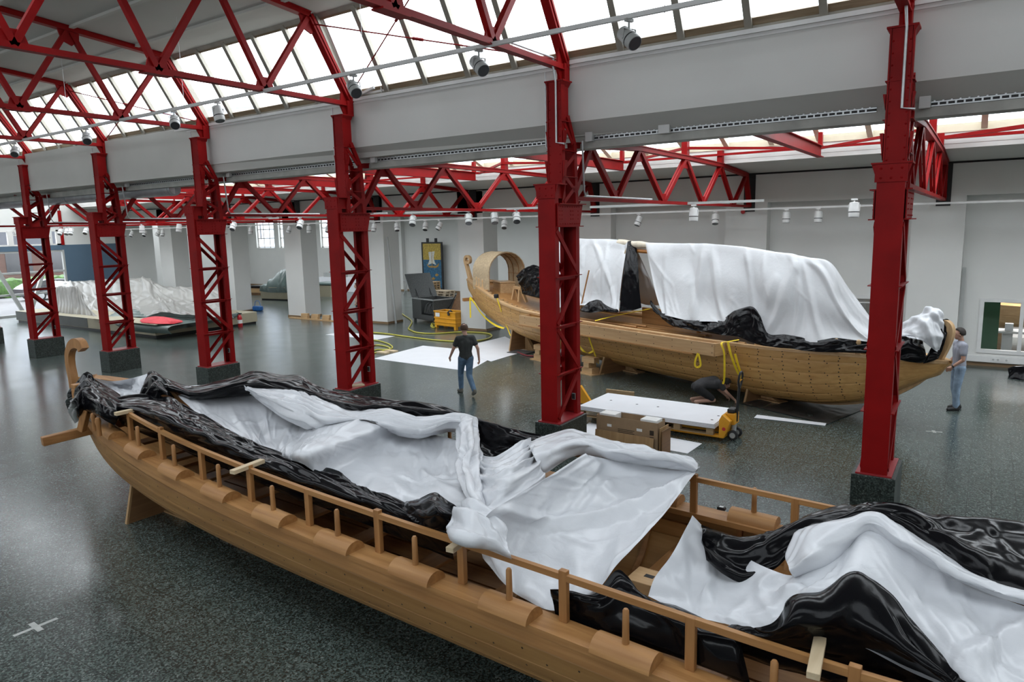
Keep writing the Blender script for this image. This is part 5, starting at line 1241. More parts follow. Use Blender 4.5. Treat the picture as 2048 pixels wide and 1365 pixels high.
# ================================================================ things on the floor
def quad(name, pts, label, cat, mt, z0=.0015, t=.004, group=None):
    w = [uz(*p) for p in pts]
    m = MB().prism([(p.x, p.y, z0) for p in w], (0, 0, t))
    return single(m, name, mt, label, cat, group)
M['panelw'] = paint('white_coated_board', (.72, .73, .76), .45, .03, 2)
M['floorfilm'] = sheet_mat('dark_floor_film', (.035, .036, .036), .3, .3)
quad('floor_board', [(747,718),(846,692),(1000,707),(937,743)], 'large white board on the floor behind the walking man', 'white board', 'panelw')
quad('floor_board', [(908,699),(1010,674),(1062,700),(982,724)], 'white board on the floor reaching under the stern cradle of the far boat', 'white board', 'panelw', .0065)
quad('floor_board', [(651,670),(682,665),(790,673),(754,680)], 'small white board on the floor behind the third column from right', 'white board', 'panelw')
quad('floor_board', [(1150,868),(1178,846),(1404,888),(1375,908)], 'white board on the floor under the cardboard box and pallets', 'white board', 'panelw')
quad('floor_strip', [(1514,831),(1653,848),(1650,853),(1508,837)], 'narrow white strip on the floor in front of the far boat', 'white strip', 'panelw', .008)
s = Sheet([[uz(*p) + Vector((0, 0, .012)) for p in r] for r in [[(1480,808),(1540,796),(1600,786)],[(1530,820),(1595,806),(1660,797)],[(1655,850),(1700,831),(1742,814)]]], .06, 80); s.crease(30, .02, .1, 1.2).mesh(.1)
sheet_thing('dark plastic film spread on the floor under the bow half of the far boat', [('film', s, 'floorfilm')], None, 'plastic film', 'floor_film')
# ---- pallets
M['pallet'] = wood('pallet_wood', (.30, .20, .10), (.46, .33, .18), 'X', .75, .6)
M['palletg'] = wood('weathered_pallet_wood', (.30, .235, .16), (.44, .36, .26), 'X', .8, .6)
def make_pallet(label, loc, rz, L=1.2, Wd=.8, mt='pallet', group=None):
    o = thing('pallet', label, 'pallet', loc, rz, group)
    n = 5
    for k in range(n):
        y = -Wd/2+.05+(Wd-.10)*k/(n-1); MB().box(-L/2, L/2, y-.055, y+.055, .122, .144).build('deck_board', mt, o)
    for x in (-L/2+.07, 0, L/2-.07): MB().box(x-.07, x+.07, -Wd/2, Wd/2, .10, .122).build('stringer', mt, o)
    for x in (-L/2+.07, 0, L/2-.07):
        for y in (-Wd/2+.05, 0, Wd/2-.05): MB().box(x-.07, x+.07, y-.05, y+.05, .022, .10).build('block', mt, o)
    for y in (-Wd/2+.05, 0, Wd/2-.05): MB().box(-L/2, L/2, y-.05, y+.05, 0, .022).build('bottom_board', mt, o)
    return o
# white panels on pallets with the yellow pallet truck
zt = .33
ca, cb, cc = uz(1155, 812, zt), uz(1215, 786, zt), uz(1471, 818, zt); cd_ = uz(1430, 850, zt)
ex = (cd_-ca); LEN = ex.length; rzp = math.atan2(ex.y, ex.x); mid = (ca+cb+cc+cd_)/4; WID = ((cb-ca).length+(cc-cd_).length)/2
exn = Vector((math.cos(rzp), math.sin(rzp), 0)); eyn = Vector((-exn.y, exn.x, 0))
for k, (d, lab) in enumerate([(-LEN*.26, 'pallet under the white panel stack, left one beside the second column'), (LEN*.24, 'pallet under the white panel stack, right one carried by the pallet truck')]):
    p = mid+exn*d; make_pallet(lab, (p.x, p.y, .10), rzp, LEN*.49, WID*.92, 'pallet', 'pallets under the white panels')
nm = ['lowest', 'second', 'third', 'topmost']
for k in range(4):
    m = MB().box(-LEN/2+.01*k, LEN/2-.008*k, -WID/2+.006*k, WID/2, 0, .017); m.box(-LEN/2+.01*k, LEN/2-.008*k, -WID/2+.006*k+.002, WID/2-.002, -.003, 0, 1)
    o = m.build('coated_board', ['panelw', 'black'], None, loc=(mid.x, mid.y, .25+.0205*k), rot=(0, 0, rzp))
    tag(o, '%s of the white panels stacked on the two pallets' % nm[k], 'white panel', 'white panels on the pallets')
    if k == 3:
        hm = MB()
        for px, py in ((1222,801),(1274,809),(1316,814),(1437,832),(1424,840)):
            w = uz(px, py, zt)-mid; q = (w.dot(exn), w.dot(eyn)); hm.lathe([(.028, .0171), (.028, .0178)], (q[0], q[1], 0), 12)
        hm.build('hole', 'black', o)
p = uz(1240, 788, .12)
single(MB().box(p.x-.36, p.x+.36, p.y-.03, p.y+.03, 0, .20), 'timber_plank', 'pallet', 'timber plank standing on edge behind the white panel stack', 'plank')
M['orange'] = paint('yellow_orange_enamel', (.72, .33, .015), .4, .07, 4)
M['rubber'] = paint('black_rubber', (.015, .015, .016), .6, .1, 8)
# pallet truck: local x along the forks away from the handle is negative
h0 = uz(1467, 879)
o = thing('pallet_truck', 'yellow pallet truck with black handle holding the right pallet', 'pallet truck', (h0.x-.02, h0.y+.05, 0), rzp)
m = MB()
for y in (-.19, .19): m.box(-1.25, -.12, y-.075, y+.075, .05, .095)
m.build('fork', 'orange', o, bevel=.008)
m = MB().prism([(-.20, -.28, .05), (-.10, -.28, .05), (.02, -.28, .40), (-.14, -.28, .52), (-.20, -.28, .40)], (0, .56, 0)); m.box(-.12, .06, -.14, .14, .30, .52).build('body', 'orange', o, bevel=.015)
MB().box(-.10, .04, -.11, .11, .521, .60).build('pump_head', 'rubber', o, bevel=.02)
MB().tube([(.0, 0, .16), (.02, 0, .50)], .05, 12).build('hydraulic_ram', 'steel', o, smooth=50)
for y in (-.13, .13):
    w = MB().lathe([(.03, -.03), (.085, -.028), (.10, -.02), (.10, .02), (.085, .028), (.03, .03)], (.03, y, .10), 20, (0, 1, 0)).build('steer_wheel', 'rubber', o, smooth=50)
    MB().lathe([(.055, -.034), (.055, .034)], (.03, y, .10), 14, (0, 1, 0)).build('hub', 'greymetal', w, smooth=50)
    MB().tube([(-1.15, y*1.45-.04, .04), (-1.15, y*1.45+.04, .04)], .04, 10).build('load_roller', 'rubber', o)
hd = MB().tube([(.05, 0, .35), (.07, 0, .75), (.09, 0, 1.02)], .028, 8)
R = resample([(.09, -.01, 1.0), (.10, -.09, 1.10), (.11, -.11, 1.22), (.115, -.05, 1.31), (.115, .05, 1.31), (.11, .11, 1.22), (.10, .09, 1.10), (.09, .01, 1.0)], 36)
hd.tube(R, .022, 8).build('handle', 'rubber', o, smooth=60)
MB().tube([(.105, -.04, 1.12), (.108, -.04, 1.24)], .012, 6).tube([(.105, -.1, 1.16), (.105, .1, 1.16)], .012, 6).build('release_lever', 'orange', o)
M['redlabel'] = paint('red_round_sticker', (.55, .03, .04), .5)
MB().lathe([(.035, -.285), (.035, -.281)], (-.10, 0, .24), 14, (0, 1, 0)).build('sticker', 'redlabel', o)
w = uz(1158, 812)
MBk = MB().prism([(w.x-.25, w.y+.25, 0), (w.x+.22, w.y+.25, 0), (w.x-.1, w.y+.25, .42)], (.0, .08, 0))
single(MBk, 'support_leg', 'orange', 'yellow triangular steel bracket behind the foot of the second column', 'bracket')
# ---- cardboard box with foam corners, boards around it
M['card'] = paint('brown_cardboard', (.30, .20, .115), .85, .08, 6)
M['cardin'] = paint('inner_cardboard', (.24, .155, .085), .9, .08, 6)
M['foam'] = paint('white_foam', (.78, .78, .76), .8, .05, 10)
cz = .60
A = uz(1193, 829, cz); B = uz(1316, 848, cz); rc = math.atan2(B.y-A.y, B.x-A.x); Lc = (B-A).length
o = thing('cardboard_box', 'open brown cardboard box with white foam corners in front of the pallets', 'cardboard box', (A.x, A.y, 0), rc)
D_ = .30
m = MB().box(0, Lc, 0, .008, .0, cz).box(0, Lc, D_-.008, D_, .0, cz+.02).box(0, .008, 0, D_, .0, cz).box(Lc-.008, Lc, 0, D_, .0, cz).box(0, Lc, 0, D_, 0, .012)
m.build('carton', 'card', o)
for x0, x1 in ((.05, .38), (Lc-.36, Lc-.04)): MB().box(x0, x1, .02, D_-.02, cz-.12, cz+.035).build('foam_block', 'foam', o, bevel=.01)
for x0, x1 in ((.23, .32), (Lc-.42, Lc-.31)): MB().box(x0, x1, -.003, -.0005, cz-.20, cz-.15).build('label', 'foam', o)
for z in range(5): MB().box(Lc*.36, Lc*.63-.03*(z % 2), -.002, -.0004, .38-.03*z, .391-.03*z).build('text_line', 'nail', o)
for x0, z0 in ((Lc-.16, .36), (Lc-.16, .24)): MB().box(x0, x0+.08, -.002, -.0004, z0, z0+.09).build('symbol_box', 'nail', o)
single(MB().box(0, Lc*.95, 0, .014, 0, .33), 'plywood_board', 'plyedge', 'plywood board leaning against the front of the cardboard box', 'board', None, (0, 0, 0)).matrix_world = Matrix.Translation((A.x, A.y-.09, 0)) @ Matrix.Rotation(rc, 4, 'Z') @ Matrix.Rotation(-.12, 4, 'X')
for k, lab in enumerate(['inner one of two thin boards standing at the right end of the cardboard box', 'outer one of two thin boards standing at the right end of the cardboard box']):
    q = MB().box(0, .012, 0, .36, 0, .52-.05*k).build('thin_board', 'ply' if k else 'plyedge', None, loc=(A.x+math.cos(rc)*(Lc+.02+.04*k)+.02, A.y+math.sin(rc)*(Lc+.02+.04*k)-.02, 0), rot=(0, 0, rc)); tag(q, lab, 'board', 'boards beside the cardboard box')
# ---- orange bin, board leaning on it, hose coil
w0 = uz(870, 656); w1 = uz(912, 661); rb = math.atan2(w1.y-w0.y, w1.x-w0.x); Lb = (w1-w0).length
o = thing('steel_bin', 'orange steel bin on feet in front of the wide white pillar', 'bin', (w0.x, w0.y, 0), rb)
Wb = .62
m = MB().box(0, Lb, 0, .02, .12, .72).box(0, Lb, Wb-.02, Wb, .12, .72).box(0, .02, 0, Wb, .12, .72).box(Lb-.02, Lb, 0, Wb, .12, .72).box(0, Lb, 0, Wb, .12, .14); m.build('body', 'orange', o)
for z in (.28, .45): MB().box(-.02, Lb+.02, -.025, Wb+.025, z-.03, z+.03).build('rib', 'orange', o, bevel=.012)
m = MB()
for a, b, c, d in ((-.03, Lb+.03, -.03, .03), (-.03, Lb+.03, Wb-.03, Wb+.03), (-.03, .03, 0, Wb), (Lb-.03, Lb+.03, 0, Wb)): m.box(a, b, c, d, .69, .74)
m.build('rim', 'orange', o, bevel=.008)
for x in (.06, Lb-.06):
    for y in (.06, Wb-.06): MB().box(x-.06, x+.06, y-.06, y+.06, 0, .12).build('foot', 'orange', o)
MB().box(.10, .36, -.034, -.031, .50, .66).build('label', 'foam', o)
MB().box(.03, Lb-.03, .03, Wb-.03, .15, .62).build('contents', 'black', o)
m = MB().tube([(Lb*.62, Wb*.45, .66), (Lb*.66, .12, .76), (Lb*.70, -.05, .70), (Lb*.74, -.06, .60)], .05, 8); single(m, 'tool_bag', 'rubber', 'dark tool bag hanging over the rim of the orange bin', 'bag', None, (0, 0, 0), smooth=60).matrix_world = Matrix.Translation((w0.x, w0.y, 0)) @ Matrix.Rotation(rb, 4, 'Z')
q0, q1, q2, q3 = uy(896, 636, w0.y+1.5), uy(924, 636, w0.y+1.5), uy(924, 583, w0.y+2.0), uy(915, 585, w0.y+2.0)
single(MB().prism([q0, q1+Vector((.6, 0, 0)), q2+Vector((.6, 0, 0)), q3], (0, .02, 0)), 'grey_board', 'ply', 'raked plywood board behind the orange bin, partly hidden by the pillar', 'board')
single(MB().tube([q0+Vector((-.35, -.1, -.05)), (q0+q3)/2+Vector((-.05, -.1, 0)), q3+Vector((-.02, -.1, -.1))], .022, 6), 'gas_strut', 'black', 'thin black strut in front of the raked board behind the orange bin', 'strut')
# ---- grey crate with open lid
M['crate'] = paint('grey_galvanised_mesh_sheet', (.095, .10, .10), .5, .3, 30, metal=.3)
w0 = uz(826, 642); w1 = uz(851, 639); rr = -.30
o = thing('tool_crate', 'grey steel tool crate with its lid standing open', 'crate', (w0.x, w0.y, 0), rr)
Lx, Ly, Hh = 1.75, 1.35, 1.05
MB().box(0, Lx, Ly-.04, Ly, .12, Hh).box(0, .04, 0, Ly, .12, Hh).box(Lx-.04, Lx, 0, Ly, .12, Hh).box(0, Lx, 0, Ly, .12, .16).box(0, .75, 0, .04, .12, Hh).box(.75, Lx, 0, .04, .12, .35).build('body', 'crate', o)
for x in (.08, Lx-.08):
    for y in (.08, Ly-.08): MB().box(x-.05, x+.05, y-.05, y+.05, 0, .12).build('foot', 'crate', o)
MB().bar((0, .0, Hh), (0, Ly, Hh), .05, .05).bar((.0, 0, Hh), (Lx, 0, Hh), .05, .05).bar((Lx, 0, Hh), (Lx, Ly, Hh), .05, .05).build('rim', 'steel', o)
MB().prism([(0, -.0, Hh+.02), (0, Ly, Hh+.02), (-.55, Ly, Hh+1.05), (-.55, 0, Hh+1.05)], (.03, 0, .015)).build('lid', 'crate', o)
m = MB().tube([(.1, .3, Hh), (-.25, .3, Hh+.5)], .015, 6).tube([(.1, Ly-.3, Hh), (-.25, Ly-.3, Hh+.5)], .015, 6); m.build('lid_strut', 'black', o)
m = MB()
for k in range(9):
    x = .8+.1*k; m.tube(resample([(x, .12, .4), (x+.03, .2, .75+.05*math.sin(k*2)), (x+.1, .35, .82), (x+.06, .4, .45)], 12), .016, 6)
m.build('pipe_rack', 'crate', o)
# ---- pallet stacks by the back wall
def stack(px, py, n, rz, L, label, mt):
    w = uz(px, py)
    root0 = None
    words = ['lowest', 'second', 'third', 'fourth', 'fifth', 'sixth', 'seventh']
    for k in range(n):
        wd = 'topmost' if k == n-1 else words[k]
        lab = '%s pallet of the %s' % (wd, label)
        if k == 0: root0 = make_pallet(lab, (w.x, w.y, 0), rz, 1.2, .8, mt, 'stacked pallets at the back wall')
        else: dup(root0, (w.x+.02*math.sin(k*3), w.y+.02*math.cos(k*2), .1455*k), rz+.02*math.sin(k*5), lab)
stack(858, 597, 7, .1, 1.2, 'tall stack in front of the mosaic panel', 'pallet')
stack(886, 601, 4, -.15, 1.2, 'low stack beside the mosaic panel', 'palletg')
# ---- framed mosaic with a sailing ship leaning on the back wall
o = thing('mosaic_panel', 'tall framed mosaic with a white sailed ship, standing at the back wall', 'mosaic', (uy(869, 570, 36.6).x, 36.45, 0), 0)
Wm, Hm = 1.75, 3.1
M['gold'] = paint('ochre_gold_tesserae', (.38, .27, .045), .6, .35, 9); M['seablue'] = paint('sea_blue_tesserae', (.022, .095, .17), .55, .5, 8); M['sailw'] = paint('pale_tesserae', (.50, .50, .45), .6, .2, 9); M['brownt'] = paint('brown_tesserae', (.30, .18, .04), .6, .35, 9)
MB().box(-Wm/2, Wm/2, 0, .08, .2, .2+Hm).build('frame', 'black', o, bevel=.01)
z0 = .2
MB().box(-.75, .75, -.004, 0, z0+1.95, z0+Hm-.1).build('gold_field', 'gold', o); MB().box(-.75, .75, -.004, 0, z0+.1, z0+1.95).build('sea_field', 'seablue', o)
def flat(poly, name, mt, y=-.010): MB().prism([(x, y, z0+z) for x, z in poly], (0, .005, 0)).build(name, mt, o)
flat([(-.28, 2.45), (.25, 2.5), (.15, 2.1), (.2, 1.85), (.36, 1.6), (-.0, 1.72), (-.38, 1.6), (-.22, 1.95)], 'sail', 'sailw')
flat([(-.45, 1.62), (-.30, 1.45), (.3, 1.42), (.5, 1.5), (.6, 1.72), (.52, 1.70), (.35, 1.55), (-.3, 1.55), (-.42, 1.68)], 'ship_hull', 'brownt')
flat([(-.02, 1.5), (.02, 1.5), (.02, 2.6), (-.02, 2.6)], 'mast', 'brownt', -.014)
for x, z in ((-.35, .9), (.05, .7), (.35, .95)): flat([(x-.15, z), (x, z+.12), (x+.18, z+.02), (x, z-.1)], 'fish', 'brownt')
for x in (-.35, .35): MB().box(x-.09, x+.09, 0, .07, .2+Hm, .2+Hm+.25).build('bracket', 'black', o)
MB().box(-Wm/2, Wm/2, -.02, .12, 0, .2).build('base', 'black', o)
w = uz(811, 590)
o = thing('folding_stand', 'thin grey folding stand beside the tall pallet stack', 'stand', (w.x, w.y+.2, 0), 0)
for x0, x1 in ((-.35, .1), (.35, -.1)): MB().bar((x0, 0, 0), (x1, 0, .9), .03, .03).build('leg', 'steel', o)
MB().bar((-.3, 0, .9), (.3, 0, .9), .05, .05).build('top_bar', 'steel', o)
# ---- slats leaning on pillars
a = uz(792, 647); b = uy(774, 474, FY-.03)
single(MB().bar(a, b, .10, .03, (0, 1, 0)), 'metal_slat', 'greymetal', 'tall grey slat leaning on the white pillar behind the third column', 'slat', origin=tuple(a))
a = Vector((-.48, FY+.10, 0)); b = Vector((-.50, FY+.34, 2.75))
single(MB().bar(a, b, .09, .03, (0, 1, 0)), 'metal_slat', 'greymetal', 'tall grey slat leaning in the corner behind the standing man', 'slat', origin=tuple(a))
# ---- fire extinguisher
w = uz(481, 655)
o = thing('fire_extinguisher', 'red fire extinguisher standing on the floor at the corner of the draped plinth', 'fire extinguisher', tuple(w), 0)
M['extred'] = paint('red_enamel', (.45, .02, .025), .35, .05, 5)
MB().lathe([(.09, 0), (.10, .02), (.10, .42), (.085, .50), (.04, .55), (.035, .58)], (0, 0, 0), 16).build('cylinder', 'extred', o, smooth=50)
MB().box(-.03, .03, -.02, .10, .58, .63).bar((0, .0, .63), (0, -.14, .69), .03, .015).build('valve', 'black', o)
MB().tube(resample([(-.03, 0, .6), (-.13, 0, .58), (-.16, 0, .40), (-.13, 0, .22)], 12), .014, 6).build('hose', 'black', o)
MB().lathe([(.1015, .18), (.1015, .34)], (0, 0, 0), 16).build('label', 'foam', o)
# ---- blue bag
w = uz(516, 622); M['bagblue'] = paint('blue_fabric', (.01, .10, .32), .6, .2, 8)
o = thing('blue_bag', 'bright blue bag on the floor beside the white pillar', 'bag', tuple(w), .2)
MB().box(-.28, .28, -.14, .14, 0, .26).build('body', 'bagblue', o, bevel=.07); MB().tube(resample([(-.2, 0, .22), (-.12, 0, .5), (.1, 0, .52), (.2, 0, .22)], 14), .015, 6).build('handle', 'bagblue', o)
# ---- timber blocks by the pillar
a, b = uz(580, 636), uz(690, 645.5)
d = (b-a); ang = math.atan2(d.y, d.x)
single(MB().box(0, d.length, -.08, .08, 0, .045), 'base_batten', 'firy', 'long flat batten on the floor under three block pairs beside a white pillar', 'batten', None, (0, 0, 0)).matrix_world = Matrix.Translation(a) @ Matrix.Rotation(ang, 4, 'Z')
for px, lab in ((612, 'left'), (633, 'middle'), (655, 'right')):
    t = (px-580)/110; w = a+d*t
    for k, hh in enumerate((.12, .12)):
        q = MB().box(-.24+.06*k, .24-.02*k, -.07, .07, 0, .115).build('timber_block', 'fir', None, loc=(w.x, w.y, .046+.117*k), rot=(0, 0, ang+.2*k), bevel=.006)
        tag(q, '%s timber block of the %s pair on the batten beside the white pillar' % ('lower' if k == 0 else 'upper', lab), 'timber block', 'block pairs beside the white pillar')
w = Vector((-11.76+.06, 10.80+.42, .6645)); single(MB().box(-.10, .10, -.16, .16, 0, .03), 'wood_offcut', 'pine', 'pale wood offcut on the plinth of the third column from right', 'offcut', None, (0, 0, 0)).matrix_world = Matrix.Translation(w) @ Matrix.Rotation(-.5, 4, 'Z')
for px, py, lab in ((766, 707, 'left'), (783, 704, 'right')):
    w = uz(px, py); single(MB().box(w.x-.22, w.x+.2, w.y-.12, w.y+.12, 0, .05), 'wood_offcut', 'pine', '%s of two pale wood offcuts lying by the yellow hose coil' % lab, 'offcut', 'offcuts by the hose coil')
# ---- hoses
M['hose'] = paint('yellow_green_hose', (.46, .42, .06), .5, .12, 6)
M['redhose'] = paint('dark_red_hose', (.22, .015, .02), .5, .1, 6)
def hose(pts, r, mt, label, n=90):
    R = resample([uz(*p)+Vector((0, 0, r+.001)) for p in pts], n); return single(MB().tube(R, r, 8), 'floor_hose', mt, label, 'hose', smooth=60)
hose([(796,622),(808,632),(820,640),(824,646),(819,655),(818,660),(835,667),(870,669),(920,666),(960,667),(980,670),(982,676),(965,682),(930,685),(880,683),(820,676),(770,669),(745,667)], .028, 'hose', 'long yellow hose looping over the floor behind the walking man')
hose([(742,681),(760,684),(778,690),(785,697),(775,701),(755,701),(742,704),(738,697),(752,692),(770,694),(780,699),(765,704),(748,708)], .024, 'hose', 'tangled yellow hose coil behind the third column from right')
hose([(866,655),(863,650),(867,648),(874,650),(874,655),(866,657),(862,653),(868,650),(875,653),(868,657)], .03, 'hose', 'small yellow hose coil at the left end of the orange bin', 60)
hose([(1035,706),(1050,712),(1068,714),(1090,712),(1110,716),(1130,704),(1155,702)], .022, 'redhose', 'dark red hose on the floor under the far boat', 50)
# ---- tape crosses
M['tape'] = paint('pale_floor_tape', (.42, .43, .41), .6, .1, 8)
def cross(px, py, L, label, rz):
    w = uz(px, py, 0); m = MB().box(-L, L, -.025, .025, .0008, .002).box(-.03, .03, -L*.62, L*.62, .002, .003)
    o = m.build('tape_cross', 'tape', None, loc=(w.x, w.y, 0), rot=(0, 0, rz)); tag(o, label, 'tape mark')
cross(72, 1255, .21, 'pale tape cross stuck on the dark floor at lower left', 1.52)
cross(1868, 864, .14, 'small pale tape cross on the floor left of the standing man', .2)
# ---- sockets on the trunking, bag
for px, lab in ((1990, 'left'), (2012, 'right')):
    w = uy(px, 731, BY-.1)
    o = thing('wall_socket', '%s of two white sockets on the trunking under the workshop window' % lab, 'socket', (w.x, BY-.0905, .21), 0, 'sockets on the trunking')
    MB().box(-.11 if lab == 'left' else -.07, .11 if lab == 'left' else .07, -.012, 0, -.045, .045).build('plate', 'whitemetal', o, bevel=.004)
    m = MB()
    for x in ((-.055, .055) if lab == 'left' else (0,)): m.lathe([(.028, .0125), (.028, .014)], (x, 0, 0), 12, (0, -1, 0))
    m.build('insert', 'greymetal', o)
s = Sheet([[(1.05+dx, 22.35+dy, z) for dx, dy, z in r] for r in [[(-.35, -.3, .0), (0, -.4, .0), (.4, -.3, .0)], [(-.4, 0, .22), (0, -.05, .32), (.45, 0, .2)], [(-.35, .3, .0), (0, .35, .0), (.4, .3, .0)]]], .03, 90).crease(20, .03, .08, .4).mesh(.05)
sheet_thing('crumpled black bag on the floor at the right edge below the workshop window', [('bag', s, 'sheetk')], None, 'bag', 'black_bag')
# ================================================================ draped display plinth at the far left
P0 = uz(312, 677); PLx0, PLx1, PLy0, PLy1 = -40.3, P0.x, P0.y, 21.0
M['plinthbeige'] = paint('beige_plinth_board', (.40, .36, .26), .7, .06, 2); M['plinthgrey'] = paint('grey_plinth_board', (.10, .105, .10), .7, .08, 2)
o = thing('display_plinth', 'long low display plinth under sheets behind the left columns', 'display plinth', (PLx0, PLy0, 0), 0)
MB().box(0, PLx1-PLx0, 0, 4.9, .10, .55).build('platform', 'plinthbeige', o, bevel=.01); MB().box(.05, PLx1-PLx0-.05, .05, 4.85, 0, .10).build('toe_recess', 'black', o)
MB().box(0, 7.0, -.012, -.002, .12, .55).build('front_panel', 'plinthgrey', o)
def g3(rows): return [[Vector(p) for p in r] for r in rows]
M['film'] = None
mm, nt, b = new_mat('translucent_dust_film'); M['film'] = mm
b.inputs['Base Color'].default_value = (.31, .30, .28, 1); b.inputs['Roughness'].default_value = .35
b.inputs['Alpha'].default_value = .88
M['greenfilm'] = sheet_mat('grey_green_film', (.115, .155, .145), .32, .35)
def px_row(y, pts): return [uy(px, py, y) for px, py in pts]
s = Sheet([px_row(20.6, [(112,566),(150,566),(200,562),(290,558),(305,565),(330,574),(380,576),(430,577),(446,584)]),
           px_row(19.6, [(108,563),(150,564),(200,563),(290,560),(306,566),(332,575),(380,577),(430,578),(448,585)]),
           px_row(19.0, [(100,575),(145,578),(200,590),(285,585),(312,590),(330,592),(378,600),(430,600),(455,602)]),
           px_row(18.0, [(95,612),(150,615),(200,620),(280,618),(315,612),(330,610),(372,620),(425,622),(462,630)]),
           px_row(17.2, [(82,634),(150,640),(200,641),(270,640),(310,628),(330,625),(365,630),(415,632),(462,645)])], .07, 91, (0, -.8, .6))
s.waves(.09, 1.1, 0, 2, .9, .9).crease(26, .12, .3, 2.6, 70, 25).crease(50, .035, .10, 1.6, 60, 35).mesh(.1)
sheet_thing('large translucent dust sheet heaped over exhibits on the long plinth at the left', [('sheet', s, 'film')], None, 'dust sheet', 'dust_sheet')
s = Sheet([px_row(16.9, [(108,578),(120,572),(135,574),(150,572),(156,576),(165,590)]), px_row(16.7, [(107,600),(120,600),(136,602),(148,600),(160,606),(175,612)]), px_row(16.5, [(104,630),(120,632),(138,632),(150,636),(165,640),(195,634)])], .05, 92, (0, -.8, .6)).waves(.18, 3.4, 0, 1, .6, .9).crease(20, .06, .12, .9, 90, 14).mesh(.08)
sheet_thing('pale translucent sheet hanging in folds over the left front edge of the plinth', [('sheet', s, 'film')], None, 'dust sheet', 'dust_sheet')
zt_ = .56
s = Sheet([[uz(px, py, z) for px, py, z in r] for r in [[(240,618,.75),(300,610,.85),(360,607,.9),(420,610,.85),(450,618,.7)],[(225,628,.64),(300,622,.70),(360,620,.74),(425,624,.72),(462,630,.6)],[(205,636,.58),(290,634,.60),(350,634,.60),(420,638,.60),(468,636,.57)]]], .06, 93).waves(.07, 1.6, 1, 3, .9).crease(40, .07, .16, 1.3, 0, 40).mesh(.1)
sheet_thing('crumpled grey green film along the rear of the plinth top', [('film', s, 'greenfilm')], None, 'plastic film', 'plinth_film')
fx0 = uz(175, 650, .56).x
s = Sheet(g3([[(fx0, 18.4, .575), (fx0+4, 18.4, .58), (PLx1-2, 18.4, .58), (PLx1+.03, 18.4, .575)], [(fx0, PLy0-.02, .57), (fx0+4, PLy0-.02, .575), (PLx1-2, PLy0-.02, .575), (PLx1+.03, PLy0-.03, .57)], [(fx0+.1, PLy0-.05, .30), (fx0+4, PLy0-.06, .26), (PLx1-2, PLy0-.06, .22), (PLx1+.05, PLy0-.06, .20)]]), .06, 94, (0, -.6, .8)).crease(40, .025, .09, .9).mesh(.1)
s2 = Sheet(g3([[(PLx1-.2, PLy0-.05, .575), (PLx1-.2, 18, .575), (PLx1-.2, 20, .575)], [(PLx1+.03, PLy0-.05, .57), (PLx1+.03, 18, .57), (PLx1+.03, 20, .57)], [(PLx1+.06, PLy0-.05, .2), (PLx1+.06, 18, .30), (PLx1+.06, 19.6, .40)]]), .06, 95, (.6, 0, .8)).crease(20, .03, .09, .9).mesh(.1)
sheet_thing('smooth grey green film over the front corner of the plinth', [('top_film', s, 'greenfilm'), ('side_film', s2, 'greenfilm')], None, 'plastic film', 'plinth_film')
c = uz(290, 643, .6)
single(MB().box(c.x-3.6, c.x+1.7, c.y-.55, c.y+.5, .60, .615), 'tan_board', 'plinthbeige', 'flat tan board on the plinth under the red cloth', 'board')
M['redcloth'] = paint('red_cloth', (.62, .045, .06), .75, .12, 5)
s = Sheet([[uz(px, py, z) for px, py, z in r] for r in [[(286,637,.66),(310,633,.70),(340,636,.70),(358,641,.66)],[(280,641,.66),(312,640,.72),(342,642,.72),(366,644,.64)],[(284,646,.63),(312,648,.64),(340,648,.64),(360,646,.63)]]], .05, 96).crease(20, .05, .15, .9).mesh(.1)
sheet_thing('red folded cloth lying on the plinth at the left', [('cloth', s, 'redcloth')], None, 'cloth', 'red_cloth')
# ---- far room: draped bench and low tables
w = uz(522, 600); o = thing('draped_bench', 'beige bench under glossy grey green film between two white pillars', 'bench', (w.x, w.y, 0), .12)
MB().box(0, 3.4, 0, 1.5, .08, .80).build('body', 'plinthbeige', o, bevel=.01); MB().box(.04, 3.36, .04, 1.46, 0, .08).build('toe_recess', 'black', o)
s = Sheet(g3([[(-.05, 1.5, .8), (1.0, 1.5, 1.5), (3.0, 1.5, 1.6), (3.45, 1.5, 1.5)], [(.0, .9, .95), (.8, .9, 1.72), (2.4, .9, 1.95), (3.45, .9, 1.8)], [(.0, .1, .85), (.9, .1, .95), (2.4, .1, 1.0), (3.45, .1, .95)], [(-.03, -.04, .55), (.9, -.05, .48), (2.4, -.05, .50), (3.45, -.04, .46)]]), .06, 97, (0, -.7, .7)).crease(40, .07, .16, 1.2, 70, 30).mesh(.1)
s.build('cover_film', 'greenfilm', o)
w = uz(509, 591); o = thing('low_crate', 'low dark crate with timber front, left of the draped bench', 'crate', (w.x, w.y, 0), .1)
MB().box(-.8, 1.4, 0, 1.2, 0, .45).build('body', 'ply', o); MB().box(-.8, 1.4, -.02, 0, .18, .45).build('front_board', 'fir', o); MB().box(-.7, 1.4, .1, 1.1, .45, .62).build('black_cover', 'sheetk', o, bevel=.08)
w = uz(643, 594); o = thing('low_plinth', 'beige low plinth with film cover, right of a white pillar', 'plinth', (w.x, w.y, 0), .1)
MB().box(-.6, .8, 0, 1.2, .0, .72).build('body', 'plinthbeige', o); MB().box(-.62, .82, -.02, 1.22, .72, .9).build('cover_film', 'greenfilm', o, bevel=.1)
w = uz(650, 586); o = thing('white_table', 'white counter by the back wall with a grey box on it', 'counter', (w.x-.5, 36.0, 0), 0)
MB().box(-1.5, 3.2, -1.2, 0, 0, .95).build('body', 'panelw', o); MB().box(-1.2, .6, -.9, -.3, .95, 1.25).build('box', 'greymetal', o)
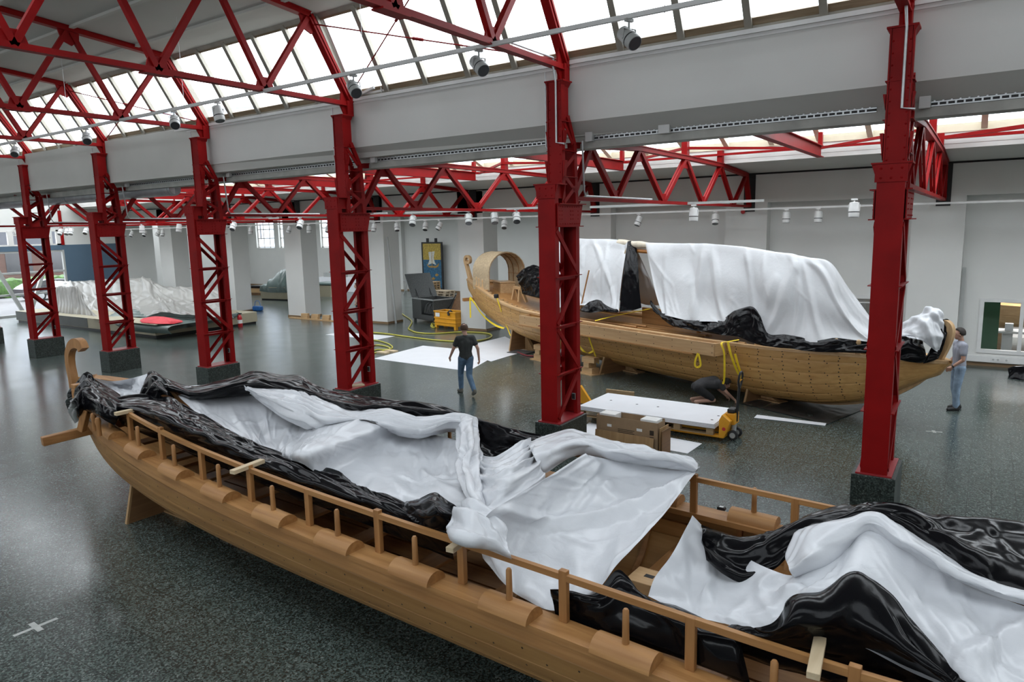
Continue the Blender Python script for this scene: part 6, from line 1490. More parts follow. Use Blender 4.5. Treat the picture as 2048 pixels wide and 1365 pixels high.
# ================================================================ workshop behind the interior windows
struct('wall_workshop', MB().box(-8, 10, 29.8, 30, 0, 3.2).box(-8.2, -8, FY+.7, 30, 0, 3.2).box(10, 10.2, FY+.7, 30, 0, 3.2), 'wall')
struct('ceiling_workshop', MB().box(-8.2, 10.2, FY+.7, 30, 3.2, 3.3), 'ceil')
for i, (a, b) in enumerate([(-3.28, -2.35), (-.02, 2.0)]):
    root = tag(bpy.data.objects.new('window_%d' % (31+i), None), kind='structure'); C.objects.link(root)
    fr = MB(); y = BY
    lo, hi = (.45, 1.83) if i == 0 else (.42, 1.85)
    for x in (a, b): fr.box(x-.05, x+.05, y-.03, y+.1, lo-.05, hi+.05)
    for z in (lo, hi): fr.box(a+.05, b-.05, y-.03, y+.1, z-.05, z+.05)
    if i == 1: fr.box(.86, .95, y-.02, y+.1, lo, hi)
    else: fr.box(-2.64, -2.60, y-.02, y+.1, lo, hi).box(a, b, y-.02, y+.06, hi-.18, hi-.15).box(a, b, y-.02, y+.06, .95, .98)
    fr.build('window_frame', 'whitemetal', root)
    MB().add([(a, y+.05, lo), (b, y+.05, lo), (b, y+.05, hi), (a, y+.05, hi)], [(0, 1, 2, 3)]).build('pane', 'glass', root)
M['green'] = paint('dark_green_board', (.008, .055, .02), .7, .1, 2)
single(MB().box(-.10, .42, 24.6, 24.66, 0, 2.4), 'green_screen', 'green', 'dark green screen behind the left part of the workshop window', 'screen')
o = thing('boat_hull_model', 'timber boat hull under construction seen through the workshop window', 'boat hull', (1.25, 27.2, .75), .4)
hh = Hull([(-1.6, .05), (-1.2, .42), (0, .6), (2, .62)], [(-1.6, .75), (0, .62), (2, .60)], [(-1.6, .3), (-1.0, 0), (2, -.1)], .6)
hh.planking([0, .3, .6, .9], list(np.linspace(-1.6, 2, 30)), .03).build('planking', 'fir', o, smooth=40)
MB().bar((-.9, 0, .3), (-1.3, 0, 1.35), .08, .06).build('post', 'firz', o)
MB().box(-.8, -.6, -.3, .3, -.75, .0).box(1.0, 1.2, -.3, .3, -.75, .0).build('stand', 'firy', o)
o = thing('work_bench', 'grey work bench with a vice behind the workshop window', 'work bench', (.78, 25.2, 0), 0)
MB().box(-.35, 1.6, -.3, .4, .78, .84).build('top', 'greymetal', o); MB().box(-.25, .0, -.2, .3, 0, .78).build('pedestal', 'greymetal', o); MB().box(-.2, .0, -.15, .05, .84, 1.05).build('vice', 'steel', o)
o = thing('timber_rack', 'tall timber rack with hanging clamps behind the workshop window', 'rack', (1.5, 29.2, 0), 0)
for x in (-.9, .1, 1.1): MB().box(x-.04, x+.04, 0, .4, 0, 2.6).build('upright', 'fir', o)
for z in (.9, 1.5, 2.1): MB().box(-.9, 1.1, 0, .4, z, z+.04).build('shelf', 'fir', o)
m = MB()
for k in range(14): m.box(-.85+.14*k, -.80+.14*k, -.03, 0, 1.55+.1*math.sin(k*2), 2.4)
m.build('clamp', 'black', o)
o = thing('shelf_unit', 'white shelf unit with dark boxes seen through the small workshop window', 'shelves', (-3.2, 26.5, 0), 0)
MB().box(-.6, 1.2, 0, .5, 0, 2.2).build('carcass', 'whitemetal', o)
for z in (.7, 1.2, 1.7):
    for x in (-.5, .1, .6): MB().box(x, x+.4, -.02, .0, z, z+.28).build('box', 'black' if .9 < (x+z) < 1.4 else 'panelw', o)
wl = bpy.data.lights.new('workshop_fill', 'AREA'); wl.energy = 320; wl.size = 3; wl.shape = 'RECTANGLE'; wl.size_y = 1  # unseen lamp added to brighten the room behind the windows
wo = bpy.data.objects.new('workshop_fill', wl); C.objects.link(wo); wo.location = (1, 27, 3.15)
# ================================================================ street outside the left glazing
M['asphalt'] = paint('pale_street_asphalt', (.15, .15, .155), .85, .08, 2); M['hedge'] = paint('clipped_hedge_leaves', (.035, .095, .010), .7, .5, 9, bmp=.8, bscale=14)
M['brick'] = paint('brick_house', (.085, .05, .04), .85, .15, 4); M['paleblue'] = paint('pale_blue_render', (.62, .68, .78), .8, .05, 1); M['housegrey'] = paint('grey_render', (.085, .09, .105), .8, .08, 1)
struct('street_ground', MB().box(-140, -43.3, -40, 23.1, -.15, -.03).box(-140, -50.3, 23.1, 70, -.15, -.03), 'asphalt')
hd = MB(); rng = np.random.default_rng(5)
G = []
ys = np.linspace(4, 40, 150)
for y in ys:
    G.append([Vector((-58.5+dx+rng.normal(0, .05), y, z+rng.normal(0, .06))) for dx, z in ((.9, 0), (.95, .4), (.9, .8), (.8, 1.15), (.3, 1.28), (-.3, 1.28), (-.8, 1.1), (-.9, .5), (-.9, 0))])
hd.grid(G); single(hd, 'hedge', 'hedge', 'clipped green hedge across the street outside the left glazing', 'hedge', smooth=30)
def car(loc, rz, body, label):
    o = thing('car', label, 'car', loc, rz, 'cars parked outside')
    prof = [(-2.25, .35), (-2.28, .62), (-2.1, .78), (-1.0, .92), (-.35, 1.32), (.7, 1.40), (1.5, 1.28), (2.15, .98), (2.3, .8), (2.28, .35)]
    G = []
    for v, sc in ((-.88, .93), (-.90, .98), (-.80, 1.0), (.80, 1.0), (.90, .98), (.88, .93)):
        G.append([Vector((x, v*(1 if z < .95 else .82), z*sc if z > .5 else z)) for x, z in prof])
    m = MB(); m.grid(G); m.add(G[0], [tuple(range(len(prof)))]); m.add(G[-1], [tuple(range(len(prof)-1, -1, -1))]); m.grid([[g[-1], g[0]] for g in G]); m.build('body', body, o, smooth=40)
    for s in (-1, 1): MB().prism([(-.85, s*.765, .97), (-.33, s*.745, 1.26), (.7, s*.745, 1.33), (1.4, s*.755, 1.2), (1.6, s*.765, 1.0)], (0, s*.02, 0)).build('side_window', 'lens', o)
    MB().prism([(-1.02, -.62, .95), (-1.02, .62, .95), (-.37, .56, 1.33), (-.37, -.56, 1.33)], (-.02, 0, .02)).build('windscreen', 'lens', o)
    for x in (-1.45, 1.45):
        for s in (-1, 1):
            w = MB().lathe([(.2, -.1), (.33, -.1), (.34, 0), (.33, .1), (.2, .1)], (x, s*.80, .34), 20, (0, 1, 0)).build('wheel', 'rubber', o, smooth=50)
            MB().lathe([(.22, -.11), (.22, .11)], (x, s*.80, .34), 12, (0, 1, 0)).build('rim', 'steel', w)
    for s in (-1, 1): MB().box(-2.31, -2.2, s*.62-.17, s*.62+.17, .62, .74).build('head_light', 'whitemetal', o, bevel=.02)
    MB().box(-2.31, -2.24, -.45, .45, .42, .62).build('grille', 'black', o); MB().box(-2.33, -2.30, -.24, .24, .46, .56).build('number_plate', 'foam', o)
    return o
M['carred'] = paint('red_car_paint', (.30, .015, .03), .3, .03); M['cargrey'] = paint('graphite_car_paint', (.05, .055, .065), .28, .03)
w = uz(57, 604, 0); car((w.x-1.2, w.y+2.3, -.03), PI*.5+PI+.05, 'cargrey', 'graphite car parked outside the left glazing'); 
w = uz(2, 606, 0); car((w.x-1.2, w.y-2.2, -.03), PI*.5+.05, 'carred', 'dark red car parked outside at the left picture edge')
o = thing('street_house', 'long grey and brick house across the street outside the left glazing', 'house', (-72, 25, -.03), 0)
MB().box(-6, 0, -25, 30, 0, 3.4).build('wall', 'brick', o); MB().box(-6.3, .25, -25, 30, 3.4, 5.2).build('upper_wall', 'housegrey', o)
for k in range(16): MB().box(-.05, .03, -24+3.4*k, -21.9+3.4*k, 1.0, 2.9).build('window', 'lens', o)
o = thing('neighbour_building', 'pale building dimly seen through the roof glazing at left', 'building', (-92, 62, 0), .35)
MB().box(-40, 36, 0, 12, 0, 21).build('wall', 'paleblue', o); MB().box(-40.5, 36.5, -.4, 12.4, 21, 21.6).build('parapet', 'fascia', o)
m = MB()
for k in range(18):
    for z in (12, 15.2, 18.4): m.box(-38+4*k, -35.8+4*k, -.06, 0, z, z+1.8)
m.build('window_band', 'fascia', o)
# ================================================================ people
M['skin'] = paint('skin', (.46, .27, .20), .5, .06, 12)
M['skin2'] = paint('lightly_tanned_skin', (.40, .22, .155), .5, .06, 12)
M['hair1'] = paint('short_brown_hair', (.085, .045, .026), .7, .3, 60, bmp=.6, bscale=90)
M['hair2'] = paint('short_dark_hair', (.022, .016, .013), .7, .3, 60, bmp=.6, bscale=90)
M['tee1'] = paint('faded_black_tee', (.030, .034, .033), .85, .2, 7, bmp=.3, bscale=40)
M['jeans1'] = paint('blue_denim', (.085, .15, .235), .85, .25, 9, bmp=.3, bscale=60)
M['tee2'] = paint('light_grey_shirt', (.27, .28, .33), .85, .08, 7, bmp=.25, bscale=40)
M['jeans2'] = paint('washed_light_denim', (.22, .30, .40), .85, .25, 9, bmp=.3, bscale=60)
M['shoe1'] = paint('grey_trainer', (.10, .10, .085), .7, .2, 10); M['shoe2'] = paint('black_leather_shoe', (.015, .014, .014), .5, .2, 10)
M['tee3'] = paint('dark_grey_tee', (.040, .040, .043), .85, .15, 7, bmp=.3, bscale=40); M['shorts3'] = paint('black_shorts', (.014, .014, .016), .85, .15, 7)
M['tee4'] = paint('beige_shirt', (.34, .25, .20), .85, .1, 7); M['dark4'] = paint('dark_trousers', (.03, .035, .045), .85, .1, 7)
def remeshed(name, mb, mt, parent, voxel, smooth=2):
    me = bpy.data.meshes.new('tmp'); me.from_pydata(mb.v, [], mb.f)
    o = bpy.data.objects.new('tmp', me); C.objects.link(o)
    r = o.modifiers.new('r', 'REMESH'); r.mode = 'VOXEL'; r.voxel_size = voxel; r.use_smooth_shade = True
    if smooth: sm = o.modifiers.new('s', 'SMOOTH'); sm.factor = .5; sm.iterations = smooth
    dg = bpy.context.evaluated_depsgraph_get(); out = bpy.data.meshes.new_from_object(o.evaluated_get(dg))
    bpy.data.objects.remove(o); bpy.data.meshes.remove(me)
    out.name = name; out.materials.clear(); out.materials.append(M[mt]); out.polygons.foreach_set('use_smooth', [True]*len(out.polygons))
    o = bpy.data.objects.new(name, out); C.objects.link(o)
    if parent: o.parent = parent
    return o
def limb(mb, pts, rs, n=12):
    pts = [Vector(p) for p in pts]
    for (p, r), (q, s) in zip(zip(pts[:-1], rs[:-1]), zip(pts[1:], rs[1:])): mb.tube([p, p+(q-p)*.5, q], [r, (r+s)/2, s], n)
    for p, r in zip(pts, rs): mb.ball(p, r*.995, n)
def hand(mb, wrist, elbow, curl=.35, thumb_side=1, palm_n=None):
    w = Vector(wrist); d = (w-Vector(elbow)).normalized()
    nrm = Vector(palm_n).normalized() if palm_n is not None else Vector((1, 0, 0))
    nrm = (nrm-d*nrm.dot(d)).normalized(); s = d.cross(nrm)*thumb_side
    limb(mb, [w, w+d*.045], [.027, .030], 10)
    for k in range(4): limb(mb, [w+d*.03+s*(.03-.02*k)*.8, w+d*.088+s*(.032-.021*k)], [.016, .013], 8)
    L = [.072, .080, .074, .058]
    for k in range(4):
        p = w+d*.088+s*(.032-.021*k); c = curl+.08*k
        q1 = p+(d*math.cos(c)+nrm*math.sin(c))*L[k]*.5; q2 = q1+(d*math.cos(c*2.2)+nrm*math.sin(c*2.2))*L[k]*.5
        limb(mb, [p, q1, q2], [.0105, .0095, .008], 8)
    p = w+d*.025+s*.026; q1 = p+(d*.7+s*.6+nrm*.25).normalized()*.04; q2 = q1+(d*.95+s*.1+nrm*.3).normalized()*.035
    limb(mb, [p, q1, q2], [.014, .0115, .0095], 8)
def head(root, body, c, fwd, up, hair_mt, skin_mt, bald=0.0):
    c = Vector(c); f = Vector(fwd).normalized(); u = Vector(up).normalized(); f = (f-u*f.dot(u)).normalized(); r = f.cross(u)
    def ell(p, a, b, h, n=16):
        o = len(body.v); t = MB().ball((0, 0, 0), 1, n)
        body.add([p+r*(x*a)+f*(y*b)+u*(z*h) for x, y, z in t.v], t.f)
    ell(c+u*.02, .078, .096, .105); ell(c-u*.045+f*.020, .060, .072, .075); ell(c-u*.085+f*.055, .032, .032, .026)
    ell(c-u*.012+f*.100, .014, .020, .024); ell(c+u*.014+f*.086, .052, .016, .012); ell(c-u*.05+f*.090, .026, .010, .009)
    for s in (-1, 1): ell(c+r*s*.080-u*.012-f*.008, .011, .022, .032)
    hm = MB()
    t = MB().ball((0, 0, 0), 1, 24)
    keep = []
    V = []
    for x, y, z in t.v:
        g = 1.0
        V.append(c+u*.028+r*(x*.086*g)+f*(y*.104*g-.006)+u*(z*.112*g))
    hm.add(V, [fc for fc in t.f if all((t.v[i][2] > -.45+.75*max(0, t.v[i][1])+ (0.35 if t.v[i][1] > .35 else 0)) and not (bald and t.v[i][2] > .80 and t.v[i][1] < .25) for i in fc)])
    hair = hm.build('hair', hair_mt, root, smooth=60)
    sd = hair.modifiers.new('thick', 'SOLIDIFY'); sd.thickness = .012; sd.offset = 1
    for s in (-1, 1):
        MB().ball(c+r*s*.031+f*.089+u*.0, .010, 10).build('eye', 'foam', root, smooth=60); MB().ball(c+r*s*.031+f*.0965+u*.0, .0045, 8).build('pupil', 'black', root)
    b = MB()
    for s in (-1, 1): b.bar(c+r*s*.016+f*.099+u*.021, c+r*s*.046+f*.090+u*.023, .008, .006)
    b.build('eyebrow', hair_mt, root)
def shoe(root, heel, toe_dir, mt, pitch=0.0):
    h = Vector(heel); d = Vector(toe_dir).normalized(); m = MB()
    limb(m, [h+Vector((0, 0, .05)), h+d*.09+Vector((0, 0, .05)), h+d*.19+Vector((0, 0, .036))], [.042, .044, .040], 12)
    limb(m, [h+d*-.01+Vector((0, 0, .03)), h+d*.2+Vector((0, 0, .028))], [.034, .036], 12); m.ball(h+d*.02+Vector((0, 0, .085)), .045, 12)
    return m
def figure(label, loc, rz, J, mats, bald=0, sleeves=.55, trousers=True, scale=1.0, skin='skin', hair='hair1', headf=(0, 1, 0), headu=(0, 0, 1), shoes=True):
    """J: joint positions; local y is the way the person faces"""
    o = thing('person', label, 'person', loc, rz); o.scale = (scale,)*3
    V = {k: Vector(v) for k, v in J.items()}
    b = MB()
    limb(b, [V['pelvis'], V['waist'], V['chest']], [.115, .105, .115]); limb(b, [V['hip_l'], V['hip_r']], [.095, .095])
    limb(b, [V['sh_l']*.8+V['chest']*.2, V['sh_r']*.8+V['chest']*.2], [.075, .075]); limb(b, [V['chest'], V['neck'], V['head']-(V['head']-V['neck'])*.35], [.10, .055, .052])
    for s in ('l', 'r'):
        limb(b, [V['sh_'+s], V['el_'+s], V['wr_'+s]], [.052, .041, .027]); limb(b, [V['hip_'+s], V['kn_'+s], V['an_'+s]], [.085, .055, .040])
        mid = V['kn_'+s]+(V['an_'+s]-V['kn_'+s])*.3; b.ball(mid-Vector((0, .012, 0)), .054, 12)
        hand(b, V['wr_'+s], V['el_'+s], .35, 1 if s == 'l' else -1, J.get('pn_'+s, (1 if s == 'l' else -1, 0, 0)))
        if not shoes: limb(b, [V['an_'+s], V['an_'+s]+V['to_'+s]*.16+Vector((0, 0, -.05))], [.036, .03])
        else: limb(b, [V['an_'+s], V['an_'+s]+Vector((0, 0, -.02))], [.036, .034])
    head(o, b, V['head'], headf, headu, hair, skin, bald)
    remeshed('body', b, skin, o, .0085, 2)
    t = MB()
    limb(t, [V['pelvis']+(V['waist']-V['pelvis'])*.15, V['waist'], V['chest']], [.138, .130, .138]); limb(t, [V['sh_l']*.82+V['chest']*.18, V['sh_r']*.82+V['chest']*.18], [.092, .092]); limb(t, [V['chest'], V['neck']-(V['neck']-V['chest'])*.25], [.12, .075])
    for s, sx in (('l', -1), ('r', 1)): limb(t, [V['hip_'+s]*.8+V['pelvis']*.2, V['waist']+Vector((sx*.05, 0, 0)), V['sh_'+s]*.55+V['chest']*.45-Vector((0, 0, .06))], [.112, .105, .11])
    for s in ('l', 'r'): limb(t, [V['sh_'+s], V['sh_'+s]+(V['el_'+s]-V['sh_'+s])*sleeves], [.074, .070])
    remeshed('shirt', t, mats[0], o, .013, 3)
    t = MB(); lim = 1.0 if trousers else .0
    limb(t, [V['hip_l'], V['pelvis'], V['hip_r']], [.112, .125, .112])
    for s in ('l', 'r'):
        if trousers: limb(t, [V['hip_'+s], V['kn_'+s], V['kn_'+s]*.4+V['an_'+s]*.6, V['an_'+s]+Vector((0, 0, .01))], [.106, .078, .068, .060])
        else: limb(t, [V['hip_'+s], V['kn_'+s]*.85+V['hip_'+s]*.15], [.108, .085])
    remeshed('trousers' if trousers else 'shorts', t, mats[1], o, .013, 3)
    if shoes:
        for s in ('l', 'r'): remeshed('shoe', shoe(o, V['he_'+s], V['to_'+s], mats[2]), mats[2], o, .009, 2)
    return o
def standing(**k):
    J = dict(pelvis=(0, 0, .96), waist=(0, 0, 1.10), chest=(0, 0, 1.34), neck=(0, -.01, 1.52), head=(0, .02, 1.66), sh_l=(-.19, 0, 1.44), sh_r=(.19, 0, 1.44), hip_l=(-.09, 0, .93), hip_r=(.09, 0, .93),
             el_l=(-.25, -.03, 1.15), el_r=(.25, -.03, 1.15), wr_l=(-.25, .06, .92), wr_r=(.25, .06, .92), kn_l=(-.10, .02, .50), kn_r=(.10, .02, .50), an_l=(-.10, 0, .09), an_r=(.10, 0, .09),
             he_l=(-.10, -.05, 0), he_r=(.10, -.05, 0), to_l=Vector((-.1, 1, 0)).normalized(), to_r=Vector((.1, 1, 0)).normalized())
    J.update(k); return J
# walking man, seen from behind
w = uz(934, 790)
az = math.atan2(-AX_F.x*1.0, AX_F.y)+.42
J = standing(hip_l=(-.09, .02, .93), hip_r=(.09, -.02, .93), kn_l=(-.06, .24, .53), an_l=(-.04, .30, .10), he_l=(-.04, .25, .005), kn_r=(.06, -.04, .50), an_r=(.05, -.38, .18), he_r=(.05, -.44, .10), to_r=Vector((.08, .92, -.35)).normalized(),
             el_l=(-.30, .06, 1.18), wr_l=(-.33, .22, .97), el_r=(.28, -.12, 1.17), wr_r=(.31, -.10, .92), pn_l=(1, 0, 0), pn_r=(-1, 0, 0), head=(-.01, .03, 1.665))
figure('person walking away in a dark t-shirt and blue jeans, beside the white floor board', (w.x, w.y, 0), az, J, ('tee1', 'jeans1', 'shoe1'), bald=1, scale=1.0)
# standing man at the bow
w = uz(1911, 820)
az = math.radians(90)+.38
J = standing(el_l=(-.24, .02, 1.14), wr_l=(-.18, .20, .98), el_r=(.24, -.02, 1.15), wr_r=(.12, .20, 1.0), pn_l=(.8, 0, -.3), pn_r=(-.8, 0, -.3), an_l=(-.09, .04, .09), he_l=(-.09, -.01, 0), kn_l=(-.10, .05, .50), an_r=(.10, -.06, .09), he_r=(.10, -.11, 0), head=(0, .035, 1.66))
p_ = figure('person standing at the curled bow in light grey shirt and pale jeans, back turned', (w.x, w.y, 0), az, J, ('tee2', 'jeans2', 'shoe2'), skin='skin2', hair='hair2', headf=(.1, 1, -.15))
wr = Vector(J['wr_l']); d = (wr-Vector(J['el_l'])).normalized()
MB().tube([wr-d*.035, wr-d*.005], .032, 14).build('wrist_watch', 'black', p_, smooth=50)
# crouching man under the hull
w = uz(1420, 806)
rx = AX_R.copy(); rx.z = 0; rx.normalize(); az = math.atan2(rx.y, rx.x)-PI/2+.12
J = dict(pelvis=(0, -.30, .40), waist=(0, -.18, .47), chest=(0, .08, .50), neck=(0, .24, .47), head=(0, .37, .43), sh_l=(-.17, .13, .50), sh_r=(.17, .13, .50), hip_l=(-.09, -.32, .38), hip_r=(.09, -.32, .38),
         el_l=(-.20, .28, .27), wr_l=(-.14, .44, .12), el_r=(.22, .30, .28), wr_r=(.17, .50, .10), kn_l=(-.14, .02, .10), kn_r=(.15, .02, .10), an_l=(-.12, -.40, .08), an_r=(.14, -.40, .08), he_l=(-.12, -.44, .04), he_r=(.14, -.44, .04), to_l=Vector((0, .5, -.6)).normalized(), to_r=Vector((0, .5, -.6)).normalized(), pn_l=(.3, 0, -1), pn_r=(-.3, 0, -1))
figure('person crouching under the far boat in dark t-shirt and black shorts', (w.x, w.y, 0), az, J, ('tee3', 'shorts3', 'shoe2'), trousers=False, headf=(0, .8, -.6), headu=(0, .6, .8), hair='hair2', shoes=False)
# person half hidden behind the third column
w = uz(718, 645)
figure('person in beige shirt and dark trousers, mostly hidden behind the third column from right', (w.x, w.y, 0), az+PI, standing(), ('tee4', 'dark4', 'shoe2'))
# ================================================================ lighting tracks, spotlights, conduits, duct, cable trays
def track(y0, x0, x1, z, label, slope=ROW_S, w=.05, h=.06, mt='whitemetal', name='lighting_track', rows=None):
    a = Vector((x0, y0-slope*(x0+6.35), z)); b = Vector((x1, y0-slope*(x1+6.35), z))
    return single(MB().bar(a, b, w, h), name, mt, label, 'lighting track', 'lighting tracks', origin=tuple((a+b)/2))
track(9.13, -43, 11, 6.80, 'long white lighting track under the roof trusses of the main hall')
track(17.5, -9.0+.0, -4.45, 4.62, 'grey lighting track under the aisle trusses above the long drape', 0, .06, .06, 'greymetal')
track(17.5, -15.6, -10.2, 4.66, 'grey lighting track under the aisle trusses above the stern canopy', 0, .06, .06, 'greymetal')
track(17.5, -21.2, -16.4, 4.68, 'grey lighting track above the draped bench', 0, .06, .06, 'greymetal')
track(17.5, -45, -21.8, 4.66, 'grey lighting track above the draped plinth', 0, .06, .06, 'greymetal')
track(21.8, -43, 13, 4.50, 'thin white lighting track running along the far wall', 0, .05, .05)
def make_spot(label, s=1.0, loc=(0,0,0), rz=0, tilt=.5, group='spotlights on the tracks', mt='whitemetal'):
    o = thing('spotlight', label, 'spotlight', loc, rz, group); o.scale = (s, s, s)
    MB().box(-.05, .05, -.02, .02, -.03, 0).tube([(0, 0, -.02), (0, 0, -.10)], .012, 8).build('adapter', mt, o)
    d = Vector((0, -math.sin(tilt), -math.cos(tilt))); c = Vector((0, 0, -.19))
    m = MB()
    for x in (-.088, .088): m.bar((x*.1, 0, -.10), (x, 0, -.10), .02, .008); m.bar((x, 0, -.10), (x, 0, -.20), .02, .008)
    m.build('bracket', mt, o)
    MB().lathe([(.045, -.13), (.075, -.12), (.08, -.02), (.085, .0), (.085, .10), (.08, .12)], c, 18, d).build('lamp_body', mt, o, smooth=45)
    MB().lathe([(.073, .1205), (.073, .124)], c, 18, d).build('lens', 'lens', o); MB().lathe([(.0865, .03), (.0865, .045)], c, 18, d).build('ring', 'black', o)
    return o
spots_main = [((1258, 38), 'main hall spotlight at upper right between the two nearest columns', .9, .55), ((957, 88), 'main hall spotlight below the truss joint left of the second column', .9, .6), ((706, 142), 'main hall spotlight just right of the third column head', .9, .5), ((434, 196), 'main hall spotlight right of the fourth column head', .3, .9), ((347, 216), 'main hall spotlight left of the fourth column head', .9, .4), ((171, 252), 'main hall spotlight left of the fifth column head', .9, .5), ((28, 287), 'main hall spotlight at the left edge near the sixth column head', .9, .4)]
cols_ = ['grey']
for (px, py), lab, tl, a in spots_main:
    t = None
    # intersection with the main track: y = 9.13 - slope*(x+6.35)
    d = ray(px, py); k = (9.13-ROW_S*6.35)/(d.y+ROW_S*d.x); x = CO.x+k*d.x
    make_spot(lab, 1.25, (x, 9.13-ROW_S*(x+6.35), 6.77), az*0+{0: .6}.get(0)+a, tl, mt='greymetal' if px in (1258, 957, 706) else 'whitemetal')
aisle_big = [(825, 428), (937, 428), (989, 424), (1033, 422), (1388, 402), (1709, 402), (466, 445), (357, 447), (120, 456), (133, 456), (141, 456), (171, 456), (283, 450), (30, 458), (600, 441)]
names_big = ['first large grey spotlight right of the third column', 'large grey spotlight above the orange bin', 'large grey spotlight left of the second column', 'large grey spotlight nearest the left of the second column', 'pale spotlight hanging above the long drape', 'pale spotlight left of the rightmost column', 'spotlight just right of the fourth column', 'spotlight left of the fourth column', 'first of a cluster of spotlights between the sixth and fifth column', 'second of a cluster of spotlights between the sixth and fifth column', 'third of a cluster of spotlights between the sixth and fifth column', 'spotlight just left of the fifth column', 'spotlight between the fifth and fourth column', 'dark spotlight left of the sixth column', 'spotlight in front of the white pillar with the draped bench']
for i, ((px, py), lab) in enumerate(zip(aisle_big, names_big)):
    p = uy(px, py, 17.5); make_spot(lab, 1.3, (p.x, 17.5, 4.65 if p.x < -9 else 4.59), [.5, .6, .7, .6, 0, 0, .4, 0][i % 8], [.6, .6, .5, .7, .05, .05, .7, .2][i % 8], mt='greymetal' if i < 4 else 'whitemetal')
aisle_small = [(1277, 424), (1431, 422), (1573, 421), (1637, 420), (850, 434), (878, 434), (1008, 432), (747, 438), (793, 437), (577, 444), (617, 443), (500, 446), (262, 454), (288, 454), (315, 454), (324, 454), (655, 441)]
names_small = ['small white spotlight above the gap in the drapes', 'small white spotlight above the middle of the long drape', 'left of two small white spotlights above the right end of the long drape', 'right of two small white spotlights above the right end of the long drape', 'small white spotlight above the crate with the open lid', 'small white spotlight above the mosaic panel', 'small white spotlight beside the stern canopy pillar', 'small white spotlight beside the third column', 'small white spotlight before the pillar with the leaning slat', 'small white spotlight before the far right window', 'small white spotlight on the pillar right of the far windows', 'small white spotlight before the left far window', 'small dark spotlight right of the fifth column', 'first small spotlight above the plinth drape', 'second small spotlight above the plinth drape', 'third small spotlight above the plinth drape', 'small spotlight left of the third column']
for i, ((px, py), lab) in enumerate(zip(aisle_small, names_small)):
    p = uy(px, py, 21.8); make_spot(lab, 1.25, (p.x, 21.8, 4.475), [-.5, .3, 0, 0, .4, -.4, .5, .2, .8][i % 9], [.45, .4, .05, .05, .5, .6, .6, .3][i % 8])
# thin suspension wires of the main track
k = 0
for x, lab in ((-9.0, 'right of the third column head'), (-14.4, 'left of the third column head'), (-19.6, 'left of the fourth column head'), (-3.6, 'left of the rightmost column')):
    y = 9.13-ROW_S*(x+6.35)
    single(MB().tube([(x, y, 6.75), (x, y, 8.6)], .004, 5).lathe([(.012, 6.76-6.75), (.006, .1)], (x, y, 6.75), 6), 'suspension_wire', 'steel', 'thin wire carrying the main lighting track '+lab, 'wire', 'suspension wires')
# cable trays along the beam, bay by bay
for i, (a, b) in enumerate(zip([COLX[k+1]+.35 for k in range(4)] + [COLX[0]+.3], [COLX[k]-.35 for k in range(4)] + [6.0])):
    lab = ['perforated cable tray on the beam between the rightmost and second columns', 'perforated cable tray on the beam between the second and third columns', 'perforated cable tray on the beam between the third and fourth columns', 'perforated cable tray on the beam between the fourth and fifth columns', 'perforated cable tray on the beam right of the rightmost column'][i]
    y = lambda x: yrow(x)+1.155
    o = thing('cable_tray', lab, 'cable tray', (a, y(a), 5.64), 0, 'cable trays on the beam')
    m = MB(); L = b-a; n = int(L/.10)
    sl = -ROW_S
    def bx(m, x0, x1, z0, z1, t=.012): m.prism([(x0, sl*x0, z0), (x1, sl*x1, z0), (x1, sl*x1, z1), (x0, sl*x0, z1)], (0, -t, 0))
    for z in (0, .05, .10): bx(m, 0, L, z-.008, z+.008)
    for k in range(n): bx(m, .10*k, .10*k+.022, .0, .05); bx(m, .10*k+.05, .10*k+.072, .05, .10)
    m.build('perforated_rail', 'steel', o)
    m = MB(); bx(m, 0, L, -.01, .11, .002); mm_ = m.build('backing', 'black', o)
    m = MB(); m.box(-.12, .02, -.10, -.015, -.03, .13); m.build('junction_box', 'whitemetal', o, bevel=.006)
    if i == 0:
        MB().box(L*.30-.10, L*.30+.10, sl*L*.3-.09, sl*L*.3-.015, -.02, .12).build('junction_box', 'whitemetal', o, bevel=.006)
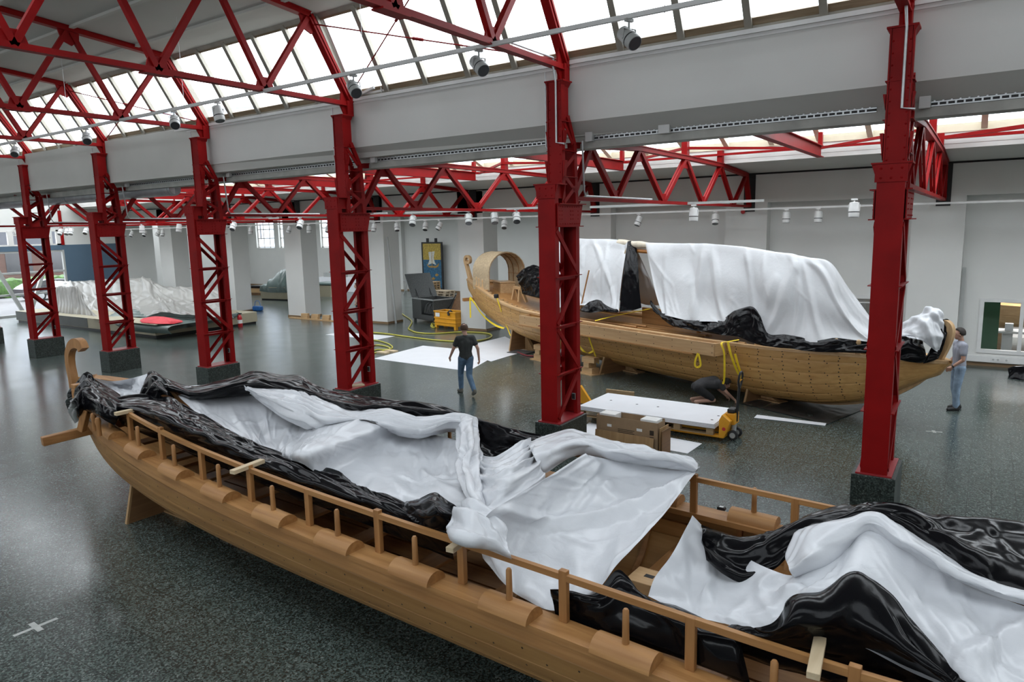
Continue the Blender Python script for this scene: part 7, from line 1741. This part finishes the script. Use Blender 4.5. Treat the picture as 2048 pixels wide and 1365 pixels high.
# conduits on the columns
for i in range(6):
    x, y = COLX[i], 10.52+.14*i
    words = ['rightmost', 'second', 'third', 'fourth', 'fifth', 'sixth'][i]
    if i in (0, 1):
        pts = [(x+.03, y+.60-1.6, 6.93), (x+.03, y+.30, 6.93), (x+.03, y+.28, 6.80), (x+.045, y+.345, 6.55), (x+.045, y+.345, 5.55), (x+.20, y+.345, 5.52)]
        single(MB().tube(pts, .018, 8), 'cable_conduit', 'steel', 'grey conduit running down the front of the %s column head' % words, 'conduit', 'conduits on the columns', origin=(x, y, 5.5), smooth=50)
    if i in (1, 2, 3, 4, 5):
        single(MB().tube([(x-.20, y+.42, 6.75), (x-.20, y+.42, 5.5), (x-.14, y+.40, 5.45)], .016, 8), 'cable_conduit', 'steel', 'grey conduit beside the left edge of the %s column head' % words, 'conduit', 'conduits on the columns', origin=(x-.2, y+.4, 5.45), smooth=50)
    if i in (1, 3, 4, 5):
        single(MB().tube([(x+.20, y+1.0, 5.62), (x+.20, y+1.06, 4.75), (x+.20, y+1.12, 4.66), (x+.20, y+4.2, 4.66)], .018, 8), 'cable_conduit', 'steel', 'grey conduit bending from the %s column onto its aisle truss' % words, 'conduit', 'conduits on the columns', origin=(x+.2, y+1, 4.66), smooth=50)
# big round duct at the left
DX = -20.03
o = thing('ventilation_duct', 'large round metal ventilation duct ending left of the fourth column', 'duct', (DX, 12.45, 5.46), 0)
MB().tube([(0, 0, 0), (DX-XL and XL+.3-DX, .5, 0)], .19, 20).build('pipe', 'duct', o, smooth=50)
for k in range(7): MB().tube([(-.1-3.2*k, .0217*(.1+3.2*k), 0), (-.22-3.2*k, .0217*(.22+3.2*k), 0)], .198, 20).build('collar', 'duct', o, smooth=50)
MB().lathe([(.02, 0), (.15, .0), (.192, -.03)], (0, 0, 0), 20, (1, 0, 0)).build('end_cap', 'steel', o, smooth=50)
# glass pendant disc lamps on the far track
p = uy(1487, 424, FY-.02); o = thing('alarm_beacon', 'small red alarm beacon under the black wall pocket of the aisle truss', 'alarm beacon', (p.x, FY-.021, p.z), 0)
MB().ball((0, -.06, 0), .07, 12).build('dome', 'extred', o, smooth=60); MB().box(-.05, .05, -.03, 0, -.05, .05).build('base', 'whitemetal', o)
